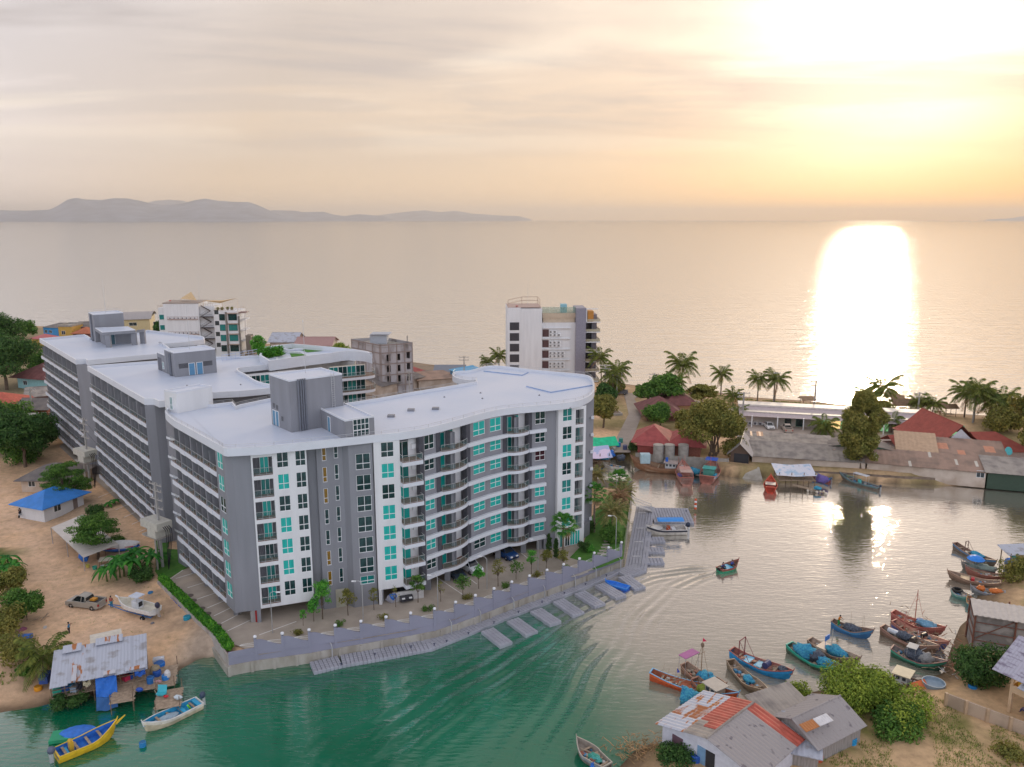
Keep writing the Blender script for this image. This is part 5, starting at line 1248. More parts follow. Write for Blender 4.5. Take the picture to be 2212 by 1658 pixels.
# garden palms
palm(1216,1212,5.6,'fan palm standing alone in front of the right white frame of the apartments','fan',1,1.25,z=2.0)
palm(1283,1150,6.6,'fan palm at the right corner of the apartments, its trunk propped with stakes','fan',2,1.2,z=2.0)
palm(1336,1075,3.4,'fan palm on the waterside at the far end of the garden','fan',3,1.25,z=2.0)
palm(1288,1060,3.0,'date palm tucked beside the far corner of the apartments','date',1,.85,z=2.0)
palm(1322,1152,3.6,'large pale date palm in the middle of the garden','date',2,1.15,z=2.0)
palm(1337,1110,3.0,'brown dry-leaved date palm behind the curved lamp post','datedry',1,1.0,z=2.0)
palm(1344,1090,2.2,'green date palm next to the garden wall by the dock gangway','date',3,1.05,z=2.0)
tree(1318,1170,2.4,2.2,'low leafy shrub under the large pale date palm',LEAF,2400,.2,5,shape='bush',cat='shrub',zz=2.0)
tree(1262,1190,1.6,1.2,'small round shrub at the glazed garden room',LEAFD,900,.16,6,shape='bush',cat='shrub',zz=2.0)
tree(1276,1192,1.0,1.0,'yellow-green clipped shrub on the garden lawn',LEAFB,900,.13,7,shape='bush',cat='shrub',zz=2.0)
tree(1270,1150,2.2,1.6,'dark shrub behind the right corner of the apartments',LEAFD,1300,.2,8,shape='bush',cat='shrub',zz=2.0)
tree(1185,1200,3.4,.62,'left narrow cypress by the small garden window',LEAFD,1200,.16,9,shape='column',trunk_h=.3,cat='cypress',zz=2.0)
tree(1201,1208,3.2,.62,'right narrow cypress beside the white frame',LEAFD,1200,.16,10,shape='column',trunk_h=.3,cat='cypress',zz=2.0)
# young trees along the quay
YG='young trees planted along the quay'
def sapling(px,py,h,rad,label,leaf=LEAFB,n=420,seed=1):
    return tree(px,py,h,rad,label,leaf,n,.15,seed,shape='round',zz=2.03,trunk_h=h*.42,group=YG,cat='tree')
sapling(678,1343,3.1,1.0,'light green sapling left of the largest quay tree, before the dark parking opening',LEAFB,500,1)
sapling(697,1338,5.2,1.75,'largest bright green young tree on the quay, before the beige garage door',LEAFB,1300,2)
sapling(655,1352,2.2,.5,'thinnest green sapling at the left end of the quay trees',LEAFB,160,3)
sapling(752,1330,3.6,1.2,'olive young tree right of the beige garage door',LEAFO,520,4)
sapling(808,1318,3.2,.8,'sparse yellowing sapling at the white column foot',LEAFO,200,5)
sapling(855,1312,3.,.8,'nearly bare sapling in front of the low white store wall',LEAFO,50,6)
sapling(903,1302,4.0,1.15,'dense dark green young tree beside the corner balconies',LEAF,750,7)
sapling(952,1300,3.,.7,'nearly bare sapling right of the dense dark green one',LEAFO,60,8)
sapling(1000,1293,3.5,1.2,'young tree before the dark parked car',LEAF,450,9)
sapling(1034,1272,3.5,1.0,'green young tree before the white pickup bonnet',LEAFB,560,10)
sapling(1076,1267,4.0,1.1,'pale sparse young tree between the white pickup and the blue car',LEAFO,300,11)
sapling(1115,1252,2.8,1.2,'low spreading young tree in front of the blue car',LEAF,280,12)
sapling(1148,1240,3.7,1.0,'young tree to the right of the blue car',LEAFB,450,13)
sapling(1180,1233,3.3,1.0,'young tree at the curved kerb of the lawn',LEAFO,450,14)
sapling(1216,1228,2.8,1.1,'brownish sapling at the foot of the lone fan palm',LEAFO,380,15)
for i,(x,y) in enumerate([(640,1372),(735,1352),(830,1336),(925,1318),(1010,1295),(1090,1268),(1160,1246),(1225,1232)]):
    tree(x,y,.7,.9,ORD[i]+' low flowering shrub from the left in the bed behind the sea wall',LEAF if i%2 else LEAFO,420,.10,40+i,shape='bush',cat='shrub',zz=2.03,group='low shrubs behind the sea wall')
# left yard
tree(140,1090,8.0,5.2,'feathery layered tree growing over the blue-roofed house',LEAF,11000,.17,21,shape='layers',trunk_h=1.8,zz=1.6)
tree(212,1208,6.8,5.0,'feathery layered tree leaning over the pale awning',LEAF,9500,.16,22,shape='layers',trunk_h=2.4,zz=1.5)
tree(55,1010,11,8.2,'huge dark round tree at the left edge beside the grey-roofed house',LEAFD,20000,.34,23,zz=1.6)
tree(-40,975,10,7.,'dark tree cut by the left edge of the picture',LEAFD,7000,.42,24,zz=1.6)
tree(15,845,16,11.0,'big dark green tree beside the maroon-roofed teal house',LEAFD,16000,.42,25,zz=1.6)
tree(-10,770,15,11,'tall tree in the upper left corner by the sea',LEAFD,15000,.45,26,zz=1.6)
tree(52,735,8,6.,'green tree by the sea beside the blue house',LEAF,4500,.5,27,zz=1.6)
tree(72,830,7,5.,'leafy green clump below the maroon-roofed house',LEAF,3000,.42,28,zz=1.6,shape='bush')
tree(40,1000,5,5.,'low green foliage in front of the tin roofs at the left edge',LEAF,3800,.32,31,zz=1.6,shape='bush')
tree(58,1335,4.2,3.0,'green bushy tree beside the sandy yard above the blue tarpaulins',LEAF,5200,.2,29,zz=1.8,shape='bush')
tree(20,1290,4.0,3.0,'rough olive bush at the left edge above the grass bank',LEAFO,3600,.22,30,zz=2.4,shape='bush')
tree(60,1462,1.9,1.5,'small green bush at the water side of the grass bank',LEAF,1800,.15,32,zz=1.0,shape='bush')
tree(150,1520,1.4,1.9,'green bush growing at the water under the left of the shack',LEAFD,2200,.15,33,zz=.3,shape='bush')
tree(210,1118,2.2,1.9,'dark shrub between the blue-roofed house and the hedge',LEAFD,1800,.2,34,zz=1.8,shape='bush')
tree(310,1255,2.2,1.9,'dark shrub below the banana clump at the end of the boundary wall',LEAFD,2200,.17,35,zz=1.5,shape='bush')
tree(250,1185,1.7,1.7,'green shrub at the left of the banana clump',LEAF,1600,.16,36,zz=1.7,shape='bush')
tree(350,730,7,4.,'tree between the cream hall and the white hotel',LEAFD,2600,.45,37,zz=1.6)
def banana(px,py,n,label,seed,z=1.7,h=2.4,L0=2.3):
    r=random.Random(seed); p=G(px,py,z); t=thing('banana_plant',label,'banana plant',p)
    lf=MB(); st=MB()
    for s in range(n):
        bx,by=r.uniform(-1,1)*n**.7*.55,r.uniform(-1,1)*n**.7*.5; hh=h*r.uniform(.6,1.1); st.tube((bx,by,-.3),(bx,by,hh),.14,.08,7)
        for i in range(8):
            az=i*2.4+r.uniform(-.3,.3); L_=L0*r.uniform(.75,1.1); ri=r.uniform(.5,1.3); pts=[]
            for k in range(8):
                f=k/7; pts.append(Vector((bx+math.cos(az)*L_*f*.85,by+math.sin(az)*L_*f*.85,hh+ri*L_*f*.6-L_*.85*f**2.3)))
            for k in range(7):
                a,b=pts[k],pts[k+1]; sd=Vector((-math.sin(az),math.cos(az),0)); w0,w1=[.30*math.sin(math.pi*min(1,.12+q/7*.88))**.7 for q in (k,k+1)]
                for sg in (-1,1): lf.add([a,b,b+sd*sg*w1+Vector((0,0,-.10)),a+sd*sg*w0+Vector((0,0,-.10))],[(0,1,2,3)])
    lf.build('leaves',BAN,t); st.build('stem',paint((.12,.16,.05)),t)
BAN=leafm('banana_leaf',(.03,.17,.025),(.06,.28,.03),isl=.3,trl=.35)
banana(288,1238,10,'thick banana clump between the awning yard and the power pole',3,h=2.5,L0=2.9)
banana(240,1010+85,2,'small banana plant beside the hedge behind the feathery tree',6,h=1.2,L0=1.4)
banana(18,1245,4,'banana clump at the left edge beside the sandy road',4,h=2.4,L0=2.5)
banana(62,905-18,4,'banana clump below the teal house at the far left',5,z=1.6,h=2.6,L0=3.)
# far bank
tree(1540,986,11.6,8.2,'large round dark green tree on the far bank behind the two fishing boats',LEAFO,24000,.32,51,trunk_h=.9,trunks=3)
tree(1858,1012,15.5,5.4,'tall dense casuarina tree rising between the sheds on the far bank',LEAFO,24000,.27,52,shape='column',trunk_h=2.5)
tree(1440,880,8.6,6.0,'spreading green tree left of the brown-roofed pavilion',LEAF,6500,.42,53)
tree(1515,880,6.,5.5,'flat feathery tree over the brown-roofed pavilion',LEAFO,3800,.38,54,shape='layers',trunk_h=2.6)
tree(1400,880,6.5,4.2,'bright green tree at the bend of the sandy road',LEAF,3600,.4,59)
tree(1425,925,5.6,5.,'leafy tree behind the left red-roofed house',LEAF,5200,.36,55)
tree(1480,935,5.2,4.8,'leafy tree between the two red-roofed houses',LEAFO,4600,.36,56)
tree(1303,925,7.6,4.8,'round olive tree beside the sandy road right of the apartments',LEAFO,7500,.36,57)
tree(1306,868,5.5,3.8,'dark palm-like thicket at the beach end of the road',LEAFD,3200,.36,58,shape='bush')
tree(1330,852,5.0,3.2,'thicket around the utility pole at the beach',LEAFO,2600,.4,60,shape='bush')
tree(1367,975,2.2,1.3,'small dark shrub at the corner of the left red-roofed house',LEAFD,1200,.2,61,shape='bush')
tree(2240,980,15,7.0,'tall dark tree at the right edge behind the far bank roofs',LEAFO,9500,.48,62)
tree(2170,935,6,5.5,'green shrubs beside the blue satellite dish on the right',LEAFO,4500,.36,63,shape='bush')
tree(2260,1010,13,7.,'dark tree just outside the right edge over the water',LEAFO,7000,.45,64)
tree(1905,905,4.5,3.,'leafy tree between the casuarina and the red temple-like roof',LEAFO,2200,.3,65)
# bottom right bank
tree(1878,1545,4.9,5.3,'large yellow-green bush on the near bank right of the tin sheds',LEAFY,24000,.16,71,shape='bush',zz=1.0)
tree(1940,1585,2.7,3.0,'darker shrub at the lower right side of the large yellow-green bush',LEAF,6500,.17,72,shape='bush',zz=1.3)
tree(1720,1512,2.1,1.7,'small yellow-green shrub between the near bank sheds and the boats',LEAFY,1900,.14,73,shape='bush',zz=1.0)
tree(2120,1478,4.2,3.3,'dark green shrub in front of the yellow house',LEAFD,6000,.19,74,shape='bush',zz=1.4)
tree(2090,1445,3.6,1.8,'slender olive shrub on the rubbish-strewn shore',LEAFO,2300,.17,75,shape='bush',zz=1.2)
tree(1480,1658,2.2,2.6,'dark green shrub under the wall of the white shack',LEAFD,4800,.15,76,shape='bush',zz=.5)
tree(2195,1260,4.,3.,'shrub at the right edge beside the moored boats',LEAFO,3000,.2,77,shape='bush',zz=.8)
tree(2185,1640,1.2,2.2,'low olive scrub in the lower right corner',LEAFO,1700,.14,78,shape='bush',zz=1.5)
tree(1600,855,1.,.9,'tiny shrub on the grass by the beach palms',LEAFO,300,.2,79,shape='bush')

tree(100,820,9,6.,'green tree between the maroon roof and the rear block',LEAF,6000,.36,93,zz=1.6)
tree(15,925,7,6.5,'leafy tree above the red tiled roof at the left edge',LEAF,6000,.34,94,zz=1.6,shape='bush')
tree(100,968,5,4.5,'small dark tree at the corner of the rear car park',LEAFD,5000,.28,95,zz=1.7)
tree(30,1420,2.2,3.0,'olive scrub on the grass bank at the left edge',LEAFO,3500,.17,96,zz=2.2,shape='bush')
tree(10,1360,2.6,3.0,'low rough scrub at the left edge by the sandy yard',LEAFO,3500,.18,97,zz=2.4,shape='bush')
def tufts(name,label,region,n,seed,size,m,zoff=0.,mask=None):
    r=random.Random(seed); mb=MB(); A=poly(region,1.5); x0=min(p[0] for p in A); x1=max(p[0] for p in A); y0=min(p[1] for p in A); y1=max(p[1] for p in A)
    Q=np.array([(r.uniform(x0,x1),r.uniform(y0,y1)) for _ in range(n*3)]); d=sdist(Q,A); k=0
    for (x,y),dd in zip(Q,d):
        if dd<0 or k>=n: continue
        if noise.noise((x*.22,y*.22,seed))<-.05: continue
        z=ground_z(x,y)
        if z<.3: continue
        k+=1
        for j in range(5):
            a=r.uniform(0,6.28); s=size*r.uniform(.6,1.3); dx,dy=math.cos(a)*s*.5,math.sin(a)*s*.5; ox,oy=r.uniform(-.25,.25),r.uniform(-.25,.25)
            mb.add([(x+ox-dy*.35,y+oy+dx*.35,z-.05),(x+ox+dy*.35,y+oy-dx*.35,z-.05),(x+ox+dx,y+oy+dy,z+s*.7)],[(0,1,2)])
    return stuff(mb.build(name,m),label,'grass')
tufts('grass','rough yellow-green grass on the bank at the left edge',[(-120,1180),(40,1210),(55,1330),(70,1440),(60,1500),(-120,1530)],2600,1,.45,GRASSM)
tufts('grass','dry grass and weeds on the bare ground in the lower right corner',[(1480,1662),(1900,1600),(2000,1500),(2300,1590),(2300,1720),(1400,1720)],3200,2,.24,GRASSM)
tufts('grass','short dry grass on the spit beside the beach',[(1500,850),(1850,880),(1850,895),(1560,880),(1480,870)],1500,3,.35,GRASSM)
tufts('grass','scattered weeds on the sandy yard behind the stilt shack',[(80,1180),(340,1270),(470,1400),(330,1460),(60,1420)],420,5,.16,GRASSM)
# ---------------------------------------------------------------- houses, sheds and hotels
def slope(mb,a,b,c,d,pitch=0.,amp=.03,mi=0,th=.04,patch=None,seed=0):
    """roof plane a-b (eave) c-d (top, c above b); ridges run up the slope"""
    a,b,c,d=map(Vector,(a,b,c,d)); n=(b-a).cross(d-a).normalized()
    if n.z<0: n=-n
    K=max(1,int((b-a).length/pitch))*2 if pitch else 1; r=random.Random(seed)
    for i in range(K):
        u0,u1=i/K,(i+1)/K; o0=n*(amp if (i%2 and pitch) else 0); o1=n*(amp if ((i+1)%2 and pitch) else 0)
        rows=patch[0] if patch else 1
        for j in range(rows):
            v0,v1=j/rows,(j+1)/rows; m=mi
            if patch:
                q=noise.noise((u0*patch[2]+seed,j*1.7,seed)); 
                m=patch[1][0] if q>patch[3] else (patch[1][1] if q<-patch[3]-.05 else mi)
            P=lambda u,v,o:a.lerp(b,u).lerp(d.lerp(c,u),v)+o
            mb.add([P(u0,v0,o0),P(u1,v0,o1),P(u1,v1,o1),P(u0,v1,o0)],[(0,1,2,3)],m)
    mb.add([a-n*th,b-n*th,c-n*th,d-n*th],[(0,3,2,1)],mi)
    mb.add([a-n*th,b-n*th,b,a],[(0,1,2,3)],mi); mb.add([a,d,d-n*th,a-n*th],[(0,1,2,3)],mi); mb.add([b,b-n*th,c-n*th,c],[(0,1,2,3)],mi)
WINM=mat('house_glass',(.03,.045,.05),.15,var=.5,vs=2,spec=.7)
def house(label,px0,px1,dep,h,roof='gable',rh=1.5,wall=None,rm=None,oh=.5,z=1.7,wins=(),doors=(),name='house',cat='house',pitch=0.,amp=.03,patch=None,group=None,yard=0,stilts=0,seed=0,sidewins=(),rms=None,base=None):
    a,b=G(*px0,z),G(*px1,z); t=(b-a); L_=t.length; ang=math.atan2(t.y,t.x)
    T=thing(name,label,cat,a,ang,group); z0=-1.2 if not stilts else stilts
    w=MB(); w.box(0,0,z0,L_,dep,h); 
    if roof=='gabley': w.add([(0,0,h),(L_,0,h),(L_/2,0,h+rh)],[(0,1,2)]); w.add([(0,dep,h),(L_,dep,h),(L_/2,dep,h+rh)],[(0,2,1)])
    if roof=='gable':
        for x in (0,L_): w.add([(x,0,h),(x,dep,h),(x,dep/2,h+rh)],[(0,1,2)])
    if roof=='shed': w.add([(0,0,h),(0,dep,h),(0,dep,h+rh)],[(0,1,2)]); w.add([(L_,0,h),(L_,dep,h),(L_,dep,h+rh)],[(0,2,1)]); w.add([(0,dep,h),(L_,dep,h),(L_,dep,h+rh),(0,dep,h+rh)],[(0,1,2,3)])
    w.build('wall',wall or WHITE,T)
    R_=MB(); k=rh/(dep/2); e=oh; ms=rms or [rm or FIBRO]
    if roof=='gable':
        slope(R_,(-e,-e,h-e*k),(L_+e,-e,h-e*k),(L_+e,dep/2,h+rh+.03),(-e,dep/2,h+rh+.03),pitch,amp,0,.05,patch,seed)
        slope(R_,(L_+e,dep+e,h-e*k),(-e,dep+e,h-e*k),(-e,dep/2,h+rh+.03),(L_+e,dep/2,h+rh+.03),pitch,amp,0,.05,patch,seed+1)
    elif roof=='gabley':
        k=rh/(L_/2)
        slope(R_,(-e,dep+e,h-e*k),(-e,-e,h-e*k),(L_/2,-e,h+rh+.03),(L_/2,dep+e,h+rh+.03),pitch,amp,0,.05,patch,seed)
        slope(R_,(L_+e,-e,h-e*k),(L_+e,dep+e,h-e*k),(L_/2,dep+e,h+rh+.03),(L_/2,-e,h+rh+.03),pitch,amp,0,.05,patch,seed+1)
    elif roof=='shed':
        k=rh/dep; slope(R_,(-e,-e,h-e*k+.04),(L_+e,-e,h-e*k+.04),(L_+e,dep+e,h+rh+e*k+.04),(-e,dep+e,h+rh+e*k+.04),pitch,amp,0,.05,patch,seed)
    elif roof=='shedf':   # falls to the back
        slope(R_,(-e,-e,h+rh),(L_+e,-e,h+rh),(L_+e,dep+e,h+.04),(-e,dep+e,h+.04),pitch,amp,0,.05,patch,seed)
    elif roof=='hip':
        m=min(dep,L_)/2; zz=h-e*rh/m; A=[(-e,-e,zz),(L_+e,-e,zz),(L_+e,dep+e,zz),(-e,dep+e,zz)]
        if L_>=dep: r0,r1=(m,dep/2,h+rh),(L_-m,dep/2,h+rh); fs=[(A[0],A[1],r1,r0),(A[2],A[3],r0,r1),(A[1],A[2],r1),(A[3],A[0],r0)]
        else: r0,r1=(L_/2,m,h+rh),(L_/2,dep-m,h+rh); fs=[(A[0],A[1],r0),(A[2],A[3],r1),(A[1],A[2],r1,r0),(A[3],A[0],r0,r1)]
        for f in fs: R_.add(list(f),[tuple(range(len(f)))])
        R_.add([(p[0],p[1],p[2]-.06) for p in A],[(0,3,2,1)]); 
        for f in (0,1,2,3): p,q=A[f],A[(f+1)%4]; R_.add([(p[0],p[1],p[2]-.12),(q[0],q[1],q[2]-.12),q,p],[(0,1,2,3)])
    elif roof=='flat':
        R_.box(-e,-e,h+.003,L_+e,dep+e,h+.18); 
        for (x0,y0,x1,y1) in ((-e,-e,L_+e,-e+.15),(-e,dep+e-.15,L_+e,dep+e),(-e,-e+.16,-e+.15,dep+e-.16),(L_+e-.15,-e+.16,L_+e,dep+e-.16)): R_.box(x0,y0,h+.183,x1,y1,h+.18+rh)
    elif roof=='barrel':
        N_=10; pts=[(-e+(dep+2*e)*i/N_) for i in range(N_+1)]; f=lambda y: h+rh*math.sin(math.pi*(y+e)/(dep+2*e))**.8
        for y0,y1 in zip(pts[:-1],pts[1:]): slope(R_,(-e,y0,f(y0)),(L_+e,y0,f(y0)),(L_+e,y1,f(y1)),(-e,y1,f(y1)),pitch,amp,0,.05)
    if roof in('gable','gabley') :
        if roof=='gable': R_.tube((-e,dep/2,h+rh+.05),(L_+e,dep/2,h+rh+.05),.10,.10,6)
        else: R_.tube((L_/2,-e,h+rh+.05),(L_/2,dep+e,h+rh+.05),.10,.10,6)
    if roof!='none': R_.build('roof',ms,T)
    for (x,zz,ww,hh) in wins:
        f=MB(); f.box(x-ww/2-.06,-.07,zz-.06,x+ww/2+.06,.0,zz,0); f.box(x-ww/2-.06,-.07,zz+hh,x+ww/2+.06,.0,zz+hh+.06,0)
        for q in (x-ww/2-.06,x-.03,x+ww/2): f.box(q,-.07,zz,q+.06,0,zz+hh,0)
        fo=f.build('window',FRAME,T); g=MB(); g.box(x-ww/2,-.03,zz,x+ww/2,-.005,zz+hh); g.build('pane',WINM,fo)
    for (x,ww,hh,dm) in doors:
        g=MB(); g.box(x-ww/2,-.04,0.02,x+ww/2,-.003,hh); g.build('door',dm,T)
    for (y,zz,ww,hh,sd) in sidewins:
        f=MB(); x=-.05 if sd<0 else L_+.002; f.box(x,y-ww/2-.07,zz-.07,x+.05,y+ww/2+.07,zz+hh+.07); fo=f.build('window',FRAME,T); g=MB(); xx=x-.02 if sd<0 else x+.05; g.box(xx,y-ww/2,zz,xx+.02,y+ww/2,zz+hh); g.build('pane',WINM,fo)
    if stilts:
        nx_=max(2,int(L_/2.2)); 
        for i in range(nx_+1):
            for y in (.15,dep-.15):
                s=MB(); s.tube((L_*i/nx_,y,-1.8),(L_*i/nx_,y,stilts+.02),.09,.09,6); s.build('stilt',WOOD,T)
    return T
CREAM=paint((.62,.50,.28)); LBL=paint((.06,.30,.62)); YEL=paint((.58,.36,.08)); BRW=paint((.20,.07,.05)); TEALW=paint((.30,.55,.56)); BRICK=mat('brick_wall',(.26,.10,.07),.85,var=.2,vs=3); CREAMD=mat('weathered_plaster',(.60,.50,.41),.9,col2=(.44,.34,.26),vs=.35,thr=(.4,.65)); GRN=mat('green_sheet_wall',(.10,.22,.13),.6,wave=('X',3.,.8)); GRNB=paint((.05,.45,.10)); SHADE=paint((.03,.03,.035))
# far left beyond the rear block
house('bright blue two-storey house by the sea beside a yellow wall',(96,733),(128,735),9,5.2,'shed',.8,LBL,FIBROD,.4,wins=[(1.5,2.8,1.4,1.2),(4,2.8,1.4,1.2)],doors=[(2.8,1.4,2.2,SHADE)])
house('yellow house with a flat roof between the blue house and the stair box',(129,738),(158,738),9,6.2,'flat',.6,YEL,CONC,.2,wins=[(2,3,1.4,1.4)])
house('brown house with an orange-red hip roof left of the grey stair box',(160,740),(196,740),8,4.2,'hip',1.8,BRW,mat('orange_tile',(.42,.13,.06),.7,var=.2),.8,wins=[(2,2,1.3,1.2)])
house('small house with a pale red roof behind the trees at the far left',(70,748),(98,750),7,3.4,'hip',1.4,YEL,paint((.45,.10,.10)),.6)
house('long cream hall with a grey rounded corrugated roof behind the rear block',(225,728),(326,724),20,7.2,'barrel',2.2,CREAM,mat('hall_roof',(.36,.33,.32),.7,var=.1),.8,name='hall',cat='hall',pitch=1.0,amp=.05,wins=[(3,4.4,3,1.5),(22,4.4,3.4,1.4),(12,4.4,3,1.4)])
house('older grey-roofed building in front of the cream hall',(168,733),(235,730),9,5.2,'shed',1.2,BRW,FIBROD,.5)
house('teal-walled house with a dark maroon hip roof at the far left',(40,840),(112,846),11,4.6,'hip',3.,TEALW,MAROON,1.6,wins=[(3,1.4,1.4,1.2)])
house('red tiled roof house cut by the left edge of the picture',(-60,905),(36,902),10,3.6,'hip',2.2,paint((.5,.4,.3)),mat('red_tile',(.45,.10,.06),.7,var=.2),1.0)
house('brown wooden house with a grey sheet roof and an air-conditioner',(38,912),(104,912),9,3.6,'gable',1.6,BRICK,FIBROD,.9,wins=[(3,1.4,1.4,1.2),(7,1.4,1.2,1.1)])
house('weathered grey roof house behind the brown wooden one',(60,884),(112,880),9,3.6,'gable',1.5,BRW,FIBRO,.8)
house('low shed with pale tin roof at the far left edge',(-30,945),(58,940),8,2.8,'shed',.6,CREAMD,paint((.58,.56,.55)),.5,name='shed',cat='shed')
house('small shed with a teal roof beside the dark tree',(62,945),(84,947),4,2.6,'shed',.5,CREAMD,paint((.10,.50,.42)),.4,name='shed',cat='shed')
def hotel():
    T=thing('hotel','white seaside hotel with black outside staircases and rooftop shade sails','hotel',G(362,775,1.7),.06); T.scale=(.87,.9,.985)
    L1=14.5; w=MB(); w.box(0,0,-1,L1,12,20.6); w.build('wall',WHITE,T)      # blank main wall
    w=MB(); w.box(L1,1.5,-1,20.5,12,19.4); w.build('stair_bay',WHITE,T)
    w=MB(); w.box(20.5,0.,-1,30.5,12,17.6); w.build('wing',WHITE,T)
    w=MB(); w.box(-3.,2,-1,0,12,18.8); w.build('side_wing',WHITE,T)
    for k,z in enumerate((14.8,9.2,)):
        b=MB(); b.box(1.5,-.5,z-.15,14,-.0,z,0); 
        for x in (1.5,4.5,7.5,10.5,14): b.tube((x,-.45,z),(x,-.45,z+1.0),.04,.04,5)
        b.tube((1.5,-.45,z+1.),(14,-.45,z+1.),.04,.04,5); b.tube((1.5,-.45,z+.5),(14,-.45,z+.5),.03,.03,5); b.build('service_ledge',paint((.35,.20,.16)),T)
        for i in range(7):
            a=MB(); a.box(2.2+i*1.7,-.42,z+.02,3.1+i*1.7,-.05,z+.75,0); a.box(2.3+i*1.7,-.44,z+.12,2.85+i*1.7,-.42,z+.66,1); a.build('air_conditioner',[FRAME,GREYD],T)
    for k in range(4):     # dog-leg fire stairs
        z=3.2+k*4.1; s=MB(); s.box(15,-1.2,z,20.2,1.4,z+.12)
        s.add([(15.4,-1.2,z+.1),(19.2,-1.2,z+2.1),(19.2,-.2,z+2.1),(15.4,-.2,z+.1),(15.4,-1.2,z+.3),(19.2,-1.2,z+2.3),(19.2,-.2,z+2.3),(15.4,-.2,z+.3)],[(0,1,5,4),(4,5,6,7),(0,3,2,1),(2,3,7,6)])
        s.add([(19.2,.1,z+2.1),(15.4,.1,z+4.1),(15.4,1.1,z+4.1),(19.2,1.1,z+2.1),(19.2,.1,z+2.3),(15.4,.1,z+4.3),(15.4,1.1,z+4.3),(19.2,1.1,z+2.3)],[(0,1,5,4),(4,5,6,7),(0,3,2,1)])
        for zz in (.55,1.05): s.tube((15,-1.2,z+zz),(20.2,-1.2,z+zz),.04,.04,5); s.tube((15.4,-1.2,z+zz),(19.2,-1.2,z+2.1+zz),.04,.04,5)
        s.build('fire_stair',paint((.07,.05,.05)),T)
        g=MB(); g.box(20.9,-.03,z+1.0,22.6,0-.003,z+2.6); g.build('window',WINM,T) if k<4 else None
    for k in range(4):
        z=2.6+k*3.9
        for (x0,x1) in ((22.9,25.0),(26.6,30.0)):
            f=MB(); f.box(x0-.1,-.12,z-.1,x1+.1,-.003,z+2.3); fo=f.build('window',paint((.06,.06,.06)),T); g=MB(); g.box(x0,-.15,z,x1,-.125,z+2.2); g.build('pane',TEALD if k in(1,2) else GLASSD,fo)
        e=MB(); e.box(26.2,-1.0,z+2.6,30.6,-.003,z+2.75); e.build('sunshade',paint((.45,.32,.24)),T)
        b=MB(); b.box(30.5,1.5,z-.3,33.,9,z); b.tube((32.9,1.5,z+1.),(32.9,9,z+1.),.05,.05,5); b.tube((30.5,1.5,z+1.),(32.9,1.5,z+1.),.05,.05,5); b.build('balcony',WHITE,T)
    for z in (14.4,10.5):
        f=MB(); f.box(-2.7,1.93,z,-.4,1.997,z+2.0); fo=f.build('window',FRAME,T); g=MB(); g.box(-2.6,1.88,z+.1,-.5,1.92,z+1.9); g.build('pane',TEALD,fo)
    for x,z in ((25.7,17.6),(30.9,16.)):
        c=MB(); c.box(x-.35,-.4,-1,x+.35,-.02,z-.2); c.build('pilaster',paint((.20,.18,.16)),T)
    r=MB(); 
    for (x0,y0,x1,y1,z) in ((20.5,0,30.5,0,17.6),(30.5,0,30.5,12,17.6),(-3.,2,0,2,18.8),(15,1.5,20,1.5,19.4)):
        for zz in (.5,1.0): r.tube((x0,y0,z+zz),(x1,y1,z+zz),.04,.04,5)
        for i in range(6): f=i/5; r.tube((x0+(x1-x0)*f,y0+(y1-y0)*f,z),(x0+(x1-x0)*f,y0+(y1-y0)*f,z+1),.035,.035,5)
    r.build('railing',paint((.35,.25,.18)),T)
    rf=MB(); rf.box(-.2,-.2,20.61,14.8,12.2,20.9); rf.build('roof',paint((.30,.24,.20)),T)
    TARP=paint((.60,.42,.22))
    for q,pts in enumerate(([(6,4,22.),(13,3,21.5),(9.6,7,24.4),(5,8,22)],[(16,2,21.5),(22,5,20.2),(30.5,1,22.4),(22,8,21.)])):
        s=MB(); c=sum((Vector(p) for p in pts),Vector())/4-Vector((0,0,.3)); 
        for a,b in zip(pts,pts[1:]+pts[:1]): s.add([a,b,c],[(0,1,2)])
        for p in pts: s.tube((p[0],p[1],17.5),p,.05,.04,5)
        s.build('shade_sail',TARP,T)
    for x,y in ((23,4),(25,5),(27,4.2),(21.6,3)): b=MB(); leaves(b,[(x,y,18.3,.7,.7,.6)],160,.22,int(x)); b.build('roof_plant',LEAFO,T)
    m=MB(); m.tube((12.6,8,20.9),(12.6,8,31.),.06,.03,6); m.build('lightning_mast',STEEL,T)
    d=MB(); d.lathe([(.05,0),(.35,.1),(.6,.3),(.62,.34)],10,(2,3,21.2)); d.build('satellite_dish',paint((.5,.04,.04)),T)
    cn=MB(); cn.box(30.3,.5,16.8,33.6,6,17.0); cn.tube((33.4,.6,16.8),(32.9,.6,8),.08,.08,6); cn.build('side_canopy',paint((.16,.08,.07)),T)
    cn=MB(); cn.box(33,.5,-1,35,5,8.4); cn.build('side_wing',paint((.20,.17,.14)),T)
hotel()
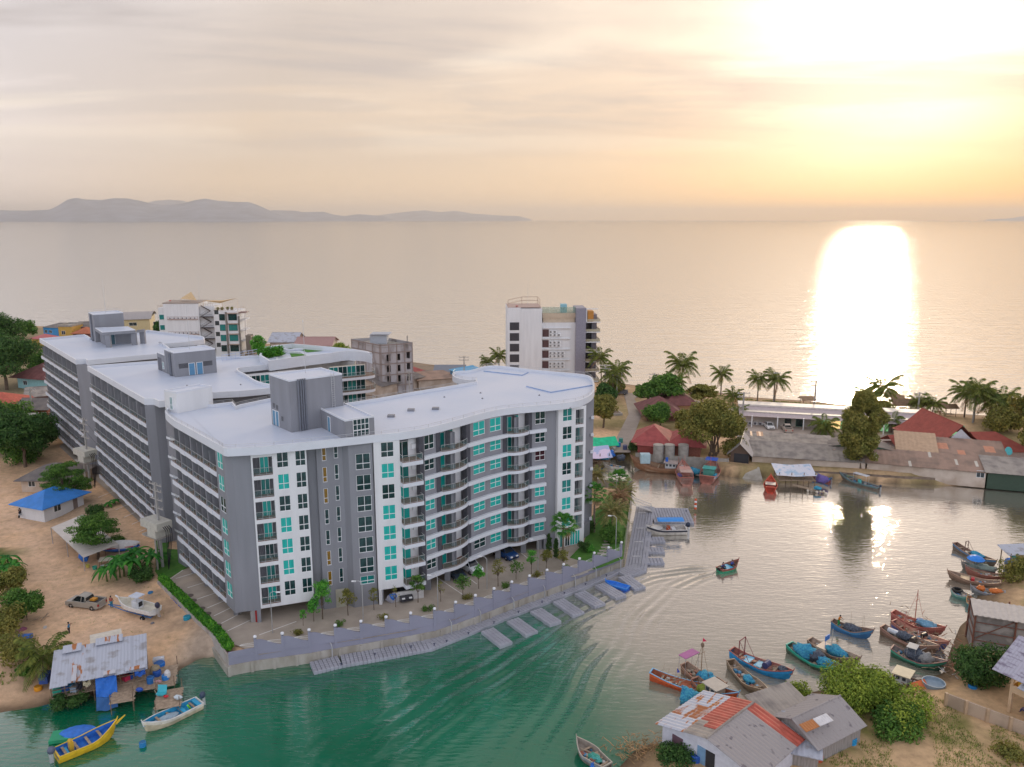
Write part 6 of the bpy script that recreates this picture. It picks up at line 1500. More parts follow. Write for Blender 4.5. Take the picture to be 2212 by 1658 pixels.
def derelict():
    T=thing('derelict_building','abandoned stained concrete block with empty window openings near the sea','building',G(818,838,1.7),.0); T.scale=(.86,.86,.86)
    a=G(754,838,1.7)-T.location; b=G(826,858,1.7)-T.location; c=G(884,822,1.7)-T.location
    DM=mat('derelict_concrete',(.44,.42,.43),.95,col2=(.20,.17,.16),vs=.32,thr=(.48,.68),stretch=(1,1,.45),bump=.3,bs=2)
    c=b+(Vector((10.2,5.2,0))); d=a+(c-b); H_=17.5
    def side(p,q,holes,nm):
        m=MB(); panel(m,p,q,-1,H_,holes,.5); m.build('wall',DM,T)
    side(v2(a),v2(b),[(3.5,4.6,9.6,11.4),(1.5,2.5,3,4.5)],'l')
    W_=(c-b).length
    side(v2(b),v2(c),[(x,x+1.35,z,z+2.3) for x in (2.1,5.6) for z in (11.6,7.8,4.2)]+[(9.2,10.5,z,z+2.6) for z in (12.,8.2,4.2)],'r')
    side(v2(c),v2(d),[],'b'); side(v2(d),v2(a),[],'k')
    f=MB(); 
    for z in (3.,6.8,10.6,14.4): f.prism([p[:2] for p in (a.lerp(c,.04),b.lerp(d,.04),c.lerp(a,.04),d.lerp(b,.04))],z,z+.25)
    f.build('floor_slab',CONCD,T)
    e=MB()
    for p,q in ((b,c),(a,b)):
        t=(v2(q)-v2(p)).normalized(); n=Vector((t.y,-t.x))*.12
        for z in (2.9,6.7,10.5,14.3,H_-.5): panel(e,v2(p)+n,v2(q)+n,z,z+.4,[],.12)
        L_=(v2(q)-v2(p)).length
        for k in range(5): s=v2(p)+t*(L_*k/4*.97); e.prism([(s+n)[:],(s+n+t*.35)[:],(s+t*.35)[:],s[:]],-1,H_)
    e.build('concrete_frame',paint((.30,.25,.23),.95),T)
    r=MB(); r.box(*(Vector((a.x*.55+c.x*.45-2.6,a.y*.55+c.y*.45-2,H_-.9))),a.x*.55+c.x*.45+3.2,a.y*.55+c.y*.45+2.5,H_+2.3); r.box(a.x*.55+c.x*.45-2.2,a.y*.55+c.y*.45-2.8,H_+2.31,a.x*.55+c.x*.45+4.4,a.y*.55+c.y*.45+2.8,H_+2.6); r.build('roof_house',[paint((.42,.44,.48))],T)
    rf=MB(); rf.prism([p[:2] for p in (a,b,c,d)],H_-1.2,H_-1.); rf.build('roof_slab',CONCD,T)
    t=MB(); t.tube((c.x-2,c.y+2,H_),(c.x-2,c.y+2,H_+2),.2,.2,8); t.build('roof_pipe',CONC,T)
derelict()
def tower():
    a=G(1096,822,1.7); b=G(1245,846,1.7); T=thing('hotel','narrow white seaside tower with stacked air-conditioners and a glass-railed roof','hotel',a,.05); T.scale=(.87,.9,.885)
    H_=26.2; w=MB(); w.box(0,0,-1,5.0,14,H_); w.build('wall',WHITE,T)
    w=MB(); w.box(5.0,-.25,-1,12.6,14,H_-.3); w.build('wall',WHITE,T)
    w=MB(); w.box(12.6,1.2,-1,25.,14,20.6); w.build('main_wall',WHITE,T)
    w=MB(); w.box(13.2,2.2,20.6,24.8,9,22.3); w.box(13.,2.,22.3,25,13.8,24.0); w.build('roof_room',paint((.56,.45,.33)),T)
    w=MB(); w.box(25.,-.6,-1,28.6,9,26.0); w.build('grey_shaft',paint((.26,.25,.30)),T)
    for k in range(6):
        z=18.2-k*3.85
        f=MB(); f.box(.9,-.06,z,4.3,-.003,z+2.8); f.build('window',paint((.05,.05,.06),.3),T)
        e=MB(); e.box(12.6,.6,z-1.2+1.6,23.,1.19,z+.62); e.build('ledge',WHITE,T)
        g=MB(); g.box(12.9,1.1,z-2.6,15.2,1.19,z-.0); g.build('opening',paint((.10,.05,.05)),T)
        if 1:
            for i in range(3+(k>1)):
                for j in range(2):
                    if k==0 and i==2 and j==1: continue
                    ac=MB(); x=15.4+i*1.5; zz=z-2.4+j*1.15; ac.box(x,.62,zz,x+1.25,1.19,zz+.95,0); ac.lathe([(.33,0),(.33,.02)],10,(0,0,0),1) if False else ac.box(x+.12,.60,zz+.12,x+.8,.618,zz+.8,1); ac.build('air_conditioner',[FRAME,paint((.22,.22,.22))],T)
    ex=thing_dummy=None
    for k in range(7):       # open balconies on the seaward end
        z=21.-k*3.6; s=MB(); s.box(28.62,0,z-.3,34.,9.5,z); s.build('balcony',WHITE,T)
        r=MB(); r.box(28.7,.05,z+.1,33.9,.10,z+1.0); r.box(33.9,.1,z+.1,33.95,9.4,z+1.); r.build('railing_glass',mat('pale_rail_glass',(.55,.50,.36),.2,alpha=.55),T)
        q=MB(); q.box(30.9,.3,z-3.3,31.2,8,z-.31); q.build('partition',GREYD,T)
    w=MB(); w.box(28.62,6.,-1,33.6,13,23); w.build('wall',paint((.22,.19,.2)),T)
    w=MB(); w.box(28.62,-.2,21,29.,.2,25.8); w.box(29.,-.2,25.5,33.,.1,25.8) ; w.build('frame',WHITE,T)
    w=MB(); w.box(29.3,.5,21.02,31.5,5,24.8); w.build('orange_room',paint((.50,.22,.04)),T)
    g=MB(); g.box(12.8,1.9,24.02,25,1.96,26.2); g.build('glass_rail',mat('green_rail_glass',(.30,.45,.36),.1,alpha=.35),T)
    for i in range(6): p=MB(); p.tube((13+i*2.4,1.93,24.),(13+i*2.4,1.93,26.3),.04,.04,5); p.build('rail_post',STEEL,T)
    w=MB(); w.box(19.8,3,24.02,22,6,27.); w.build('tank_box',paint((.25,.48,.55)),T)
    p=MB(); 
    for (x0,y0,x1,y1) in ((.3,.5,6,12),(6,12,12,12),(12,12,12,2),): 
        for z in (27.6,28.9): p.tube((x0,y0,z),(x1,y1,z),.10,.10,5)
    for x,y in ((6,12),(12,12),(12,2),(.3,.5)): p.tube((x,y,H_),(x,y,28.9),.10,.10,5)
    p.build('pergola',paint((.48,.35,.26)),T)
    p=MB(); p.box(.2,.3,H_+.01,12.4,13.6,H_+.12); p.build('roof',paint((.42,.30,.26)),T)
    d=MB(); d.lathe([(.1,0),(.55,.25),(.6,.3)],10,(3.6,2,H_+.2)); d.build('satellite_dish',paint((.55,.03,.03)),T)
    m=MB(); m.tube((8.,8,H_),(8.,8,H_+11),.06,.03,6); m.build('lightning_mast',STEEL,T)
tower()
# between the derelict block and the tower
house('open pavilion with a bright red hip roof beside the derelict block',(880,838),(925,826),10,3.5,'hip',2.6,paint((.40,.25,.18)),REDT,1.6,name='pavilion',cat='pavilion')
house('shophouse with a green front and grey-blue roof by the sea',(938,832),(1000,832),8,3.4,'shed',1.3,GRNB,paint((.16,.18,.22)),.6,wins=[(2,1.2,1.2,1.3),(4.2,1.2,1.2,1.3),(7,1.2,1.,1.2)])
house('grey shed with an open blue front left of the green shophouse',(892,838),(934,838),7,3.0,'shed',.8,paint((.18,.28,.38)),FIBROD,.6,name='shed',cat='shed')
house('long low brown-grey roof directly behind the curved parapet',(826,860),(912,838),15,3.6,'gable',1.8,CREAMD,FIBROD,.8,name='shed',cat='shed')
house('low weathered roof in front of the green shophouse',(905,842),(988,836),7,3.0,'shed',.9,CREAMD,FIBROR,.8,name='shed',cat='shed')
house('blue and green canopy roof beside the tallest utility pole',(1002,838),(1050,828),6,3.8,'shed',1.,paint((.1,.25,.4)),paint((.06,.32,.55)),.4,name='shed',cat='shed')
house('low tin roof by the sea behind the roof garden, left',(585,772),(640,772),12,6.,'gable',2.4,CREAMD,TIN,.8,name='shed',cat='shed')
house('low rusty roof by the sea behind the roof garden, right',(640,778),(715,778),12,5.6,'gable',2.,CREAMD,paint((.36,.20,.18)),.8,name='shed',cat='shed')
tree(560,775,9,3.,'clipped green tree beside the hotel behind the apartments',LEAFB,2400,.3,91,zz=1.7)
tree(735,790,8,4.4,'yellow-green tree left of the derelict block',LEAFY,2600,.34,92,zz=1.7)
house('round clipped shed hidden by the apartments',(960,860),(962,861),.3,.3,'none') if False else None
# roof-garden hedges
for i,(x,y) in enumerate([(568,771),(575,771.5),(582,772),(589,771.5),(597,771),(606,769),(556,762),(563,760)]):
    tree(x,y,1.9,1.25,ORD[i]+' clipped shrub from the left in the roof garden',HEDGE,420,.2,200+i,shape='column',trunk_h=.2,zz=25.25,cat='shrub',group='clipped shrubs in the roof garden')
# ------------ the far bank
house('left red-roofed bungalow on the far bank with rust-red walls',(1376,976),(1440,981),8,3.3,'hip',2.1,BRICK,REDT,1.3,z=2.,wins=[(5.6,1.4,1.2,1.3),(8.5,1.3,1.2,1.3)])
house('small lean-to with a red sheet roof before the left bungalow',(1377,984),(1416,988),3,2.4,'shed',.6,paint((.30,.07,.06)),REDT,.3,z=1.9,name='shed',cat='shed')
house('right red-roofed bungalow beside the big round tree',(1450,982),(1512,987),8,3.3,'hip',2.1,BRICK,REDT,1.3,z=2.,wins=[(2.6,1.4,1.4,1.4)])
for i,x in enumerate((1391+16,1431,1461)):
    p=G(x+18-4,992,1.9); T=thing('water_tank',['left grey concrete water tank beside the bungalow lean-to','middle grey concrete water tank between the two red bungalows','right grey concrete water tank before the right bungalow'][i],'water tank',p,0,'concrete water tanks by the bungalows'); m=MB(); m.lathe([(1.05,-.5),(1.05,3.),(1.1,3.05),(1.1,3.2),(.9,3.25)],16); m.build('tank',CONC,T); m=MB(); m.tube((1.1,0,0),(1.1,0,3.),.05,.05,6); m.build('pipe',STEEL,T)
house('open pavilion with a wide dark brown tiled roof among the trees',(1398,912),(1466,912),11,2.9,'hip',2.4,paint((.25,.12,.09)),MAROON,1.6,name='pavilion',cat='pavilion',wins=[(4,1.,2,1.2)])
house('second brown tiled roof behind the pavilion',(1440,892),(1496,892),9,3.2,'hip',2.2,paint((.55,.36,.2)),MAROON,1.4)
# resort
def resort():
    a=G(1604,917,1.9); b=G(2010,940,1.9); L_=(b-a).length; ang=math.atan2((b-a).y,(b-a).x)
    T=thing('resort_building','long low resort building with a pale double roof and lit glass doors','building',a,ang)
    w=MB(); w.box(0,0,-1,L_,9,3.4); w.build('wall',paint((.52,.47,.42)),T)
    r=MB(); slope(r,(-1,-2.6,2.8),(L_+1,-2.6,2.8),(L_+1,5,3.7),(-1,5,3.7),1.2,.05); slope(r,(L_+1,11,3.2),(-1,11,3.2),(-1,5,3.7),(L_+1,5,3.7),1.2,.05); r.build('roof',mat('resort_roof',(.46,.38,.38),.6,var=.05),T)
    r=MB(); r.box(-1.1,4.6,3.72,L_+1.1,8.5,4.15); r.build('clerestory_roof',paint((.66,.60,.54)),T)
    for x in range(2,int(L_),6): c=MB(); c.box(x-.12,-2.9,-1,x+.12,-2.7,3.0); c.build('post',FRAME,T)
    LIT=mat('lit_glass',(.5,.5,.3),.2,emit=((1.,.62,.25),.85)); LG=mat('lit_green_glass',(.2,.5,.3),.2,emit=((.35,.8,.35),.35))
    for x0,x1,m in ((10,11.4,WINM),(12.6,14.4,GLASSD),(18.,20.4,LG),(20.5,22.8,LIT),(22.9,24.2,LG),(27.5,29.6,LG),(29.7,31.6,LIT),(31.7,33.6,LG),(37.4,39.4,WINM),(39.5,40.8,LIT),(47,50,LG)):
        f=MB(); f.box(x0-.1,-.10,.2,x1+.1,-.003,2.7); fo=f.build('window',paint((.2,.3,.22)),T); g=MB(); g.box(x0,-.13,.3,x1,-.105,2.6); g.build('pane',m,fo)
    for i in range(5): c=MB(); c.box(1.3+i*1.25,-.5,.15,2.3+i*1.25,-.1,.85,0); c.box(1.4+i*1.25,-.52,.22,2.0+i*1.25,-.5,.78,1); c.build('air_conditioner',[FRAME,GREYD],T)
resort()
sheet('paved_yard',poly([(1585,932),(1600,915),(2020,942),(2010,975),(1800,962),(1640,958),(1600,955)],1.98),2.0,BEIGE)
sheet('road',poly([(1325,978),(1330,950),(1358,895),(1352,868),(1345,845),(1362,850),(1392,850),(1370,862),(1382,880),(1385,900),(1372,935),(1362,978)],1.98),2.0,ROADM)
sheet('path',poly([(1370,846),(1480,862),(1600,882),(1760,905),(1760,912),(1590,895),(1478,872),(1372,856)],1.99),2.0,ROADM)
sheet('yard_concrete',poly([(172,1092),(208,1090),(262,1170),(300,1222),(282,1232),(215,1215),(160,1160)],1.75),1.78,mat('old_concrete',(.32,.28,.24),.95,var=.2,vs=.6)) if False else None
PT=(3,(1,2),9.,.22)
house('long far bank shed whose grey sheet roof has orange patches, behind the waterside shed',(1612,984),(1800,996),8,2.5,'shed',.7,CREAMD,None,.4,z=2.,name='shed',cat='shed',pitch=.9,amp=.06,patch=(3,(1,0),14.,.30),rms=[FIBRO,paint((.52,.30,.18))],seed=3)
house('long waterside shed with a ribbed grey roof and bare plaster wall',(1624,1003),(1868,1019),5.5,2.0,'shed',1.5,CREAMD,None,.5,z=1.4,name='shed',cat='shed',pitch=1.,amp=.06,rms=[FIBRO],wins=[])
house('wooden boathouse with an open gabled front beside the long waterside shed',(1577,1004),(1617,1008),9,3.0,'gabley',1.8,paint((.12,.075,.05)),paint((.42,.38,.36)),.7,z=1.3,name='boathouse',cat='boathouse',pitch=.9,amp=.05,doors=[(2.2,3.0,2.6,SHADE)])  # the near-black door panel paints the shade inside the open front
house('right-hand waterside shed with a brown sheet roof and skylights',(1872,1019),(2128,1042),5.2,2.1,'shed',1.4,CREAMD,None,.5,z=1.4,name='shed',cat='shed',pitch=1.,amp=.06,patch=(3,(1,0),26.,.40),rms=[FIBROR,paint((.55,.50,.42))],seed=9,wins=[(20.5,.9,1.3,1.3),(25,.8,1.6,1.5)])
house('green corrugated shed half hidden behind the casuarina tree',(1790,992),(1922,1002),5,3.0,'gabley',1.0,GRN,FIBROD,.3,z=2.,name='shed',cat='shed',wins=[(3.,1.5,1.,1.),(9.5,1.5,1.,1.),(11.5,1.5,1.,1.)])
house('shed with a sloping tan ribbed roof beside the green shed',(1937,1001),(2018,1008),5.,3.2,'shed',2.2,paint((.30,.20,.10)),None,.5,z=2.,name='shed',cat='shed',pitch=.8,amp=.06,rms=[mat('tan_sheet',(.50,.34,.22),.8,var=.12)])
house('weathered shed with rust-orange roof patches in front of the red temple-like roof',(2022,1008),(2170,1020),6.,2.8,'shed',1.7,CREAMD,None,.5,z=2.,name='shed',cat='shed',pitch=.9,amp=.06,patch=(3,(1,0),7.,.28),rms=[FIBROR,paint((.55,.24,.14))],seed=21)
house('dark-roofed shed with green doors at the right edge of the far bank',(2132,1043),(2260,1054),5.5,2.3,'shed',1.4,paint((.04,.07,.045)),FIBRO,.6,z=1.4,name='shed',cat='shed',pitch=1.,amp=.06)
def temple():
    T=thing('restaurant','large seaside restaurant with steep sweeping red tiled roofs and a white gable','building',G(2020,992,1.9),.03); T.scale=(.70,.66,.62)
    def wing(x0,x1,y0,y1,h,rh,ov,ridge_y=True,curve=True):
        m=MB(); L_=x1-x0; xm=(x0+x1)/2; N_=8
        f=lambda t: rh*(1-t)**1.45
        for sg in (-1,1):
            for i in range(N_):
                t0,t1=i/N_,(i+1)/N_; X0,X1=xm+sg*t0*(L_/2+ov),xm+sg*t1*(L_/2+ov)
                m.quad((X0,y0,h+f(t0)),(X1,y0,h+f(t1)),(X1,y1,h+f(t1)),(X0,y1,h+f(t0)))
        m.tube((xm,y0,h+rh),(xm,y1,h+rh),.14,.14,6)
        return m
    RT=mat('restaurant_tile',(.38,.085,.06),.7,var=.15,vs=.6,wave=('Y',2.5,.6))
    wing(-1.,15.,-.8,24,4.4,7.6,1.5).build('roof',RT,T)
    w=MB(); w.box(1,0,-1,13,12,4.4); w.add([(1.,-.02,4.4),(13,-.02,4.4),(7,-.02,10.6)],[(0,1,2)]); w.build('wall',paint((.62,.60,.62)),T)
    g=MB(); g.box(5.2,-.08,5.0,8.4,-.03,5.6); g.build('vent',paint((.12,.08,.08)),T)
    m=MB(); slope(m,(-12,-1,3.0),(-1,-1,3.0),(-.5,7,7.4),(-12,7,6.6),0); slope(m,(-1,14,3.),(-12,14,3.0),(-12,7,6.6),(-.5,7,7.4),0); m.build('roof',RT,T)
    m=MB(); slope(m,(14,-2,3.0),(30,-2,2.6),(22,7,7.6),(14,7,7.6),0); slope(m,(30,15,2.6),(14,15,3.0),(14,7,7.6),(22,7,7.6),0); m.add([(30,-2,2.6),(30,15,2.6),(22,7,7.6)],[(0,1,2)]); m.build('roof',RT,T)
    w=MB(); w.box(-11,0,-1,1,12,3); w.box(13,0,-1,28,13,2.9); w.build('wall',paint((.55,.45,.4)),T)
temple()
tk=thing('satellite_dish','round blue-green satellite dish at the right end of the red restaurant roof','satellite dish',G(2176,975,5.5)); m=MB(); m.lathe([(.05,0),(.5,.12),(.85,.35),(.87,.38)],14); m.T=None; o=m.build('dish',paint((.10,.50,.52)),tk); o.rotation_euler=(1.2,0,.2); m=MB(); m.tube((0,.1,-4),(0,.1,.3),.06,.06,6); m.build('pole',STEEL,tk)
house('white annexe with green double doors at the right end of the waterside shed',(2100,1042),(2128,1044.5),.6,2.5,'shed',.2,WHITE,FIBROR,.1,z=1.42,name='shed',cat='shed',wins=[(1.7,.5,1.3,1.7)]) if False else None
for i,(x,y) in enumerate([(1920,872),(1935,878),(1950,885),(1973,889),(1997,893),(2027,893),(2047,898),(1742,880)]):
    T=thing('beach_umbrella',ORD[i]+' thatched beach shelter from the left on the sand by the glittering sea' if i<7 else 'wooden lifeguard frame on the beach behind the resort roof','beach shelter',G(x,y,1.7),0,'shelters on the beach'); m=MB()
    for a in (-1,1):
        for b in (-1,1): m.tube((a*1.4,b*1.2,-.2),(a*1.4,b*1.2,2.3),.07,.07,6)
    m.build('post',WOOD,T); m=MB(); slope(m,(-2,-1.8,2.2),(2,-1.8,2.2),(2,0,3.1),(-2,0,3.1)); slope(m,(2,1.8,2.2),(-2,1.8,2.2),(-2,0,3.1),(2,0,3.1)); m.build('roof',mat('thatch',(.30,.20,.12),.95,var=.3,vs=3),T); m=MB(); m.box(-1.3,-.8,.4,1.3,.6,.5); m.build('bench',WOODL,T)
T=thing('beach_bar','long thatched beach bar under the tall palm','beach bar',G(1960,893,1.8)); m=MB(); slope(m,(-5,-2.,2.4),(5,-2.,2.4),(4.4,0,3.9),(-4.4,0,3.9)); slope(m,(5,2.,2.4),(-5,2.,2.4),(-4.4,0,3.9),(4.4,0,3.9)); m.build('roof',mat('thatch_dark',(.24,.16,.10),.95,var=.3,vs=3),T); m=MB(); m.box(-4.,-1.2,-.3,4,-.9,1.1); m.build('counter',WOODL,T); m=MB(); [m.tube((x,-1.7,-.3),(x,-1.7,2.5),.08,.08,6) for x in (-4.3,0,4.3)]; m.build('post',WOOD,T)
bw=thing('garden_wall','grey block wall along the water in front of the red bungalows','wall',G(1392,1003,0)); m=MB(); a,b,c=[v2(G(x,y,.6)) for x,y in ((1372,997),(1450,1006),(1572,1012))]; panel(m,a,b,-1,2.6,[],.2); panel(m,b,c,-1,2.7,[],.2); m.build('wall_panel',CONC,bw,world=True)
for i in range(6): p=b.lerp(c,i/5.); m=MB(); m.box(p.x-.12,p.y-.08,-1,p.x+.12,p.y+.1,2.8); m.build('post',CONC,bw,world=True)
fw=thing('retaining_wall','crumbling masonry retaining wall below the long waterside sheds','wall',G(1640,1030,0)); m=MB(); pts=[v2(G(x,y,.0)) for x,y in ((1575,1024),(1640,1026),(1800,1034),(1950,1044),(2150,1052),(2300,1060),(2600,1083))]
RUB=mat('rubble_wall',(.27,.20,.15),.95,col2=(.15,.11,.08),vs=1.2,bump=.8,bs=3)
for a,b in zip(pts[:-1],pts[1:]): panel(m,a,b,-1,1.35,[],1.5); m.quad(*[(q.x,q.y,1.35) for q in (a,b,b+Vector((0,1.5)),a+Vector((0,1.5)))])
m.build('wall_panel',RUB,fw,world=True)
sl_=thing('slipway','worn concrete slip between the boathouse and the water','slipway',G(1590,1018,0)); m=MB(); q=[G(1572,1006,1.6),G(1640,1010,1.6),G(1648,1040,.0),G(1580,1030,.0)]; m.add([(p.x,p.y,p.z+.05) for p in q]+[(p.x,p.y,-1.) for p in q],[(0,3,2,1),(3,7,6,2),(0,4,7,3),(1,2,6,5)]); m.build('ramp',CONCD,sl_,world=True)
# ---------------------------------------------------------------- boats
def P2(c,rough=.45): return paint(c,rough)
def boat(label,bow,stern,W=2.2,H=.85,hull=(.2,.13,.08),band=None,inside=(.3,.2,.13),rim=None,bowrise=.9,sternrise=.25,sternw=.55,cat='boat',name='fishing_boat',deck=.35,z=0.,group=None,rows=None,thw=4,hullm=None):
    """hull from the bow pixel to the stern pixel at the waterline"""
    a,b=G(*stern,z+H*.5),G(*bow,z+H+bowrise*.7); d=b-a; L_=math.hypot(d.x,d.y); ang=math.atan2(d.y,d.x)
    T=thing(name,label,cat,(a.x,a.y,z),ang,group); N_=18; half=W/2
    def sec(f):
        w=half*(sternw+(1-sternw)*math.sin(math.pi*min(1,f*1.15)*.5)) if f<.55 else half*max(.015,(1-((f-.55)/.45)**2.3))
        zt=H+sternrise*max(0,(.35-f)/.35)**1.6+bowrise*max(0,(f-.45)/.55)**2.1
        zb=-.35+.9*max(0,(f-.75)/.25)**2*(.35+bowrise*.4)
        return w,zt,zb
    x=lambda f:L_*f
    hl=MB(); rows_=[]
    for i in range(N_+1):
        f=i/N_; w,zt,zb=sec(f); rk=.0
        pr=[(0,zb),(w*.45,zb+.06*(zt-zb)),(w*.80,zb+.35*(zt-zb)),(w*.95,zb+.72*(zt-zb)),(w,zt)]
        xx=x(f); ov=.55*bowrise*max(0,(f-.8)/.2)
        rows_.append([(xx+ov*((q[1]-zb)/(zt-zb)),-q[0],q[1]) for q in pr[::-1]]+[(xx+ov*((q[1]-zb)/(zt-zb)),q[0],q[1]) for q in pr[1:]])
    n=len(rows_[0]); vs=[v for r_ in rows_ for v in r_]
    for i in range(N_):
        for j in range(n-1):
            mi=1 if j in(0,n-2) else 0
            hl.add([vs[i*n+j],vs[(i+1)*n+j],vs[(i+1)*n+j+1],vs[i*n+j+1]],[(0,1,2,3)],mi)
    hl.add(rows_[0],[list(range(n))],0)
    hm=hullm or mat('hull_paint',hull,.6,var=.25,vs=1.4); bm=mat('hull_band',band,.55,var=.22,vs=1.4) if band else hm
    hl.build('hull',[hm,bm],T)
    # inner side and deck
    im=mat('deck_paint',inside,.75,var=.25,vs=2.5); dk=MB(); dz=deck
    ins=[]
    for i in range(N_+1):
        f=i/N_; w,zt,zb=sec(f); z0=max(dz,zt-.55) if f>.82 else dz; k=max(.0,w-.07)
        ov=.55*bowrise*max(0,(f-.8)/.2)*.8
        ins.append([(x(f)+ov,-k,zt),(x(f)+ov,-k*.88,z0),(x(f)+ov,k*.88,z0),(x(f)+ov,k,zt)])
    for i in range(N_):
        for j in range(3): dk.add([ins[i][j],ins[i][j+1],ins[i+1][j+1],ins[i+1][j]],[(0,1,2,3)])
    dk.add([ins[0][0],ins[0][1],ins[0][2],ins[0][3]],[(0,1,2,3)]); dk.build('deck',im,T)
    rm_=MB(); 
    for sg in (-1,1):
        for i in range(N_):
            a_,b_=rows_[i][0 if sg<0 else -1],rows_[i+1][0 if sg<0 else -1]; c_,d_=ins[i][0 if sg<0 else 3],ins[i+1][0 if sg<0 else 3]
            U=Vector((0,0,.05)); A=[Vector(q) for q in (a_,b_,d_,c_)]; A[0].y+=sg*.03; A[1].y+=sg*.03
            rm_.add([q-U*.6 for q in A]+[q+U for q in A],[(4,5,6,7),(0,1,5,4),(3,7,6,2)]) 
    rm_.box(-.05,-half*sternw-.02,rows_[0][0][2]-.08,.10,half*sternw+.02,rows_[0][0][2]+.05)
    rm_.build('gunwale',P2(rim) if rim else bm,T)
    for i in range(thw):
        f=.14+.62*i/max(1,thw-1); w,zt,zb=sec(f); m=MB(); m.box(x(f)-.12,-w*.93,zt-.28,x(f)+.12,w*.93,zt-.22); m.build('thwart',WOODL,T)
    w,zt,zb=sec(1); st=MB(); st.tube((L_+.25*bowrise,0,zt-.6),(L_+.62*bowrise,0,zt+.30),.07,.05,6); st.build('stem_post',P2(rim or inside),T)
    if group:
        r=random.Random(len(label)*7+int(L_*10)); g=MB(); cs=[(.35,.28,.2),(.06,.22,.38),(.45,.43,.4),(.3,.1,.06),(.1,.09,.08)]
        for k in range(22):
            f=r.uniform(.06,.86); w_,zt,_=sec(f); xx,yy,s_=x(f),r.uniform(-.7,.7)*w_,r.uniform(.10,.26); q=r.randrange(5)
            if k%3: g.blob((xx,yy,deck+s_*.6),(s_*1.3,s_,s_*.8),k,7,.25,q)
            else: g.box(xx-s_,yy-s_*.7,deck+.005,xx+s_,yy+s_*.7,deck+s_*1.4,q)
        for k in range(3): a_=r.uniform(.1,.8); g.tube((x(a_),-.4,deck+.2),(x(a_)+r.uniform(.8,2.),.5,deck+r.uniform(.4,1.)),.03,.03,5,0)
        g.build('gear',[P2(c) for c in cs],T)
    T['_L']=L_; T['_H']=H
    return T
def mast(T,x,h,col=(.35,.10,.07),arms=True):
    m=MB(); m.tube((x,0,.3),(x,0,h),.07,.04,6)
    if arms: m.tube((x,-.5,h*.72),(x,.5,h*.72),.035,.035,5); m.tube((x,0,h*.92),(x-1.2,0,.5),.02,.02,4); m.tube((x,0,h*.92),(x+1.3,0,.6),.02,.02,4)
    m.build('mast',P2(col),T)
def frame_gantry(T,x,h,w,col):
    m=MB(); 
    for y in (-w,w): m.tube((x,y,.3),(x,y,h),.06,.06,6)
    m.tube((x,-w,h),(x,w,h),.06,.06,6); m.tube((x,-w,h),(x+1.4,-w,.6),.03,.03,5); m.tube((x,w,h),(x+1.4,w,.6),.03,.03,5); m.build('gantry',P2(col),T)
def cabin(T,x0,x1,w,z0,h,col,roof,win=(.04,.05,.06)):
    m=MB(); m.box(x0,-w,z0,x1,w,z0+h); m.build('cabin',P2(col),T)
    m=MB(); m.box(x0-.35,-w-.2,z0+h+.003,x1+.35,w+.2,z0+h+.09); m.build('cabin_roof',P2(roof),T)
    k=max(2,int((x1-x0)/.7))
    for i in range(k):
        for s in (-1,1):
            g=MB(); xa=x0+(x1-x0)*(i+.2)/k; xb=x0+(x1-x0)*(i+.8)/k; y=s*(w+.012); g.box(xa,min(y,y-s*.01),z0+h*.5,xb,max(y,y-s*.01),z0+h*.85); g.build('cabin_window',P2(win),T)
def canopy(T,x0,x1,w,h,col,z0=.5):
    m=MB(); m.box(x0,-w,h,x1,w,h+.06); m.build('awning',P2(col),T)
    m=MB(); [m.tube((x,y,z0),(x,y,h),.03,.03,5) for x in (x0+.1,x1-.1) for y in (-w+.08,w-.08)]; m.build('awning_pole',STEEL,T)
def outboard(T,x,col=(.03,.04,.07),s=1.,z=.75):
    m=MB(); m.blob((x-.25*s,0,z+.25*s),(.26*s,.20*s,.28*s),3,10,.05); m.build('outboard_motor',P2(col,.3),T)
    m=MB(); m.box(x-.42*s,-.07*s,z-.75*s,x-.2*s,.07*s,z+.05*s); m.lathe([(.02,0),(.12*s,.02),(.02,.05)],8,(x-.4*s,0,z-.75*s)); m.build('motor_leg',STEEL,T)
def pile(label,T,x,y,z,r,m,cat='fishing net',name='fishing_net',seed=1,group=None):
    c=T.matrix_basis@Vector((x,y,z)); b=MB(); b.blob((0,0,0),r,seed,14,.35,0,2.2); b.blob((r[0]*.5,r[1]*.2,-.05),(r[0]*.7,r[1]*.8,r[2]*.7),seed+3,12,.35,0,2.)
    o=b.build(name,m,smooth=True); o.location=c; o.rotation_euler=(0,0,T.rotation_euler[2]); tag(o,label,cat,group); return o
def drum(label,p,col,r=.29,h=.85,name='barrel',cat='barrel',rings=True,group=None):
    t=thing(name,label,cat,p,0,group); m=MB(); m.lathe([(r*.92,0),(r,.05),(r,h*.33),(r*1.04,h*.35),(r,h*.37),(r,h*.66),(r*1.04,h*.68),(r,h*.7),(r,h-.05),(r*.9,h),(r*.85,h),(r*.85,h-.04)],14); m.build('body',P2(col,.4),t)
    m=MB(); m.lathe([(r*.84,0),(r*.84,.02)],12,(0,0,h-.035)); m.build('lid',P2(tuple(c*.7 for c in col),.5),t); return t
FBG='wooden fishing boats moored in the creek'
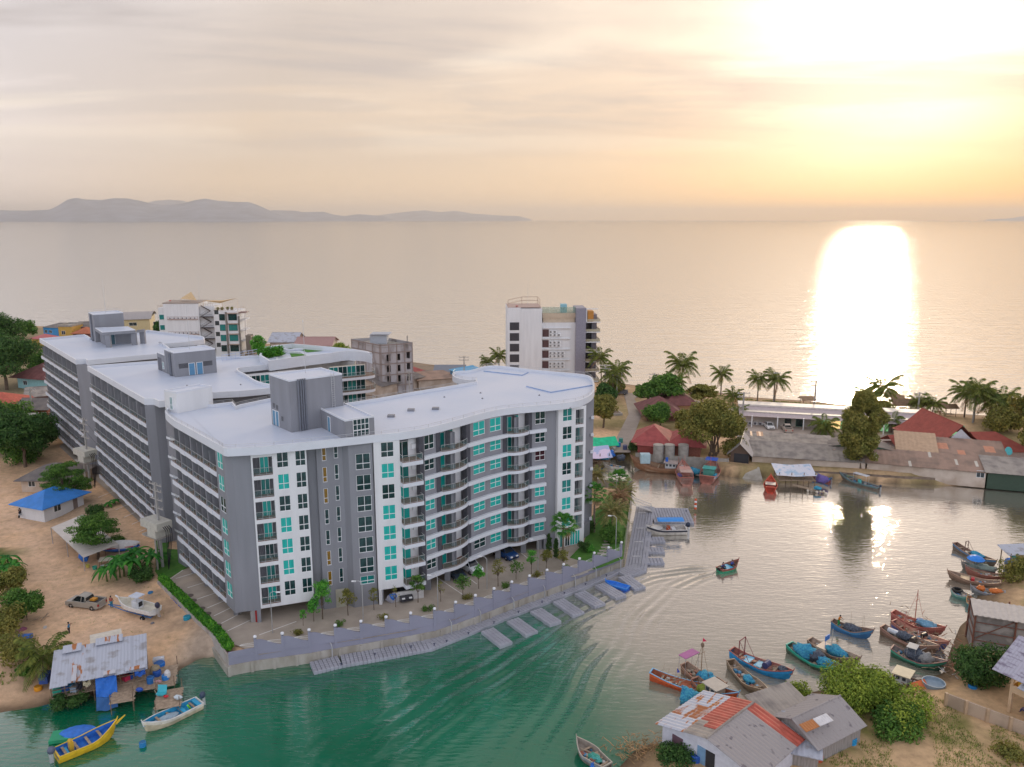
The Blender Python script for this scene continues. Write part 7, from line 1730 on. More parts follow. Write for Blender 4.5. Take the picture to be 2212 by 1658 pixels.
# far bank
T=boat('long brown wooden trawler with a white cabin moored before the red bungalows',(1372,990),(1486,1019),3.4,1.2,(.30,.15,.08),(.36,.20,.12),(.34,.22,.14),(.25,.12,.07),1.9,.5,.5,group=FBG)
L_=T['_L']; cabin(T,L_*.22,L_*.42,1.0,1.0,1.3,(.58,.60,.60),(.40,.33,.30)); mast(T,L_*.18,3.6); mast(T,L_*.75,2.8,(.3,.12,.08)); 
m=MB(); m.box(L_*.05,-.8,1.0,L_*.13,.8,2.0); m.build('locker',P2((.6,.6,.58)),T)
pile('bright turquoise net heap at the stern of the long brown trawler',T,-1.2,.1,.75,(1.9,1.2,.65),NETB,seed=2)
drum('blue plastic barrel on the cabin roof of the long brown trawler',T.matrix_basis@Vector((L_*.40,0,2.4)),(.03,.14,.55))
T=boat('left of the two stern-on fishing boats, pinkish brown with a low cabin',(1475,1001),(1484,1044),3.6,1.25,(.45,.20,.15),(.40,.16,.12),(.46,.30,.25),(.40,.13,.10),1.7,.5,.72,group=FBG)
L_=T['_L']; cabin(T,L_*.42,L_*.60,.9,1.,1.5,(.50,.22,.17),(.55,.30,.25)); mast(T,L_*.62,5.,(.45,.14,.1)); canopy(T,L_*.12,L_*.40,1.2,2.5,(.48,.33,.28)); pile('purple net heap beside the cabin of the left stern-on boat',T,L_*.45,1.1,1.1,(.9,.5,.4),mat('net_violet',(.10,.07,.28),.9,col2=(.2,.15,.4),vs=5,bump=1.),seed=4); mast(T,L_*.9,3,(.4,.12,.1),False)
T=boat('right of the two stern-on fishing boats, salmon hull with a blue canopy',(1541,997),(1526,1040),4.0,1.25,(.42,.16,.12),(.55,.38,.36),(.40,.20,.16),(.50,.18,.13),1.7,.5,.74,group=FBG)
L_=T['_L']; cabin(T,L_*.30,L_*.48,1.1,1.,1.5,(.10,.35,.28),(.08,.40,.36)); canopy(T,L_*.58,L_*.86,1.2,3.6,(.05,.14,.60)); mast(T,L_*.55,4.6,(.5,.15,.1)); pile('blue net heap on the starboard side of the salmon-hulled boat',T,L_*.3,-1.3,1.1,(1.3,.45,.4),NETB,seed=5); drum('pink drum at the stern of the salmon-hulled boat',T.matrix_basis@Vector((L_*.16,1.0,.6)),(.55,.12,.18),.35,.7)
T=boat('small bright red boat moored before the hut with the pale tarpaulin',(1665,1033),(1664,1062),2.6,.95,(.55,.06,.03),(.60,.07,.03),(.50,.10,.05),(.62,.09,.05),1.5,.4,.66,group=FBG)
L_=T['_L']; cabin(T,L_*.34,L_*.62,.75,.6,.85,(.50,.08,.05),(.50,.42,.36)); mast(T,L_*.78,2.6,(.5,.08,.05))
T=boat('small white open boat near the turquoise tarpaulins on the far bank',(1305,1000),(1347,1013),1.7,.5,(.55,.53,.48),(.6,.58,.52),(.45,.40,.33),None,.5,.1,.4,thw=3,group=FBG)
T=boat('bright blue rowing boat moored below the retaining wall',(1757,1021),(1793,1040),1.9,.6,(.30,.06,.05),(.03,.22,.55),(.03,.24,.58),(.04,.3,.62),.7,.15,.6,group=FBG); outboard(T,0,(.12,.14,.18))
T=boat('dull green skiff beside the long boat with the white awning',(1830,1028),(1862,1023),2.,.6,(.20,.20,.08),(.22,.30,.20),(.16,.22,.20),None,.6,.1,.5,group=FBG)
T=boat('long grey-green boat with a flat white awning under the retaining wall',(1818,1024),(1899,1057),2.1,.6,(.16,.13,.10),(.12,.22,.22),(.16,.18,.19),(.20,.26,.28),.8,.1,.5,group=FBG); L_=T['_L']; canopy(T,L_*.30,L_*.66,.55,2.2,(.70,.70,.72)); drum('teal drum inside the long boat with the white awning',T.matrix_basis@Vector((L_*.50,.1,.35)),(.10,.45,.42),.35,.8); outboard(T,0)
# moving boat
T=boat('small green motor boat with a high red prow crossing the creek, leaving a wake',(1592,1212),(1553,1234),1.9,.62,(.04,.30,.16),(.25,.08,.06),(.30,.14,.10),(.28,.07,.06),.7,.1,.7,thw=2); MOV=T; L_=T['_L']
m=MB(); m.box(L_*.28,-.7,.55,L_*.62,.7,.66); m.build('blue_cover',P2((.04,.35,.55)),T)
m=MB(); m.box(-.1,-.25,.4,.35,.25,.85); m.tube((-.1,0,.7),(-1.3,0,.05),.03,.03,5); m.build('engine',BLK,T)
# speedboat with the blue bimini
T=boat('white speedboat with a bright blue canopy at the garden dock',(1399,1138),(1481,1146),2.6,1.0,(.62,.58,.52),(.05,.05,.07),(.60,.55,.50),(.70,.68,.64),.35,.0,.92,deck=.5,thw=0,name='speedboat'); L_=T['_L']
m=MB(); m.blob((L_*.76,0,1.05),(L_*.17,.85,.30),1,14,.02); m.build('foredeck',P2((.66,.62,.57),.3),T)
m=MB(); m.add([(L_*.60,-.85,1.1),(L_*.60,.85,1.1),(L_*.54,.75,1.65),(L_*.54,-.75,1.65)],[(0,1,2,3)]); m.build('windscreen',RAILG,T)
m=MB(); N_=8
for i in range(N_): 
    y0,y1=-1.05+2.1*i/N_,-1.05+2.1*(i+1)/N_; z0,z1=2.45+.22*math.cos(y0*1.4),2.45+.22*math.cos(y1*1.4); m.add([(L_*.08,y0,z0),(L_*.72,y0,z0),(L_*.72,y1,z1),(L_*.08,y1,z1)],[(0,1,2,3)]); m.add([(L_*.72,y0,z0),(L_*.76,y0*.6,z0-.12),(L_*.76,y1*.6,z1-.12),(L_*.72,y1,z1)],[(0,1,2,3)])
m.build('bimini_canopy',P2((.03,.27,.72)),T)
m=MB(); [m.tube((L_*f,y,1.),(L_*g,y,2.5),.03,.03,5) for f,g in ((.25,.12),(.45,.68),(.45,.4)) for y in (-1,1)]; m.build('canopy_frame',STEEL,T)
m=MB(); m.box(L_*.42,-.35,.5,L_*.50,.35,1.35,0); m.box(L_*.28,-.6,.5,L_*.38,.6,.95,1); m.build('console',[P2((.55,.1,.03)),FRAME],T); outboard(T,0,(.02,.03,.06),1.6,1.1)
# blue dinghy in the dock
T=boat('small bright blue dinghy tied inside the last dock finger',(1309,1255),(1357,1273),1.5,.45,(.02,.13,.60),(.03,.20,.68),(.02,.16,.62),(.04,.26,.72),.18,.0,.85,thw=2,name='dinghy')
# near left
T=boat('long yellow and blue open motor boat at the lower left',(243,1563),(122,1635),2.3,.85,(.62,.40,.02),(.70,.45,.02),(.02,.14,.50),(.72,.48,.04),.9,.0,.85,name='motor_boat'); L_=T['_L']; outboard(T,0,(.10,.11,.16),1.5,.95)
m=MB(); m.box(L_*.22,-.35,.4,L_*.29,.35,1.5); m.tube((L_*.25,-.3,1.5),(L_*.25,.3,1.5),.1,.1,8); m.build('seat_post',P2((.60,.36,.03)),T)
m=MB(); m.box(L_*.14,-.7,.35,L_*.2,.7,.62); m.box(L_*.33,-.7,.352,L_*.36,.7,.55); m.build('bench',P2((.03,.30,.52)),T)
m=MB(); m.box(.02,-1.0,.2,.03,1.0,.35); m.tube((L_+.3,0,1.3),(L_+1.3,0,1.85),.16,.05,8); m.build('bowsprit',P2((.66,.42,.02)),T)
t=thing('raft','green and blue plastic raft lying beside the yellow and blue boat','raft',G(164,1590,.05),.25); m=MB(); m.box(-2.3,-.9,0,.9,.9,.35); m.build('float',P2((.02,.30,.14)),t); m=MB(); m.blob((.2,.2,.35),(1.7,.95,.32),2,14,.12); m.build('cover',TARPB,t)
T=boat('white open motor boat with a turquoise interior beside the stilt shack',(313,1561),(432,1520),2.1,.8,(.52,.44,.30),(.66,.60,.50),(.02,.28,.50),(.70,.68,.64),.55,.0,.85,name='motor_boat'); L_=T['_L']; outboard(T,0,(.04,.06,.10),1.4,.9)
m=MB(); m.blob((L_*.62,0,.45),(1.3,.75,.25),3,12,.3); m.build('net_pile',mat('net_grey',(.25,.33,.40),.9,col2=(.4,.5,.55),vs=6,bump=.8),T)
m=MB(); m.tube((L_*.2,.3,.4),(L_*.27,.5,1.2),.10,.10,8); m.build('green_fender',P2((.20,.60,.05)),T)
m=MB(); m.box(L_*.30,-.8,.4,L_*.36,.8,.68); m.box(.15,-.8,.4,.6,.8,.75); m.build('bench',P2((.03,.35,.58)),T)
drum('blue floating drum with an orange paddle in the lower left water',G(309,1617,-.25),(.02,.20,.45),.33,.75)
# near right fleet
GR='wooden fishing boats of the near right bank'
def nb(label,bow,stern,W,hull,band,inside,rim,rise=1.5,**k): rise*=.58; W*=.9; return boat(label,bow,stern,W,k.pop('H',.66),hull,band,inside,rim,rise,k.pop('sr',.45),k.pop('sw',.5),group=GR,**k)
T=nb('orange-red wooden boat, leftmost of the fleet above the rusty roofs',(1588,1498),(1436-30,1462),2.4,(.40,.07,.02),(.62,.12,.03),(.42,.14,.07),(.20,.42,.62)); L_=T['_L']; pile('round turquoise net bundle beside the orange-red boat',T,L_*.55,-2.6,.9,(1.0,1.0,.9),NETB,seed=7)
m=MB(); [m.tube((L_*f,y,.5),(L_*f+.3,y,2.2),.02,.02,4) for f,y in ((.12,.3),(.2,-.3),(.28,.2))]; m.build('flag_pole',WOODL,T); m=MB(); m.add([(L_*.28+.3,.2,2.2),(L_*.28+.3,.2,1.6),(L_*.28+.6,.35,1.7)],[(0,1,2)]); m.build('flag',P2((.05,.08,.4)),T)
T=nb('brown boat with a magenta awning and tall mast behind the orange-red boat',(1562,1478),(1477,1446),2.7,(.24,.14,.09),(.36,.24,.16),(.45,.33,.25),(.35,.2,.14)); L_=T['_L']; canopy(T,L_*.02,L_*.22,1.2,2.6,(.32,.07,.26)); mast(T,L_*.45,5.,(.32,.22,.14)); pile('turquoise net and crate heap amid the boat with the magenta awning',T,L_*.55,.2,.9,(1.1,.8,.5),NETB,seed=8)
m=MB(); m.blob((L_*.45,0,4.6),(.22,.22,.32),2,8,.2); m.build('mast_bundle',WOOD,T); m=MB(); m.add([(L_*.45,0,5.0),(L_*.45,0,5.5),(L_*.45+.5,.1,5.25)],[(0,1,2)]); m.build('flag',P2((.6,.02,.08)),T)
T=nb('cluttered brown boat with a plank cabin between the orange boat and the rusty roof',(1602,1528),(1500,1478),2.6,(.16,.10,.08),(.30,.16,.10),(.34,.24,.17),(.3,.14,.1)); L_=T['_L']; cabin(T,L_*.34,L_*.56,.8,.6,1.3,(.40,.33,.25),(.42,.38,.33)); drum('left blue tub on the cluttered brown boat',T.matrix_basis@Vector((L_*.72,.4,.5)),(.02,.15,.50),.4,.5); drum('right blue tub on the cluttered brown boat',T.matrix_basis@Vector((L_*.68,-.6,.5)),(.03,.20,.58),.42,.45)
pile('yellow-green net heap beside the plank cabin',T,L_*.28,-.5,.8,(.9,.6,.5),mat('net_lime',(.18,.26,.04),.9,col2=(.3,.33,.05),vs=5,bump=1.),seed=9)
T=nb('bright blue wooden boat with a red gantry and pale blue deck covers',(1706,1450),(1580,1414),2.7,(.02,.24,.50),(.03,.30,.62),(.36,.15,.12),(.35,.10,.09)); L_=T['_L']; frame_gantry(T,L_*.18,2.9,.7,(.20,.03,.04))
m=MB(); m.box(L_*.20,-.85,.5,L_*.36,.85,.62); m.box(L_*.44,-.7,.502,L_*.56,.7,.6); m.build('hatch_cover',P2((.20,.48,.66)),T); m=MB(); m.tube((L_*.62,-.5,.95),(L_*.62,.5,.95),.38,.38,12); m.build('winch_drum',P2((.05,.06,.16)),T)
pile('dark net coil at the bow of the bright blue boat',T,L_*.88,0,1.2,(.5,.45,.3),NETD,seed=10)
T=nb('plain grey-brown wooden boat in front of the bright blue boat',(1655,1492),(1577,1438),2.4,(.17,.13,.08),(.26,.19,.12),(.38,.28,.20),(.30,.22,.15)); L_=T['_L']; pile('small turquoise net in the plain grey-brown boat',T,L_*.52,0,.7,(.75,.55,.35),NETB,seed=11); 
T=nb('green wooden boat heaped with blue nets left of the yellow-green bush',(1815,1441),(1704,1402),2.9,(.06,.10,.06),(.02,.33,.20),(.28,.24,.20),(.05,.38,.30)); L_=T['_L']; pile('largest blue net heap on the green boat',T,L_*.32,.1,1.,(1.4,1.0,.8),NETB,seed=12); pile('dark net heap at the middle of the green boat',T,L_*.52,.2,1.,(1.1,.9,.6),NETD,seed=13); pile('violet-blue net heap near the bow of the green boat',T,L_*.70,0,.95,(.9,.8,.5),NETB,seed=14)
T=nb('brown boat with a pale deck box and blue sign behind the green boat',(1852,1421),(1748,1392),2.6,(.13,.09,.07),(.22,.14,.10),(.50,.38,.30),(.32,.22,.17)); L_=T['_L']; pile('blue net heap in the brown boat with the pale deck box',T,L_*.55,0,.9,(1.3,.8,.55),NETB,seed=15)
m=MB(); m.box(L_*.22,-.9,.5,L_*.42,.9,1.0); m.build('deck_box',P2((.58,.46,.36)),T); m=MB(); m.box(L_*.36,-.45,1.9,L_*.38,.45,2.5); m.tube((L_*.37,-.4,.5),(L_*.37,-.4,2.),.03,.03,5); m.build('sign_board',P2((.04,.18,.55)),T); mast(T,L_*.47,3.6,(.45,.42,.36),False)
T=nb('blue-hulled boat in which a person in orange stands handling a net',(1880,1362),(1797,1351),2.2,(.03,.12,.26),(.05,.20,.38),(.28,.18,.14),(.26,.17,.14)); FISH=T; L_=T['_L']; pile('grey-green net heap in front of the standing fisherman',T,L_*.52,.0,.8,(1.2,.6,.4),NETD,seed=16); m=MB(); [m.tube((L_*f,0,.6),(L_*f-.1,.05,3.),.02,.015,4) for f in (.8,.84,.5)]; m.build('pole',WOODL,T)
T=nb('red-decked boat with a tall red mast, hull blue at the bow',(2035,1356),(1928,1332),2.7,(.34,.10,.08),(.45,.16,.12),(.50,.17,.12),(.45,.12,.1)); L_=T['_L']; mast(T,L_*.46,5.2,(.42,.12,.08)); pile('pale blue net heap on the red-decked boat',T,L_*.68,0,.95,(1.2,.7,.45),mat('net_paleblue',(.12,.30,.45),.9,col2=(.25,.45,.6),vs=5,bump=1.),seed=17); drum('deep blue tub by the tall red mast',T.matrix_basis@Vector((L_*.55,.2,.5)),(.02,.14,.42),.42,.75)
T=nb('salmon-decked boat squeezed between two others below the red-masted boat',(2043,1387),(1930,1352),2.4,(.10,.12,.30),(.40,.18,.14),(.56,.30,.22),(.42,.16,.12)); L_=T['_L']; mast(T,L_*.22,3.,(.5,.2,.15),False); m=MB(); m.tube((L_*.6,-.4,.9),(L_*.6,.4,.9),.28,.28,10); m.build('winch_drum',BLK,T)
T=nb('brown boat with a white tank and dark blue net, third of the right cluster',(2022,1396),(1905,1364),2.7,(.20,.12,.08),(.34,.20,.15),(.34,.27,.22),(.34,.18,.13)); L_=T['_L']; pile('dark blue net bundle in the third boat of the right cluster',T,L_*.42,0,.95,(.9,.7,.5),NETD,seed=18); m=MB(); m.tube((L_*.12,0,.9),(L_*.32,0,.9),.33,.33,12); m.build('tank',P2((.55,.58,.62)),T); m=MB(); m.tube((L_*.6,-.4,.95),(L_*.6,.4,.95),.33,.33,10); m.build('winch_drum',P2((.08,.06,.05)),T)
T=nb('dark green boat with grey net balls just above the sunken wreck',(2038,1430),(1926,1410),2.7,(.03,.10,.06),(.05,.28,.18),(.28,.24,.22),(.30,.16,.14)); L_=T['_L']; pile('large grey net ball in the dark green boat',T,L_*.45,.1,1.,(1.2,.9,.7),NETD,seed=19); pile('second grey net ball towards the bow of the dark green boat',T,L_*.65,0,1.,(.8,.7,.6),mat('net_ash',(.25,.25,.25),.9,col2=(.35,.35,.34),vs=5,bump=1.),seed=20); canopy(T,L_*.3,L_*.5,.7,2.0,(.35,.36,.38))
T=nb('half-sunk derelict boat with an orange board and grey tub beside the bush',(2060,1500),(1930,1468),3.0,(.12,.08,.06),(.18,.10,.07),(.20,.15,.12),(.25,.14,.1),.9); L_=T['_L']; cabin(T,L_*.05,L_*.26,.9,.5,1.1,(.50,.52,.50),(.55,.48,.33)); t=thing('board','orange-red board leaning on the derelict boat','board',T.matrix_basis@Vector((L_*.50,-1.2,1.1)),.2); m=MB(); m.add([(-.9,-.6,-.5),(.9,-.6,-.2),(1.0,.7,.5),(-.8,.7,.2),(-.9,-.6,-.45),(.9,-.6,-.15),(1.,.7,.55),(-.8,.7,.25)],[(4,5,6,7),(0,3,2,1),(0,1,5,4),(1,2,6,5)]); m.build('panel',P2((.60,.14,.04)),t)
t=thing('tub','large round grey-blue tub on the derelict boat','tub',T.matrix_basis@Vector((L_*.66,.2,.4))); m=MB(); m.lathe([(1.1,0),(1.2,.9),(1.22,1.2),(1.12,1.2),(1.05,.9),(.9,.85)],18); m.build('tub_body',P2((.25,.33,.40)),t)
# right edge cluster
T=nb('blue-grey boat with a cluttered stern, uppermost at the right edge',(2149,1212),(2062,1182),2.1,(.16,.12,.09),(.10,.22,.36),(.30,.20,.15),(.28,.16,.13),1.2); L_=T['_L']; pile('blue net heap in the uppermost right edge boat',T,L_*.55,0,.8,(1.1,.6,.4),NETB,seed=22); frame_gantry(T,L_*.30,2.2,.3,(.2,.12,.1)); 
T=nb('teal and yellow boat cut by the right edge of the picture',(2182,1188),(2260,1215),2.3,(.04,.26,.24),(.55,.36,.08),(.40,.28,.08),(.5,.32,.08))
T=nb('grey boat piled with nets under a small blue parasol',(2080,1216),(2150,1238),2.2,(.15,.14,.12),(.2,.19,.17),(.28,.28,.26),(.25,.22,.2),.7); L_=T['_L']; pile('grey-green net heap in the boat with the parasol',T,L_*.35,0,.8,(1.8,.7,.5),mat('net_greygreen',(.2,.26,.22),.9,col2=(.3,.36,.33),vs=5,bump=1.),seed=23)
t=thing('parasol','small bright blue parasol over the net-filled boat','parasol',T.matrix_basis@Vector((L_*.62,.1,.5))); m=MB(); m.lathe([(1.25,1.45),(.9,1.78),(.4,1.98),(.02,2.05)],10); m.build('canopy',P2((.02,.22,.72)),t); m=MB(); m.tube((0,0,0),(0,0,2.),.03,.03,5); m.build('pole',STEEL,t)
T=nb('slender red-brown boat behind the long brown boat at the right edge',(2090,1228),(2170,1252),1.9,(.30,.12,.08),(.34,.14,.10),(.30,.22,.16),(.35,.14,.1),.9)
T=nb('long brown boat with a tan hatch and red box at the right edge',(2052,1236),(2160,1268),2.3,(.19,.12,.08),(.30,.19,.13),(.30,.22,.17),(.36,.22,.15),1.1); L_=T['_L']; m=MB(); m.box(L_*.60,-.75,.5,L_*.78,.75,.72); m.build('hatch_cover',P2((.55,.42,.26)),T); m=MB(); m.box(L_*.5,-.4,.5,L_*.57,.4,.85); m.build('red_box',P2((.5,.03,.04)),T)
T=nb('small teal boat carrying a big tyre beside the rusty frame building',(2056,1272),(2098,1296),2.1,(.10,.24,.20),(.20,.42,.36),(.35,.30,.28),(.45,.42,.38),.5); L_=T['_L']; t=thing('tyre','big black tyre lying on the bow of the small teal boat','tyre',T.matrix_basis@Vector((L_*.72,0,1.0))); m=MB(); m.lathe([(.45,-.12),(.62,-.17),(.74,0),(.62,.17),(.45,.12),(.43,0),(.45,-.12)],18); m.build('tread',RUBBER,t)
T=nb('turquoise boat with an orange-brown deck tucked under the rusty frame building',(2092,1290),(2124,1322),2.2,(.05,.22,.24),(.08,.36,.36),(.42,.20,.10),(.45,.28,.12),.7)
T=nb('grey boat loaded with two orange floats behind the small teal boat',(2100,1268),(2170,1290),2.,(.2,.2,.2),(.3,.3,.32),(.33,.35,.38),None,.6); L_=T['_L']; 
for i,(f,nm) in enumerate(((.25,'larger orange drum-shaped float on the grey boat'),(.72,'smaller orange float on the grey boat'))): pile(nm,T,L_*f,0,.95,(.8 if i==0 else .5,.45,.4),P2((.60,.16,.03)),'float','float',30+i)
T=boat('weathered blue-grey boat with nets at the bottom edge of the picture',(1250,1599),(1312,1662),2.1,.75,(.22,.20,.17),(.30,.33,.34),(.28,.24,.20),(.40,.36,.30),.6,.1,.6,name='fishing_boat',group=GR); L_=T['_L']; pile('teal net in the boat at the bottom edge',T,L_*.4,0,.6,(.8,.5,.3),NETG,seed=40)
tag(pile('',T,L_*.1,1.6,.7,(.25,.25,.8),TARPB,'tarpaulin','tarpaulin',41),'folded blue tarpaulin on a pole beside the boat at the bottom edge','tarpaulin')
import bmesh
# ---------------------------------------------------------------- vehicles and people
def wheel(T,x,y,r=.36,w=.24):
    m=MB(); q=[]; 
    m.T=Matrix.Translation((x,y,r))@Matrix.Rotation(math.pi/2,4,'X'); m.lathe([(r*.62,-w/2),(r*.95,-w/2),(r,-w*.3),(r,w*.3),(r*.95,w/2),(r*.62,w/2)],18); t=m.build('wheel',RUBBER,T)
    m=MB(); m.T=Matrix.Translation((x,y,r))@Matrix.Rotation(math.pi/2,4,'X'); m.lathe([(r*.2,-w/2-.01),(r*.6,-w/2+.02),(r*.6,w/2-.02),(r*.2,w/2+.01)],12); m.build('rim',STEEL,t)
def car(label,p,rz,kind,col,group=None,cat=None):
    """length along +x (front), unit metres"""
    T=thing({'pickup':'pickup_truck','sedan':'parked_car','suv':'parked_car'}[kind],label,cat or {'pickup':'pickup truck','sedan':'car','suv':'car'}[kind],p,rz,group)
    L_,W,belt,top=dict(pickup=(5.2,1.85,1.08,1.78),sedan=(4.5,1.75,.92,1.43),suv=(4.7,1.85,1.05,1.75))[kind]; h=L_/2
    lower={'pickup':[(-h,.45),(-h,1.05),(-h+1.75,1.07),(.2,1.08),(1.25,1.10),(h-.25,.98),(h-.02,.80),(h,.42),(h-.15,.30),(-h+.1,.34)],
           'sedan':[(-h,.40),(-h+.02,.85),(-h+.55,.95),(.4,.93),(1.05,.90),(h-.3,.74),(h-.02,.55),(h,.32),(h-.1,.22),(-h+.1,.24)],
           'suv':[(-h,.42),(-h+.02,1.0),(-h+.25,1.07),(.3,1.06),(1.1,1.05),(h-.25,.90),(h-.02,.68),(h,.36),(h-.1,.28),(-h+.1,.3)]}[kind]
    up={'pickup':[(-.75,1.08),(-.62,1.62),(-.35,1.76),(.55,1.78),(.8,1.70),(1.45,1.10)],'sedan':[(-1.95,.94),(-1.25,1.36),(-.6,1.43),(.25,1.42),(1.1,.92)],'suv':[(-2.2,1.05),(-2.0,1.62),(-1.6,1.73),(.1,1.75),(.45,1.66),(1.25,1.05)]}[kind]
    PM=paint(col,.28,spec=.6) if False else mat('car_paint',col,.25,var=.03,spec=.6)
    def loft(prof,ws,m):
        n=len(prof); vs=[]
        for k,(s) in enumerate(ws):
            for (x,z) in prof: vs.append((x*(1 if abs(s)<W/2 else 1),s if True else 0,z))
        return vs
    b=MB(); n=len(lower); ys=[-W/2+.06,-W/2,-W/2,-W/2+.05]
    secs=[(-W/2,.97),(-W/2+.10,1.),(W/2-.10,1.),(W/2,.97)]
    vs=[(x*k,y,(z-.65)*(.94 if abs(y)>W/2-.05 else 1)+.65) for y,k in secs for x,z in lower]
    fs=[(j*n+i,j*n+(i+1)%n,(j+1)*n+(i+1)%n,(j+1)*n+i) for j in range(3) for i in range(n)]+[list(range(n)),list(range(3*n,4*n))[::-1]]
    b.add(vs,fs)
    if kind!='pickup' or True:
        m_=len(up); wi=W/2-.10; wt=W/2-.32; zt0=up[0][1]; f=lambda z:wi-(wi-wt)*(z-zt0)/(top-zt0)
        vs=[(x,-f(z),z) for x,z in up]+[(x,f(z),z) for x,z in up]
        # roof skin in body colour, glass sides drawn as their own part
        b.add(vs,[(i,i+1,m_+i+1,m_+i) for i in range(1,m_-2)])
        body=b.build('body',PM,T)
        g=MB(); g.add(vs,[(0,1,m_+1,m_),(m_-2,m_-1,2*m_-1,2*m_-2),list(range(m_))[::-1],list(range(m_,2*m_))]); g.build('glass',mat('car_glass',(.015,.02,.025),.08,var=.1,spec=.8),T)
        pl=MB()
        for sg in (-1,1):
            xm=(up[1][0]+up[-2][0])/2
            for x in (xm-.05,up[1][0]+.12):
                pl.add([(x-.05,sg*(f(zt0)+.006),zt0),(x+.05,sg*(f(zt0)+.006),zt0),(x+.05,sg*(f(top-.04)+.006),top-.05),(x-.05,sg*(f(top-.04)+.006),top-.05)],[(0,1,2,3)])
            for i in range(m_-1): a,c=up[i],up[i+1]; pl.tube((a[0],sg*(f(a[1])),a[1]),(c[0],sg*(f(c[1])),c[1]),.04,.04,5)
        pl.build('pillar',PM,T)
    if kind=='pickup':
        k=MB(); k.box(-h+.08,-W/2+.14,1.085,-.85,W/2-.14,1.10); k.build('cargo_bed',BLK,T)
        k=MB(); 
        for (x0,y0,x1,y1) in ((-h,-W/2,-.8,-W/2+.12),(-h,W/2-.12,-.8,W/2),(-h,-W/2+.12,-h+.08,W/2-.12),(-.88,-W/2+.12,-.8,W/2-.12)): k.box(x0,y0,1.04,x1,y1,1.26)
        k.build('bed_side',PM,T)
    for s in (-1,1):
        k=MB(); k.box(h-.14,s*(W/2-.40)-.2,.62,h-.005+.02,s*(W/2-.40)+.2,.80); k.build('headlight',FRAME,T)
        k=MB(); k.box(-h-.015,s*(W/2-.18)-.13,.70,-h+.08,s*(W/2-.18)+.13,.98); k.build('tail_light',paint((.4,.01,.01),.3),T)
        for x in (-h+.95,h-.95): wheel(T,x,s*(W/2-.12),.37 if kind!='sedan' else .32)
    k=MB(); k.box(h-.04,-.5,.45,h+.03,.5,.62); k.box(-h-.03,-.7,.36,-h+.05,.7,.52); k.build('bumper',BLK if kind!='pickup' else STEEL,T)
    return T
def heading(a,b,z=2.): a,b=G(*a,z),G(*b,z); return math.atan2(b.y-a.y,b.x-a.x)
p=G(187,1311,1.35); PK=car('silver-beige pickup with an orange load parked on the sandy yard',(p.x,p.y,1.35),heading((222,1312),(150,1302),1.35),'pickup',(.36,.33,.28))
k=MB(); k.box(-1.6,-.4,1.11,-.9,.3,1.34); k.build('orange_load',paint((.65,.28,.03)),PK)
def at_(x,y,z=2.03): p=G(x,y,z); return (p.x,p.y,z)
car('white pickup with dark windows parked under the wavy balconies',at_(1012,1231),R(-52),'pickup',(.72,.74,.76))
car('dark grey car parked beside the concrete column and the white pickup',at_(984,1246),R(-58),'sedan',(.03,.045,.07))
car('dark blue car under the last balconies before the lawn',at_(1090,1202),R(-50),'suv',(.01,.05,.16))
car('small dark car in the covered store bay at the white column',at_(872,1288),R(-70),'sedan',(.04,.04,.05))
car('white car parked before the long resort building',at_(1661,925,2.02),R(-92),'sedan',(.75,.74,.72))
car('beige pickup parked facing away from the long resort building',at_(1700,932,2.02),R(82),'pickup',(.48,.40,.33))
car('grey pickup parked at the beach end of the sandy road',at_(1337,852),R(172),'pickup',(.16,.17,.19))
car('white car half hidden by trees near the beach',at_(1392,856),R(-80),'sedan',(.75,.75,.75))
car('black car parked alone on the beach grass',at_(1498,853),R(-95),'suv',(.03,.03,.03))
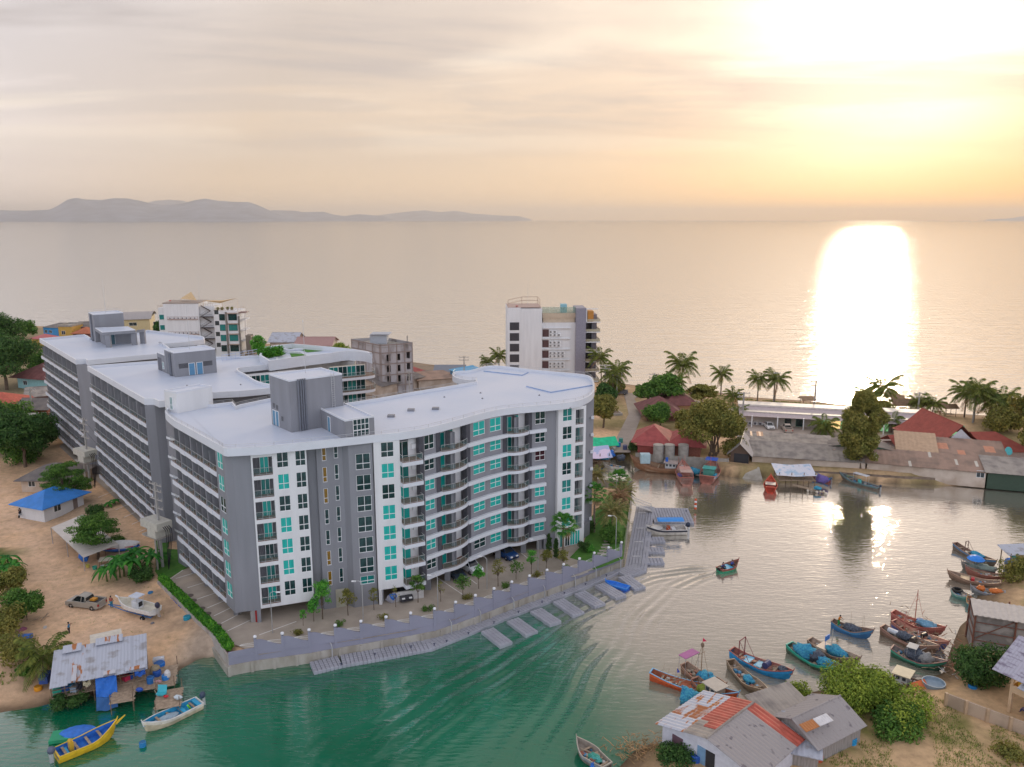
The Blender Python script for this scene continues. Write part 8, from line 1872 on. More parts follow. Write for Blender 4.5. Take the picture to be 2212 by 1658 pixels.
# white boat on its trailer
a,b=G(238,1303,1.3),G(341,1330,1.3); ang=math.atan2(b.y-a.y,b.x-a.x)+math.pi
Tb=thing('trailer_boat','white centre-console motor boat on a blue trailer behind the pickup','boat',(G(338,1341,1.25).x,G(338,1341,1.25).y,1.95),ang)
def trailer_boat(T):
    L_=6.6; N_=14; W=1.15
    def sec(f): 
        w=W*(.92+.08*math.sin(f*3)) if f<.5 else W*max(.03,1-((f-.5)/.5)**2.2); return w,.95+.45*max(0,f-.4)**1.5*1.6,.05+.75*max(0,(f-.7)/.3)**1.8
    h=MB(); R0=[]; R1=[]
    for i in range(N_+1):
        f=i/N_; w,zt,zb=sec(f); x=L_*f; R0.append([(x,-w,zt),(x,-w*.9,zb+.35),(x,0,zb),(x,w*.9,zb+.35),(x,w,zt)]); k=max(0,w-.12); R1.append([(x,-k,zt),(x,-k*.9,.55 if f<.8 else zt-.2),(x,k*.9,.55 if f<.8 else zt-.2),(x,k,zt)])
    for i in range(N_):
        for j in range(4): h.add([R0[i][j],R0[i+1][j],R0[i+1][j+1],R0[i][j+1]],[(0,1,2,3)])
        for j in (0,1,2): h.add([R1[i][j],R1[i][j+1],R1[i+1][j+1],R1[i+1][j]],[(0,1,2,3)],1)
        h.add([R0[i][0],R1[i][0],R1[i+1][0],R0[i+1][0]],[(0,1,2,3)]); h.add([R0[i][4],R0[i+1][4],R1[i+1][3],R1[i][3]],[(0,1,2,3)])
    h.add(R0[0],[(0,1,2,3,4)]); h.build('hull',[paint((.78,.78,.76),.3),paint((.62,.58,.48),.5)],T)
    c=MB(); c.box(2.6,-.45,.55,3.7,.45,1.5); c.build('console',paint((.70,.71,.74)),T)
    c=MB(); c.box(2.4,-.65,2.15,3.9,.65,2.24); c.build('hard_top',paint((.62,.66,.74)),T)
    c=MB(); [c.tube((x,y,1.4),(x,y,2.16),.03,.03,5) for x in (2.6,3.7) for y in (-.5,.5)]; c.build('top_pole',STEEL,T)
    c=MB(); c.box(2.55,-.3,.8,2.59,.3,1.4); c.build('dashboard',BLK,T)
    outboard(T,-.05,(.03,.03,.06),1.5,1.15)
    c=MB(); c.tube((L_,0,1.25),(L_+.45,0,1.4),.12,.09,8); c.build('bow_roller',FRAME,T)
trailer_boat(Tb)
Tt=thing('boat_trailer','blue boat trailer hitched to the silver-beige pickup','trailer',(Tb.location.x,Tb.location.y,1.25),ang)
c=MB(); 
for s in (-1,1): c.tube((.2,s*.6,.62),(5.2,s*.55,.62),.06,.06,6); c.tube((5.2,s*.55,.62),(8.6,0,.5),.06,.06,6)
for x in (.4,1.8,3.2,4.6): c.tube((x,-.6,.62),(x,.6,.62),.05,.05,6)
c.build('frame',paint((.02,.16,.45)),Tt); wheel(Tt,1.5,-.85,.34); wheel(Tt,1.5,.85,.34)
def person(label,p,rz,shirt,trousers,pose='stand',hair=HAIR,group=None,hat=None,arms=None):
    """one continuous skinned body, with clothing and hair as children"""
    T=thing('person',label,'person',p,rz,group)
    if pose=='stand': J=dict(pel=(0,0,.93),che=(.02,0,1.28),nec=(.03,0,1.46),hea=(.04,0,1.60),lk=(.03,.11,.50),lf=(.0,.12,.07),rk=(.05,-.11,.50),rf=(.03,-.13,.07),lh=(0,.10,.88),rh=(0,-.10,.88),ls=(.02,.19,1.40),le=(.02,.25,1.13),la=(.10,.25,.88),rs=(.02,-.19,1.40),re=(.05,-.25,1.13),ra=(.2,-.23,.95))
    elif pose=='reach': J=dict(pel=(0,0,.93),che=(.08,0,1.27),nec=(.12,0,1.44),hea=(.17,0,1.57),lk=(.08,.12,.50),lf=(.0,.15,.07),rk=(.02,-.12,.50),rf=(-.10,-.15,.07),lh=(0,.10,.88),rh=(0,-.10,.88),ls=(.10,.19,1.38),le=(.30,.22,1.22),la=(.52,.15,1.15),rs=(.10,-.19,1.38),re=(.28,-.22,1.2),ra=(.50,-.12,1.1))
    else: J=dict(pel=(0,0,.16),che=(.05,0,.50),nec=(.08,0,.68),hea=(.11,0,.82),lk=(.42,.16,.30),lf=(.50,.15,-.12),rk=(.42,-.14,.30),rf=(.48,-.15,-.12),lh=(.04,.11,.14),rh=(.04,-.11,.14),ls=(.06,.19,.62),le=(.16,.24,.38),la=(.36,.18,.32),rs=(.06,-.19,.62),re=(.16,-.24,.38),ra=(.36,-.16,.32))
    if arms: J.update(arms)
    J['mid']=tuple((Vector(J['pel'])+Vector(J['che']))/2)
    J['lt']=tuple(Vector(J['lf'])+Vector((.15,0,-.03))); J['rt']=tuple(Vector(J['rf'])+Vector((.15,0,-.03)))
    d=(Vector(J['la'])-Vector(J['le'])).normalized()*.10; J['lp']=tuple(Vector(J['la'])+d)
    d=(Vector(J['ra'])-Vector(J['re'])).normalized()*.10; J['rp']=tuple(Vector(J['ra'])+d)
    def skin(name,names,edges,rad,m,root_):
        idx={n:i for i,n in enumerate(names)}; me=bpy.data.meshes.new(name); me.from_pydata([J[n] for n in names],[(idx[a],idx[b]) for a,b in edges],[])
        bm_=bmesh.new(); bm_.from_mesh(me); bm_.verts.layers.skin.verify(); bm_.to_mesh(me); bm_.free(); o=obj(name,me,T); mo=o.modifiers.new('s','SKIN'); mo.use_smooth_shade=True; sv=me.skin_vertices[0].data if me.skin_vertices else None
        if sv is None:
            bm_=None
        for i,n in enumerate(names):
            r=rad[n]; sv[i].radius=(r,r) if isinstance(r,(int,float)) else r; sv[i].use_root=(n==root_)
        o.modifiers.new('u','SUBSURF').levels=1; o.modifiers['u'].render_levels=1; me.materials.append(m); return o
    E=[('pel','mid'),('mid','che'),('che','nec'),('nec','hea'),('pel','lh'),('lh','lk'),('lk','lf'),('lf','lt'),('pel','rh'),('rh','rk'),('rk','rf'),('rf','rt'),('che','ls'),('ls','le'),('le','la'),('la','lp'),('che','rs'),('rs','re'),('re','ra'),('ra','rp')]
    names=['pel','mid','che','nec','hea','lh','lk','lf','lt','rh','rk','rf','rt','ls','le','la','lp','rs','re','ra','rp']
    rad=dict(pel=.12,mid=.115,che=.13,nec=.055,hea=.10,lh=.09,lk=.055,lf=.04,lt=.035,rh=.09,rk=.055,rf=.04,rt=.035,ls=.055,le=.042,la=.032,lp=.035,rs=.055,re=.042,ra=.032,rp=.035)
    skin('body',names,E,rad,SKIN,'pel')
    skin('shirt',['pel','mid','che','ls','le','rs','re'],[('pel','mid'),('mid','che'),('che','ls'),('ls','le'),('che','rs'),('rs','re')],dict(pel=.145,mid=.145,che=.155,ls=.085,le=.065,rs=.085,re=.065),shirt,'pel')
    skin('trousers',['pel','lh','lk','lf','rh','rk','rf'],[('pel','lh'),('lh','lk'),('lk','lf'),('pel','rh'),('rh','rk'),('rk','rf')],dict(pel=.135,lh=.115,lk=.08,lf=.06,rh=.115,rk=.08,rf=.06),trousers,'pel')
    h=Vector(J['hea']); m=MB(); m.blob((h.x-.02,h.y,h.z+.055),(.112,.10,.10),1,10,.04); m.build('hair' if not hat else 'hat',hat or hair,T,smooth=True)
    return T

P_=lambda c: paint(c,.8)
q=G(150,1372,1.15); person('person in a turquoise shirt and dark trousers walking on the sandy yard',(q.x,q.y,1.15),R(20),P_((.02,.25,.48)),P_((.03,.03,.05)),arms=dict(le=(.05,.27,1.2),la=(.25,.20,1.40),re=(.2,-.2,1.3),ra=(.34,-.05,1.45)))
q=G(339,1310,1.3); q=G(340-0,1311,1.3)
q=G(336,1311-0,1.3)
q=G(197+144-2,1312,1.3)
q=G(340,1308,1.3) if False else G(195,1340,1.3)
person('person in a red shirt and blue shorts standing beside the pickup tailgate',(q.x+1.2,q.y+3.2,1.35),R(80),P_((.40,.10,.08)),P_((.03,.25,.38)))
w=FISH.matrix_basis@Vector((FISH['_L']*.17,0,.4)); person('person in an orange shirt and green trousers standing in the blue-hulled boat',w,FISH.rotation_euler[2],P_((.62,.20,.02)),P_((.03,.30,.08)),'reach')
w=MOV.matrix_basis@Vector((.75,0,.62)); person('person in dark blue steering at the stern of the moving green boat',w,MOV.rotation_euler[2],P_((.05,.06,.22)),P_((.05,.05,.08)),'sit')
w=MOV.matrix_basis@Vector((MOV['_L']*.70,0,.62)); person('person in a bright blue shirt sitting near the prow of the moving green boat',w,MOV.rotation_euler[2],P_((.04,.10,.50)),P_((.05,.05,.10)),'sit')
q=G(1722-0,867,2.); q=G(1722,866,1.8); person('dark-clothed person standing at the edge of the beach by the lone palm',(G(1583-1,849,1.8).x,G(1583,849,1.8).y,1.8),1.,P_((.05,.05,.06)),P_((.04,.04,.05)))
q=G(2103,1395,1.2)

def motorbike(label,p,rz,col,group='motorbikes on the sandy yard'):
    T=thing('motorbike',label,'motorbike',p,rz,group)
    for x in (-.62,.62):
        m=MB(); m.T=Matrix.Translation((x,0,.29))@Matrix.Rotation(math.pi/2,4,'X'); m.lathe([(.19,-.05),(.27,-.05),(.29,0),(.27,.05),(.19,.05)],16); t=m.build('wheel',RUBBER,T)
        m=MB(); m.T=Matrix.Translation((x,0,.29))@Matrix.Rotation(math.pi/2,4,'X'); m.lathe([(.03,-.03),(.19,-.02),(.19,.02),(.03,.03)],8); m.build('rim',STEEL,t)
    m=MB(); m.blob((-.25,0,.55),(.48,.14,.18),1,10,.05); m.blob((.42,0,.62),(.12,.18,.30),2,8,.05); m.blob((.05,0,.34),(.3,.15,.10),3,8,.05); m.build('body',paint(col,.3),T)
    m=MB(); m.blob((-.28,0,.76),(.40,.13,.07),1,10,.02); m.build('seat',BLK,T)
    m=MB(); m.tube((.62,0,.3),(.42,0,1.0),.04,.04,6); m.tube((.40,-.32,1.03),(.40,.32,1.03),.025,.025,6); m.build('handlebar',STEEL,T)
    m=MB(); m.lathe([(.02,0),(.08,.02),(.02,.05)],8,(.53,0,.85)); m.build('headlight',FRAME,T)
    for sy in (-1,1): m=MB(); m.tube((.40,sy*.25,1.03),(.36,sy*.36,1.22),.012,.012,4); m.lathe([(.01,0),(.06,.02),(.01,.06)],6,(.36,sy*.37,1.22)); m.build('mirror',BLK,T)
    return T
q=G(74+4,1100,1.8); mb_=motorbike('white scooter being ridden along the sandy road at the left',(G(45,1117,1.7).x,G(45,1117,1.7).y,1.7),R(100),(.5,.52,.55)); person('rider in black on the white scooter on the sandy road',(mb_.location.x,mb_.location.y-.15,2.4),R(100),P_((.03,.03,.04)),P_((.03,.03,.05)),'sit')
for i,(x,y,c,l) in enumerate(((272,1403,(.02,.02,.02),'black motorbike with mirrors, rightmost behind the stilt shack'),(248,1409,(.03,.05,.03),'dark motorbike under the pale square awning'),(234,1412,(.02,.03,.06),'leftmost dark motorbike behind the stilt shack'))):
    q=G(x,y,1.1); motorbike(l,(q.x,q.y,1.12),R(150+i*12),c)
# ---------------------------------------------------------------- left yard buildings
house('long low house with a mottled dark grey hip roof beside the sandy road',(48,1062),(150,1062),8.5,2.7,'hip',1.7,CREAMD,FIBROD,.9,z=1.6,wins=[(2,1,1.2,1.1)])
house('small white house with a bright blue sheet roof by the sandy road',(97,1127),(182,1094),6.0,3.0,'hip',1.4,WHITE,mat('blue_roof',(.04,.24,.68),.45,var=.12,vs=.8,wave=('X',2.2,.8)),1.0,z=1.6,wins=[(2.6,1.0,1.3,1.2)],doors=[(6.2,.9,2.,paint((.25,.2,.18)))])
T=thing('awning','long pale ribbed awning on posts beside the white house','awning',G(180,1195,1.5)); c=[G(x,y,z)-T.location for x,y,z in ((110,1140,4.2),(180,1205,3.6),(256,1176,3.9),(178,1112,4.6))]
m=MB(); slope(m,c[0],c[1],c[2],c[3],.9,.05,0); m.build('roof',mat('pale_sheet',(.62,.56,.50),.7,var=.06),T)
for q in (c[0],c[1],c[2],c[3],c[0].lerp(c[1],.5),c[2].lerp(c[3],.5)): m=MB(); m.tube((q.x,q.y,-.3),(q.x,q.y,q.z-.05),.07,.07,6); m.build('post',STEEL,T)
t=thing('tarpaulin','blue tarpaulin bundle hanging at the front of the pale awning','tarpaulin',G(182,1215,1.6)); m=MB(); m.blob((0,0,1.0),(.8,.5,.9),5,12,.25); m.build('sheet',TARPB,t)
T=thing('covered_boat','boat under a white and red striped cover behind the feathery tree','boat',G(262,1190,1.8),R(18)); m=MB(); m.blob((0,0,.9),(2.6,1.,.75),2,16,.1); m.build('cover',paint((.70,.68,.68)),T); m=MB(); m.blob((0,0,.5),(2.7,1.05,.5),2,14,.05); m.build('hull',paint((.03,.12,.42)),T); m=MB(); m.box(-1.8,-1.02,.80,1.9,-.99,.92); m.build('stripe',paint((.5,.05,.05)),T)
for nm,x,y,w,l,rz,cl in (('pale weathered tarpaulin sheet over a frame under the feathery tree',236,1220,1.6,2.6,.3,(.48,.44,.36)),('narrow cream panel lying across the frame under the feathery tree',245,1196,.7,2.4,.35,(.55,.48,.36))):
    T=thing('panel',nm,'panel',G(x,y,1.7),rz); m=MB(); m.box(-l/2,-w/2,.9,l/2,w/2,.98); m.build('sheet',paint(cl),T); m=MB(); [m.tube((sx*l*.45,sy*w*.4,-.2),(sx*l*.45,sy*w*.4,.9),.05,.05,5) for sx in (-1,1) for sy in (-1,1)]; m.build('leg',WOOD,T)
for i,(x,y,s,cl,nm) in enumerate(((205,1230,.35,(.05,.35,.25),'green crate among the clutter below the feathery tree'),(222,1228,.3,(.5,.5,.52),'white bucket among the clutter below the feathery tree'),(235,1225,.4,(.6,.6,.6),'white basin among the clutter below the feathery tree'),(190,1226,.3,(.5,.45,.1),'yellow bag below the dangling tarpaulin'),(245,1232,.45,(.35,.45,.5),'pale blue basin beside the banana clump'))):
    T=thing('bucket',nm,'bucket',G(x,y,1.6)); m=MB(); m.lathe([(s*.75,0),(s,.45),(s*.92,.45),(s*.7,.05)],12); m.build('body',P2(cl),T)
def pole(px,py,h,label,tf=False,z=1.8):
    T=thing('utility_pole',label,'utility pole',G(px,py,z)); m=MB(); m.box(-.16,-.13,-.5,.16,.13,h); m.build('pole',paint((.36,.35,.33),.9),T)
    for zz in (h-.4,h-1.3,h-2.6,h-3.9)[:4 if tf else 2]:
        m=MB(); m.box(-1.5,-.07,zz,1.5,.07,zz+.14); [m.lathe([(.03,0),(.08,.08),(.05,.16),(.08,.2),(.02,.32)],8,(x,0,zz+.14)) for x in (-1.3,-.5,.5,1.3)]; m.build('crossarm',paint((.40,.38,.36)),T)
    if tf:
        m=MB(); m.tube((-2.0,.8,-.4),(-2.0,.8,5.2),.15,.13,8); m.tube((.2,-.9,-.4),(.2,-.9,5.),.15,.13,8); m.box(-2.6,-1.2,5.0,1.2,1.2,5.25); m.build('platform',CONC,T)
        m=MB(); m.box(-2.7,-1.25,6.4,1.6,1.1,7.5,0); m.box(-1.,-1.3,5.25,1.1,.9,6.6,0); m.build('transformer',paint((.52,.50,.43)),T); m=MB(); [m.path([(1.2,-.4+.3*i,7.2),(2.2,-.3+.3*i,6.4),(2.,-.2+.3*i,5.),(1.5,0,0)],.05,5) for i in range(4)]; m.build('cable',BLK,T)
    return T
pa=pole(352,1228,13.2,'power pole with a grey transformer box before the middle block',True); pb=pole(196,1052,13.6,'power pole with a grey transformer box before the rear block',True); pb.rotation_euler=(0,0,R(-35)); pa.rotation_euler=(0,0,R(-35))
for px,py,h,nm in ((1003,836,9.5,'utility pole rising behind the curved parapet'),(885,862,8,'utility pole right of the derelict block'),(1306,858,9.5,'utility pole at the beach end of the sandy road'),(1332,860,7,'second pole behind the low palm by the beach road'),(1602,935,10,'white lattice pole at the left end of the resort building'),(1757,905,10,'dark pole standing behind the resort roof'),(1671,868,8.5,'pole between the pair of palms'),(41,735,6,'lattice pole above the trees at the far left'),(1981,905,7,'thin pole beside the beach umbrellas'),(2101,915,7.5,'thin pole beside the tall palms on the right'),(72,905,8,'grey pole in front of the brown wooden house'),(1412,838,4.5,'short post at the beach edge')): pole(px,py,h,nm)
def wire(a,b,sag,name_label):
    m=MB(); a,b=Vector(a),Vector(b); pts=[a.lerp(b,i/16)-Vector((0,0,sag*4*(i/16)*(1-i/16))) for i in range(17)]; m.path(pts,.022,4); o=m.build('power_line',BLK); tag(o,name_label,'power line')
A_,B_=pa.location+Vector((0,0,13)),pb.location+Vector((0,0,13.4)); wire(A_,B_,1.2,'upper power line strung between the two transformer poles'); wire(A_-Vector((.6,0,1.)),B_-Vector((.6,0,1.)),1.3,'lower power line strung between the two transformer poles')
T=thing('store_wall','low white store wall under the corner balconies','wall',G(882,1296,2.03),.35); m=MB(); m.box(-2.1,-.12,-.05,2.1,.12,1.3); m.build('wall_panel',paint((.6,.58,.56)),T)
pl=thing('rubbish_heap','heap of blue and grey bags in the covered store bay','rubbish',G(846,1300,2.03)); m=MB(); m.blob((0,0,.4),(.8,.6,.6),4,12,.3,0); m.blob((.3,-.3,.9),(.5,.5,.4),6,10,.3,1); m.build('bags',[paint((.40,.40,.45)),TARPB],pl)
# ---------------------------------------------------------------- stilt shack at the lower left
def shack():
    a=G(112,1505,1.6); b=G(318,1462,1.6); ang=math.atan2(b.y-a.y,b.x-a.x); L_=(b-a).length
    T=thing('stilt_shack','tin-roofed stilt shack over the water with lattice screens and blue tarpaulins','shack',(a.x,a.y,0),ang)
    D_=4.6
    for x in np.linspace(0,L_,8):
        for y in (0,D_*.5,D_):
            m=MB(); m.tube((x,y,-1.2),(x+random.uniform(-.1,.1),y,3.6 if y else 3.2),.07,.06,6); m.build('stilt',WOOD,T)
    m=MB(); 
    for i in range(int(L_/.3)): m.box(i*.3,-.2,1.35,i*.3+.27,D_+.2,1.42)
    m.build('floor',WOODL,T)
    K=6
    for i in range(K):
        x0,x1=L_*i/K,L_*(i+1)/K+.15; dz=random.uniform(-.05,.08); m=MB(); y0=-.9+random.uniform(-.25,.25)
        slope(m,(x0,y0,3.15+dz),(x1,y0,3.15+dz),(x1,D_+.5,4.35+dz),(x0,D_+.5,4.35+dz),.32,.03); m.build('roof_sheet',TINR if i in(1,) else TIN,T)
    for (x0,x1,y0,y1,mm) in ((L_*.22,L_*.27,-.9,1.6,RUST),(L_*.55,L_*.68,-1.,-.4,RUST),(L_*.1,L_*.3,3.9,5.2,TINR),(L_*.45,L_*.75,4.2,5.4,TINR),(L_*.78,L_*1.0,-1.1,-.55,TINR)):
        z=lambda y:3.28+.12+(y+.9)*.2; m=MB(); slope(m,(x0,y0,z(y0)),(x1,y0,z(y0)),(x1,y1,z(y1)),(x0,y1,z(y1)),.32,.03); m.build('roof_sheet',mm,T)
    m=MB()
    for x0,x1 in ((L_*.32,L_*.62),):
        n=14
        for i in range(n):
            u=x0+(x1-x0)*i/n; m.tube((u,-.06,1.5),(u+.9,-.06,3.0),.025,.025,4); m.tube((u+.9,-.03,1.5),(u,-.03,3.0),.025,.025,4)
    m.build('lattice_screen',WOODL,T)
    m=MB(); m.box(0,D_-.1,1.42,L_,D_,3.9); m.build('back_wall',paint((.16,.12,.10)),T)
    m=MB(); m.tube((0,-.15,2.3),(L_,-.15,2.3),.05,.05,5); m.tube((0,-.15,1.9),(L_*.4,-.15,1.9),.04,.04,5); m.build('handrail',WOOD,T)
    return T,L_,D_,ang
SH,SL,SD,SA=shack()
def on(T,x,y,z): return T.matrix_basis@Vector((x,y,z))
def cloth(label,T,x0,x1,y0,z1,z0,col,out=.8,m=None):
    t=thing('tarpaulin',label,'tarpaulin',on(T,x0,y0,0),T.rotation_euler[2]); b=MB(); n,k=8,6; w=x1-x0; r=random.Random(len(label)); f=lambda i,j:(w*i/n, -out*(j/k)+.12*math.sin(i*1.3+j), z1+(z0-z1)*(j/k)-.25*math.sin(math.pi*i/n)*(1-j/k*.3))
    for i in range(n):
        for j in range(k): b.add([f(i,j),f(i+1,j),f(i+1,j+1),f(i,j+1)],[(0,1,2,3)])
    b.build('cloth',m or paint(col,.6,bump=.4,bs=5),t,smooth=True); return t
cloth('large bright blue tarpaulin hung in front of the shack lattice',SH,SL*.46,SL*.68,-.5,3.1,1.2,(.02,.15,.55),1.0)
cloth('net-like dark blue sheet draped below the large blue tarpaulin',SH,SL*.46,SL*.68,-1.6,1.3,.3,(.03,.12,.32),1.1)
cloth('small triangular blue flag cloth at the right eave of the shack',SH,SL*.88,SL*.99,-.95,3.2,2.6,(.02,.10,.40),.2)
cloth('beige cloth hung under the shack eave',SH,SL*.33,SL*.41,-.35,2.9,2.3,(.55,.48,.32),.1)
cloth('black cloth hung under the shack eave',SH,SL*.26,SL*.32,-.35,2.9,2.1,(.02,.02,.03),.1)
for i,(f,cl,nm) in enumerate(((.05,(.03,.40,.28),'green tub on the left shack platform'),(.12,(.02,.12,.42),'dark blue drum on the left shack platform'),(.18,(.03,.28,.50),'light blue basin on the left shack platform'),(.78,(.50,.03,.08),'red crate on the shack platform'),(.83,(.02,.10,.42),'blue crate on the shack platform'),(.73,(.35,.12,.05),'brown box on the shack platform'),(.23,(.35,.42,.50),'pale blue box on the left shack platform'))):
    t=thing('crate',nm,'crate',on(SH,SL*f,.6+.3*(i%3),1.43),SA+i*.2); m=MB(); m.box(-.42,-.32,0,.42,.32,.5,0); m.box(-.45,-.35,.5,.45,.35,.56,0); m.box(-.35,-.26,.561,.35,.26,.57,1); m.build('body',[P2(cl),P2(tuple(c*.5 for c in cl))],t)
# landing stage to the right of the shack
T=thing('landing_stage','rickety wooden landing stage beside the white and turquoise boat','jetty',G(345,1545,0),SA-.1)
for (x0,x1,y0,y1,z) in ((-3.,1.4,3.4,8,1.2),(-.4,2.2,-.6,3.2,1.0),(-5.,-2.6,1.6,6,1.25)):
    m=MB(); n=int((y1-y0)/.28)
    for i in range(n): m.box(x0+random.uniform(-.1,.1),y0+i*.28,z,x1+random.uniform(-.12,.12),y0+i*.28+.25,z+.06)
    m.build('planking',WOODL,T)
    for x in (x0+.1,x1-.1):
        for y in (y0+.1,y1-.1): m=MB(); m.tube((x,y,-1.4),(x,y,z+1.1),.06,.05,6); m.build('post',WOOD,T)
LS=T
for i,(x,y,z,s,cl,nm) in enumerate(((-.9,6.5,1.3,.55,(.30,.24,.15),'woven clay-coloured jar on the landing stage'),(.2,2.0,1.1,.5,(.05,.42,.50),'turquoise folded chair on the landing stage'),(.6,1.4,1.1,.3,(.55,.02,.03),'red box on the landing stage'),(1.9,.6,1.1,.5,(.55,.62,.65),'pale board at the edge of the landing stage'),(-2.2,3.2,1.3,.45,(.02,.08,.4),'blue jerrycan on the landing stage'),(.5,5,1.3,.35,(.6,.6,.6),'white basin on the landing stage'),(-.4,4.2,1.3,.4,(.5,.25,.3),'pink cloth bundle on the landing stage'))):
    t=thing('jar' if 'jar' in nm else 'container',nm,'container',on(LS,x,y,z)); m=MB()
    if i in(0,5): m.lathe([(s*.5,0),(s,.3),(s*.95,.75),(s*.6,.95),(s*.5,.9)],12)
    elif i==1: m.add([(-s,-.2,0),(s,-.2,0),(s,.2,1.1),(-s,.2,1.1),(-s,-.14,0),(s,-.14,0),(s,.26,1.1),(-s,.26,1.1)],[(0,1,2,3),(7,6,5,4),(0,3,7,4),(1,5,6,2),(3,2,6,7)]); m.box(-s,-.5,.35,s,.0,.42)
    else: m.blob((0,0,s*.5),(s,s*.6,s*.5),i,8,.15)
    m.build('body',P2(cl),t)
for i,(x,y,cl,r_,h_,nm) in enumerate(((405,1348,(.02,.30,.42),.45,1.1,'tall turquoise bin beside the boundary wall'),(406-80,1478,(.02,.14,.40),.4,.9,'blue drum behind the landing stage'),(340,1462,(.02,.10,.40),.45,.8,'dark blue tub among the pile right of the shack'),(345,1440,(.02,.16,.52),.6,.5,'round blue basin topmost of the pile right of the shack'),(358,1470,(.03,.22,.60),.4,.7,'bright blue bucket nearest the concrete slip'),(326,1245+44,(.03,.22,.50),.35,.7,'small blue bin by the wooden litter at the boundary wall'))):
    drum(nm,G(x,y,1.1),cl,r_,h_)
for i,(x,y,w,l,h,cl,nm) in enumerate(((343,1430,.7,1.2,.5,(.62,.62,.64),'white foam tray with a blue box right of the shack'),(262,1445+10,.6,.9,.45,(.40,.08,.05),'small red crate behind the shack roof'),(60,1410,1.2,2.,.9,(.02,.10,.40),'blue tarpaulin-covered stack at the left of the yard'),(52,1385,1.0,1.8,.7,(.05,.15,.45),'upper blue crate stack at the left of the yard'),(45,1368,.7,1.3,.5,(.35,.12,.2),'striped folded mat by the left bushes'),(75,1432,.6,.9,.4,(.6,.58,.52),'white box among the rubbish at the left'),(88,1448,.5,.8,.35,(.55,.5,.4),'cream box among the rubbish at the left'),(70,1446,.5,.6,.5,(.5,.5,.5),'grey tub among the rubbish at the left'),(98,1360,.4,.7,.3,(.5,.47,.44),'white sack alone on the sand'),(315,1340,.4,.6,.25,(.4,.36,.33),'white rag near the trailer'),(330,1352,.3,.4,.4,(.2,.2,.22),'dark pot near the trailer'),(364,1292,.5,.7,.3,(.6,.62,.64),'upper white basin by the boundary wall'),(368,1307,.5,.7,.3,(.6,.62,.66),'lower white basin by the boundary wall'),(350,1312,.4,.5,.15,(.55,.52,.48),'flat white slab by the boundary wall'),(100,1470,.9,1.6,.8,(.03,.07,.25),'dark blue net bag under the shack eave at the left'))):
    t=thing('box',nm,'box',G(x,y,1.2),.3+i); m=MB(); m.box(-l/2,-w/2,0,l/2,w/2,h,0); m.blob((0,0,h),(l*.45,w*.42,.14),i,8,.2,0); m.build('body',paint(cl,.6,bump=.3,bs=4),t)
t=thing('awning','white square awning on poles over the motorbikes','awning',G(233,1412,1.1),.5); m=MB(); m.box(-1.7,-1.4,2.1,1.7,1.4,2.16); m.build('sheet',paint((.66,.60,.50)),t); m=MB(); [m.tube((x,y,0),(x,y,2.1),.03,.03,5) for x in (-1.5,1.5) for y in (-1.2,1.2)]; m.build('pole',STEEL,t)
for i,(x,y,l,a,nm) in enumerate(((290,1300,0,0,''),(365,1270,2.2,.4,'tangle of grey driftwood by the boundary wall'),(90,1345,2.4,1.2,'stack of brown branches by the left bushes'),(345,1490,2.,2.1,'planks propped behind the landing stage'))):
    if not nm: continue
    t=thing('wood_pile',nm,'wood pile',G(x,y,1.2),a); m=MB(); r=random.Random(i)
    for k in range(12): m.tube((r.uniform(-l,l)*.5,r.uniform(-.6,.6),r.uniform(0,.5)),(r.uniform(-l,l)*.6,r.uniform(-.6,.6),r.uniform(.1,.9)),.05,.03,5)
    m.build('sticks',WOODL,t)
q=G(82,1484,.9); drum('orange float on the mud at the left water edge',(q.x,q.y,.5),(.70,.30,.02),.42,.5,'float','float')
# ---------------------------------------------------------------- huts on the far bank
T=thing('stilt_hut','open stilt hut under a white tarpaulin beside the red boat','hut',G(1682,1052,0),-.05)
m=MB(); [m.tube((x,y,-1.2),(x,y,3.0+.3*(y>1)),.09,.07,6) for x in (0,2.4,4.8,7) for y in (0,3.6)]; m.build('stilt',WOOD,T)
m=MB(); [m.box(i*.4,-.1,1.3,i*.4+.35,3.8,1.4) for i in range(18)]; m.build('floor',WOODL,T)
cloth('white patched tarpaulin covering the stilt hut by the red boat',T,-.6,7.2,4.2,3.6,2.5,(.70,.68,.72),4.6,mat('white_tarp',(.62,.62,.68),.6,col2=(.35,.48,.62),vs=.9,thr=(.5,.6),bump=.5,bs=3))
T2=thing('jetty','broken plank jetty with floats running out from the white-tarpaulin hut','jetty',G(1712,1056,0),-.55); m=MB(); [m.box(i*.35,-.5,.75-.03*i,i*.35+.3,.5,.82-.03*i) for i in range(17)]; m.build('planking',WOODL,T2); m=MB(); [m.blob((3+i*.55,-.4+.4*(i%3),.25),(.28,.28,.3),i,8,.1) for i in range(7)]; m.build('float',paint((.62,.55,.45)),T2)
pile('violet net heap on the jetty beside the white-tarpaulin hut',T,8.6,1.,1.4,(1.3,1.,.8),mat('net_purple2',(.10,.07,.25),.9,col2=(.2,.15,.38),vs=5,bump=1.),seed=50)
pile('blue net heap at the tip of the broken plank jetty',T2,4.6,.2,.9,(.7,.5,.35),NETB,seed=51)
T=thing('stilt_hut','low hut with blue and pink patched sheets at the creek head','hut',G(1272,1010,0),.1)
m=MB(); [m.tube((x,y,-1.2),(x,y,3.),.1,.08,6) for x in (0,2.4,4.4) for y in (0,3.6)]; m.build('stilt',WOOD,T); m=MB(); m.box(0,0,1.2,4.4,3.6,1.35); m.box(.2,3.2,1.35,4.2,3.5,2.8); m.build('floor',WOOD,T)
